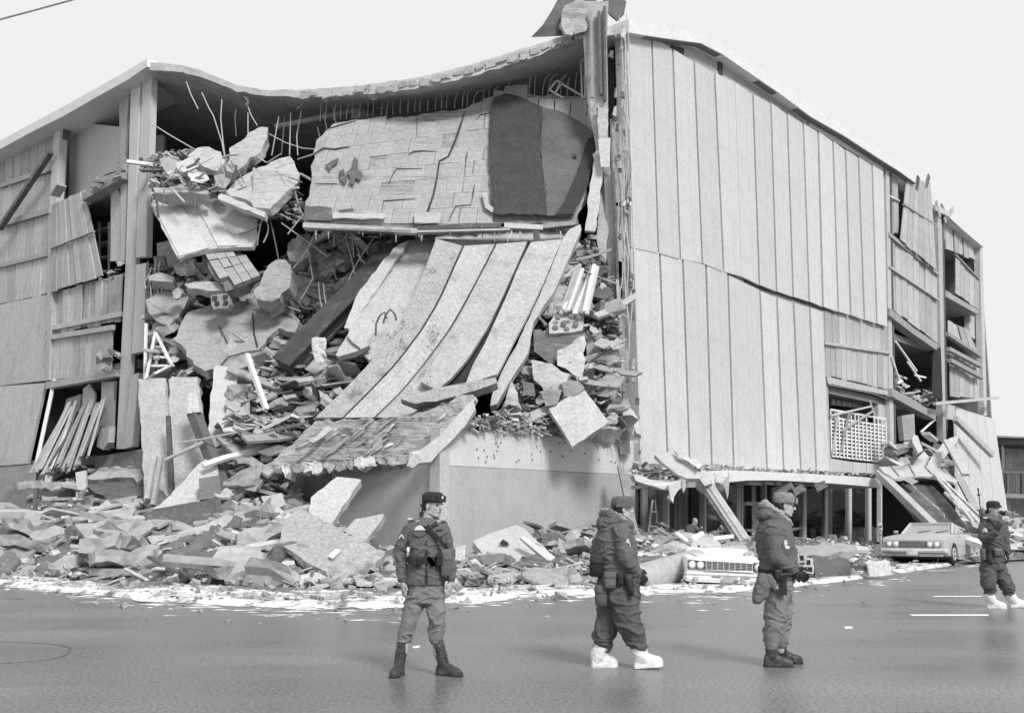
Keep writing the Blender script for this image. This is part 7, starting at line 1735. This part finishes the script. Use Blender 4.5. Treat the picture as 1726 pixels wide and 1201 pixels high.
def cap_hat(P_, fr, rows, material, tilt=.0, fur=.0):
    o, M_, h, f, s, u = fr; rings = []
    for z, rf, rs, cx in rows: rings.append(ering(o(cx, 0, z + 0), rs * h, rf * h, s, f, 22, 2.3))
    mb = MB().loft(rings); return remesh(mb, 'hat', material, P_, .007, 2, fold=.003 if not fur else 0, fscale=20, fur=fur, zs=1)
H1 = cap_hat(P1, fr, ((.16, .43, .39, .01), (.22, .47, .42, .02), (.42, .46, .42, .02), (.54, .40, .38, 0), (.60, .25, .25, 0)), 'fur_dark', fur=.006)
o_, M_, h_, f_, s_, u_ = fr
MB().loft([[o_(.45, y, .17), o_(.50, y, .17), o_(.50, y, .46 - abs(y) * .2), o_(.44, y, .50 - abs(y) * .2)] for y in (-.26, -.13, 0, .13, .26)]).build('front_flap', 'fur_dark', H1)
MB().ell(o_(.515, 0, .36), (.010, .012, .016), M_).build('badge', 'white_paint', H1)
rifle(J(714, 832, .20), J(706, 940, .20), 'rifle slung muzzle up behind the first smiling soldier', (1, 0, .2))
# ============================================================ second soldier: walking to the right, hood down, white boots
P2, d2 = start('soldier with a hood down his back and bulky white boots walking right', 1040, 1125)
J = lambda x, y, dy=0.0: W(x, y, d2 + dy)
body = MB(); fr = head(body, J(1049, 858), Vector((.97, .12, 0)), 1.0)
body.cap(J(1044, 866), J(1040, 886), .062, .075)
body.loft(torso([(880, 1026, 1056, .12), (900, 1016, 1062, .15), (950, 1018, 1066, .15), (1000, 1014, 1066, .15)], d2, -Yv, X, 0, J, 'fwd'))
for pts in ([(J(1048, 896, -.17), .05), (J(1053, 936, -.22), .045), (J(1074, 965, -.14), .034)], [(J(1040, 896, .17), .05), (J(1042, 936, .22), .045), (J(1070, 962, .1), .034)], [(J(1036, 998, .08), .08), (J(1026, 1042, .08), .055), (J(1014, 1095, .1), .042)], [(J(1050, 998, -.08), .08), (J(1060, 1050, -.08), .055), (J(1076, 1098, -.05), .042)]): chain(body, pts)
hand(body, J(1075, 966, -.14), Vector((.6, .35, -.6)), Vector((.5, -.6, .4)), Vector((.5, .2, .8)), 1.0, .8)
hand(body, J(1071, 962, .1), Vector((.6, -.35, -.6)), Vector((.5, .6, .4)), Vector((.5, -.2, .8)), 1.0, .8)
remesh(body, 'body', 'skin', P2, .0055, 2); face_parts(P2, fr)
for y_, w_, b_ in ((-1, J(1075, 966, -.14), -.6), (1, J(1071, 962, .1), .6)):
    gl = MB(); hand(gl, w_, Vector((.6, -.35 * y_, -.6)), Vector((.5, b_, .4)), Vector((.5, -.2 * y_, .8)), 1.2, .8); remesh(gl, 'glove', 'glove', P2, .006, 1)
jk = MB()
jk.loft(torso([(876, 1028, 1056, .11), (884, 1014, 1062, .17), (894, 1006, 1067, .20), (912, 1003, 1071, .215), (935, 1006, 1074, .21), (950, 1010, 1076, .205), (966, 1010, 1079, .21), (980, 1009, 1080, .21)], d2, -Yv, X, 0, J, 'fwd'))
chain(jk, [(J(1047, 895, -.19), .092), (J(1051, 915, -.22), .084), (J(1054, 936, -.24), .078), (J(1064, 954, -.2), .066), (J(1074, 965, -.14), .055)])
chain(jk, [(J(1036, 895, .19), .090), (J(1012, 925, .2), .078), (J(1024, 942, .2), .076), (J(1060, 960, .12), .06)])
chain(jk, [(J(1024, 896, .08), .10), (J(1004, 930, .12), .07)])
JK = remesh(jk, 'jacket', 'jacket_cloth', P2, .009, 3, fold=.010, fscale=5.5)
hd = MB(); hd.ell(J(1028, 878, 0), (.13, .18, .07)); hd.ell(J(1020, 884, .0), (.09, .16, .07)); hd.cap(J(1030, 868, -.10), J(1060, 884, -.09), .055, .05); hd.cap(J(1030, 868, .10), J(1060, 884, .09), .055, .05); hd.cap(J(1018, 866, 0), J(1030, 866, -.11), .05, .055)
remesh(hd, 'hood', 'jacket_cloth', P2, .009, 3, fold=.007, fscale=10)
tb = MB(); ring = [J(1017, 860, .02), J(1024, 860, -.09), J(1040, 866, -.12), J(1054, 876, -.12), J(1065, 886, -.07), J(1070, 892, 0)]
chain(tb, [(p, r_) for p, r_ in zip(ring, (.03, .026, .020, .020, .026, .028))]); tb.cap(J(1068, 882, -.04), J(1070, 896, -.02), .022, .03)
remesh(tb, 'fur_trim', 'fur_trim', P2, .008, 1, fur=.008)
satchel(P2, J(1006, 953, -.08), (.14, .16, .22), 'pack', 'webbing', 0, .1)
satchel(P2, J(1028, 977, -.22), (.12, .10, .155), 'canteen_pouch', 'pouch_cloth')
HS = satchel(P2, J(1046, 975, -.24), (.06, .05, .11), 'ammo_pouch', 'webbing')
hs = MB(); hs.loft([ering(J(x, y, -.25), a, .03, X, Yv, 12) for x, y, a in ((1059, 966, .05), (1060, 978, .045), (1063, 992, .032), (1065, 1004, .02))]); hs.build('holster', 'leather', P2, smooth=True)
loopband(P2, J(1044, 968), .225, .215, -Yv, X, .05, 'belt', 'webbing')
MB().poly([J(1056, 908, -.292), J(1059, 907, -.292), J(1063, 919, -.285), J(1061, 922, -.287), J(1057, 921, -.29), (J(1055, 915, -.292))], Vector((0, .03, 0))).build('sleeve_patch', 'white_cloth', P2)
MB().ell(J(1060, 917, -.288), (.006, .01, .012)).build('patch_emblem', 'webbing', P2)
tr = MB()
tr.loft(torso([(972, 1010, 1079, .19), (990, 1007, 1078, .20), (1005, 1008, 1077, .20), (1016, 1014, 1074, .19)], d2, -Yv, X, 0, J, 'fwd'))
chain(tr, [(J(1034, 1006, .08), .145), (J(1029, 1026, .09), .130), (J(1024, 1046, .09), .118), (J(1018, 1070, .1), .108), (J(1016, 1084, .1), .088)])
chain(tr, [(J(1052, 1006, -.08), .145), (J(1056, 1030, -.09), .136), (J(1061, 1052, -.09), .122), (J(1071, 1074, -.06), .110), (J(1076, 1088, -.05), .088)])
TR = remesh(tr, 'trousers', 'dark_trouser', P2, .010, 3, fold=.014, fscale=5)
satchel(P2, J(1013, 1003, -.14), (.12, .14, .2), 'hip_pocket', 'dark_trouser')
boot(P2, J(1015, 1089, .1), zf(J(997, 1127, .1)), (1, -.02), 'white_rubber', .265, 1.3, 0, 'white_rubber', .07)
boot(P2, J(1076, 1091, -.05), zf(J(1069, 1127, -.05)) + Vector((0, 0, .005)), (1, -.05), 'white_rubber', .285, 1.3, .09, 'white_rubber', .07)
H2 = cap_hat(P2, fr, ((.10, .44, .385, -.02), (.18, .47, .41, -.01), (.36, .46, .41, 0), (.50, .44, .39, .04), (.56, .34, .30, .06)), 'jacket_cloth')
o_, M_, h_, f_, s_, u_ = fr
MB().loft([[o_(x, sg * .40, .10), o_(x, sg * .43, .10), o_(x, sg * .435, .38), o_(x, sg * .40, .40)] for sg in (1,) for x in (-.36, -.1, .15, .36)]).build('ear_flap', 'jacket_cloth', H2)
MB().loft([[o_(x, sg * .40, .10), o_(x, sg * .43, .10), o_(x, sg * .435, .38), o_(x, sg * .40, .40)] for sg in (-1,) for x in (-.36, -.1, .15, .36)]).build('ear_flap', 'jacket_cloth', H2)
# ============================================================ third soldier: standing in profile, pale fur hat, dark boots
P3, d3 = start('soldier in a pale fur hat and dark shoes standing in profile looking right', 1305, 1121)
J = lambda x, y, dy=0.0: W(x, y, d3 + dy)
body = MB(); fr = head(body, J(1322, 853), Vector((.98, -.10, 0)), 1.0, -.05)
body.cap(J(1316, 862), J(1308, 882), .062, .075)
body.loft(torso([(876, 1290, 1322, .12), (900, 1284, 1328, .15), (950, 1286, 1330, .14), (1000, 1292, 1330, .14)], d3, -Yv, X, 0, J, 'fwd'))
for pts in ([(J(1306, 894, -.17), .05), (J(1307, 938, -.22), .045), (J(1334, 958, -.19), .034)], [(J(1308, 894, .17), .05), (J(1314, 936, .22), .045), (J(1338, 958, .1), .034)], [(J(1312, 998, -.08), .08), (J(1306, 1044, -.08), .055), (J(1301, 1100, -.08), .042)], [(J(1318, 998, .08), .08), (J(1319, 1044, .08), .055), (J(1315, 1095, .08), .042)]): chain(body, pts)
remesh(body, 'body', 'skin', P3, .0055, 2); face_parts(P3, fr)
gl = MB(); hand(gl, J(1336, 960, -.19), Vector((.75, .25, -.6)), Vector((.4, -.7, .5)), Vector((.5, .1, .8)), 1.25, .9); remesh(gl, 'glove', 'glove', P3, .006, 1)
gl = MB(); hand(gl, J(1340, 960, .10), Vector((.7, -.35, -.6)), Vector((.4, .7, .5)), Vector((.5, -.1, .8)), 1.25, .9); remesh(gl, 'glove', 'glove', P3, .006, 1)
jk = MB()
jk.loft(torso([(870, 1294, 1322, .11), (878, 1282, 1328, .17), (890, 1276, 1333, .20), (908, 1275, 1337, .215), (925, 1277, 1340, .21), (934, 1280, 1341, .195), (944, 1281, 1342, .20), (960, 1280, 1341, .205), (976, 1281, 1338, .20)], d3, -Yv, X, 0, J, 'fwd'))
chain(jk, [(J(1305, 894, -.19), .092), (J(1305, 916, -.22), .084), (J(1308, 938, -.24), .080), (J(1324, 952, -.22), .066), (J(1335, 959, -.19), .055)])
chain(jk, [(J(1310, 894, .19), .090), (J(1316, 934, .22), .078), (J(1338, 958, .1), .058)])
remesh(jk, 'jacket', 'jacket_cloth', P3, .009, 3, fold=.010, fscale=5.5)
hd = MB(); hd.ell(J(1290, 868, 0), (.10, .17, .075)); hd.cap(J(1288, 866, -.1), J(1318, 876, -.1), .055, .045); hd.cap(J(1288, 866, .1), J(1318, 876, .1), .055, .045)
remesh(hd, 'hood', 'jacket_cloth', P3, .009, 3, fold=.006, fscale=10)
tb = MB(); ring = [J(1285, 851, .02), J(1294, 852, -.08), J(1306, 858, -.11), J(1318, 868, -.11), J(1328, 878, -.07), J(1331, 884, 0)]
chain(tb, [(p, r_) for p, r_ in zip(ring, (.042, .040, .028, .030, .036, .034))]); tb.ell(J(1290, 848, 0), .045)
remesh(tb, 'fur_trim', 'fur_trim', P3, .008, 1, fur=.008)
loopband(P3, J(1312, 962), .215, .20, -Yv, X, .05, 'belt', 'webbing')
mt = MB(); mt.ell(J(1286, 976, -.22), (.07, .05, .07)); mt.cap(J(1286, 980, -.24), J(1277, 1008, -.24), .062, .058); mt.cap(J(1290, 984, -.25), J(1288, 1002, -.25), .05, .045); mt.cap(J(1296, 976, -.24), J(1306, 990, -.26), .05, .045)
remesh(mt, 'hanging_mittens', 'pouch_cloth', P3, .008, 2, fold=.008, fscale=14)
satchel(P3, J(1312, 967, -.25), (.07, .06, .09), 'ammo_pouch', 'leather')
MB().loft([ering(J(x, y, -.26), .026, a, Z, Yv, 12) for x, y, a in ((1314, 968, .03), (1322, 968, .03), (1333, 967, .03))]).build('holster', 'leather', P3)
MB().beam(J(1321, 972, -.26), J(1322, 1002, -.24), .05, .03, up=(0, 1, 0)).build('hanging_strap', 'leather', P3)
MB().ell(J(1324, 915, -.3), (.02, .012, .035)).build('sleeve_patch', 'plaster', P3); MB().ell(J(1308, 990, -.3), (.016, .01, .014)).build('buckle', 'white_paint', P3)
MB().ell(J(1327, 922, -.3), (.025, .012, .018)).build('sleeve_patch', 'white_paint', P3)
tr = MB()
tr.loft(torso([(968, 1286, 1336, .17), (985, 1289, 1335, .18), (1000, 1291, 1333, .175), (1012, 1293, 1331, .16)], d3, -Yv, X, 0, J, 'fwd'))
chain(tr, [(J(1311, 1004, -.07), .115), (J(1309, 1024, -.08), .110), (J(1306, 1046, -.08), .103), (J(1302, 1070, -.08), .094), (J(1301, 1085, -.08), .078)])
chain(tr, [(J(1317, 1004, .07), .112), (J(1319, 1024, .08), .106), (J(1319, 1046, .08), .098), (J(1315, 1068, .08), .086), (J(1315, 1082, .08), .072)])
remesh(tr, 'trousers', 'trouser_cloth', P3, .009, 3, fold=.010, fscale=6)
boot(P3, J(1300, 1082, -.08), zf(J(1288, 1122, -.08)), (1, -.06), 'boot_leather', .29, 1.05)
boot(P3, J(1315, 1076, .10), zf(J(1307, 1121, .16)), (1, -.1), 'boot_leather', .28, 1.05)
H3 = cap_hat(P3, fr, ((.12, .43, .40, -.02), (.2, .47, .43, -.02), (.42, .47, .43, -.02), (.56, .40, .38, -.02), (.62, .26, .26, -.02)), 'fur_pale', fur=.007)
o_, M_, h_, f_, s_, u_ = fr
fl_ = MB(); fl_.loft([[o_(.44, y, .12), o_(.53, y, .13), o_(.56, y, .40 - abs(y) * .3), o_(.47, y, .44 - abs(y) * .3)] for y in (-.26, -.13, 0, .13, .26)]); remesh(fl_, 'front_flap', 'fur_trim', P3, .007, 2, fur=.006)
# ============================================================ fourth soldier: further off at the right, rifle slung
P4, d4 = start('distant soldier with a slung rifle and white boots at the right edge', 1680, 1024)
J = lambda x, y, dy=0.0: W(x, y, d4 + dy)
f4 = Vector((.45, -.89, 0)); s4 = Vector((.89, .45, 0))
body = MB(); fr = head(body, J(1674.5, 858), Vector((.35, -.94, 0)), 1.0)
body.cap(J(1673.5, 864, .02), J(1672, 876, .03), .062, .075)
body.loft(torso([(874, 1662, 1684, .08), (890, 1660, 1686, .10), (940, 1660, 1688, .10), (960, 1661, 1690, .11)], d4, s4, f4, 0, J))
for pts in ([(J(1662, 881, .0), .05), (J(1658, 907, -.12), .045), (J(1678, 897, -.30), .034)], [(J(1686, 881, .05), .05), (J(1693, 908, .02), .045), (J(1696, 929, -.05), .034)], [(J(1668, 954), .08), (J(1667, 978, -.05), .055), (J(1669, 1006), .042)], [(J(1684, 954, .05), .08), (J(1693, 979, .0), .055), (J(1702, 1004, .05), .042)]): chain(body, pts)
remesh(body, 'body', 'skin', P4, .0065, 2); face_parts(P4, fr)
gl = MB(); hand(gl, J(1679, 895, -.31), Vector((.4, -.2, .8)), Vector((.2, -.9, .2)), Vector((-.8, -.2, .4)), 1.25, 1.0); remesh(gl, 'glove', 'glove', P4, .007, 1)
gl = MB(); hand(gl, J(1696.5, 930, -.06), Vector((.1, -.2, -.95)), Vector((.9, -.2, 0)), Vector((-.3, -.9, 0)), 1.25, .7); remesh(gl, 'glove', 'glove', P4, .007, 1)
jk = MB()
jk.loft(torso([(868, 1666, 1682, .06), (873, 1660, 1686, .10), (880, 1656.5, 1689, .13), (896, 1655, 1691, .16), (914, 1657, 1690, .155), (925, 1658, 1690, .15), (938, 1656, 1692, .17), (947, 1656, 1693, .17)], d4, s4, f4, 0, J))
chain(jk, [(J(1662, 882, .0), .095), (J(1658, 896, -.06), .09), (J(1659, 907, -.13), .085), (J(1668, 903, -.22), .07), (J(1677, 898, -.30), .055)])
chain(jk, [(J(1686, 882, .05), .09), (J(1692, 898, .04), .08), (J(1694, 911, .02), .074), (J(1696, 927, -.05), .055)])
remesh(jk, 'jacket', 'dark_trouser', P4, .010, 3, fold=.012, fscale=5.5)
hd = MB(); hd.ell(J(1672, 871, .02), (.17, .13, .065)); hd.cap(J(1663, 872, -.05), J(1672, 876, -.13), .05, .045); hd.cap(J(1683, 872, .02), J(1676, 876, -.12), .05, .045)
remesh(hd, 'hood', 'jacket_cloth', P4, .010, 2, fold=.007, fscale=10)
mbc = MB()
for k in range(2): mbc.beam(J(1657, 893 + k * 3, -.19), J(1660, 890 + k * 3, -.22), .012, .018); mbc.beam(J(1660, 890 + k * 3, -.22), J(1664, 893 + k * 3, -.235), .012, .018)
mbc.build('chevron', 'white_paint', P4)
MB().ell(J(1662, 872.5, -.07), (.06, .05, .02)).build('shoulder_snow', 'white_cloth', P4)
loopband(P4, J(1674, 926), .19, .165, s4, f4, .05, 'belt', 'webbing')
satchel(P4, J(1682, 930, -.17), (.17, .08, .12), 'ammo_pouch', 'pouch_cloth', .4); satchel(P4, J(1660, 934, -.12), (.14, .10, .18), 'canteen_pouch', 'pouch_cloth', .4)
satchel(P4, J(1668, 935, -.2), (.08, .05, .24), 'holster', 'webbing', .4)
tr = MB()
tr.loft(torso([(940, 1658, 1691, .15), (950, 1657, 1692, .15), (960, 1659, 1692, .15)], d4, s4, f4, 0, J))
chain(tr, [(J(1667, 956), .135), (J(1666, 970, -.04), .128), (J(1666, 982, -.05), .118), (J(1668, 992), .108), (J(1668, 998), .09)])
chain(tr, [(J(1682, 956, .05), .135), (J(1688, 970, .02), .125), (J(1694, 982, .0), .115), (J(1699, 992, .03), .105), (J(1701, 997, .05), .09)])
satchel(P4, J(1660, 955, -.06), (.10, .12, .2), 'hip_pocket', 'dark_trouser', .4)
remesh(tr, 'trousers', 'dark_trouser', P4, .011, 3, fold=.014, fscale=5)
boot(P4, J(1668, 1003), zf(J(1664, 1024, .05)), (.9, -.35), 'white_rubber', .29, 1.3, 0, 'white_rubber', .07)
boot(P4, J(1702, 1002, .05), zf(J(1702, 1022, .1)), (.95, -.2), 'white_rubber', .29, 1.3, .06, 'white_rubber', .07)
H4 = cap_hat(P4, fr, ((.14, .44, .40, .0), (.22, .47, .43, .0), (.42, .46, .42, 0), (.54, .38, .36, 0), (.60, .24, .24, 0)), 'fur_dark', fur=.006)
o_, M_, h_, f_, s_, u_ = fr
MB().loft([[o_(.42, y, .12), o_(.50, y, .12), o_(.50, y, .30 - abs(y) * .2), o_(.44, y, .33 - abs(y) * .2)] for y in (-.28, -.14, 0, .14, .28)]).build('front_flap', 'leather', H4)
rifle(J(1648.5, 822, .05), J(1664, 952, .12), 'rifle slung muzzle up beside the distant soldier at the right edge', (1, 0, .1))
strapband(P4, [J(1658, 874, .1), J(1664, 872, -.08), J(1676, 886, -.3), J(1680, 893, -.33)], .035)
# ============================================================ dim figure stooping in the display window
P5, _ = start('dim stooping figure in a dark coat inside the display window behind the debris', 1167, 915, 'figures inside the store')
P5.location = (W(1167, 900, 33.4).x, 33.4, .3); WL[P5.name] = Vector(P5.location)
J = lambda x, y, dy=0.0: W(x, y, 33.4 + dy)
body = MB(); fr = head(body, J(1171, 879), Vector((.6, -.7, 0)), 1.05, -.3); body.cap(J(1170, 882), J(1167, 888), .06, .08)
body.loft([ering(J(x, y), w, .12, X, Yv) for x, y, w in ((1167, 886, .15), (1166, 896, .17), (1166, 910, .19), (1166, 925, .19))]); chain(body, [(J(1172, 888, -.1), .05), (J(1179, 896, -.2), .045), (J(1183, 888, -.3), .035)])
remesh(body, 'body', 'skin', P5, .012, 2); face_parts(P5, fr)
jk = MB(); jk.loft([ering(J(x, y), w, .16, X, Yv) for x, y, w in ((1168, 884, .12), (1167, 889, .20), (1166, 898, .24), (1165, 910, .25), (1165, 926, .26))]); chain(jk, [(J(1173, 889, -.1), .08), (J(1179, 897, -.2), .07), (J(1182, 891, -.28), .05)]); chain(jk, [(J(1160, 889, -.05), .08), (J(1160, 900, -.12), .07), (J(1168, 905, -.2), .05)])
remesh(jk, 'coat', 'jacket_cloth', P5, .014, 3, fold=.01, fscale=7)
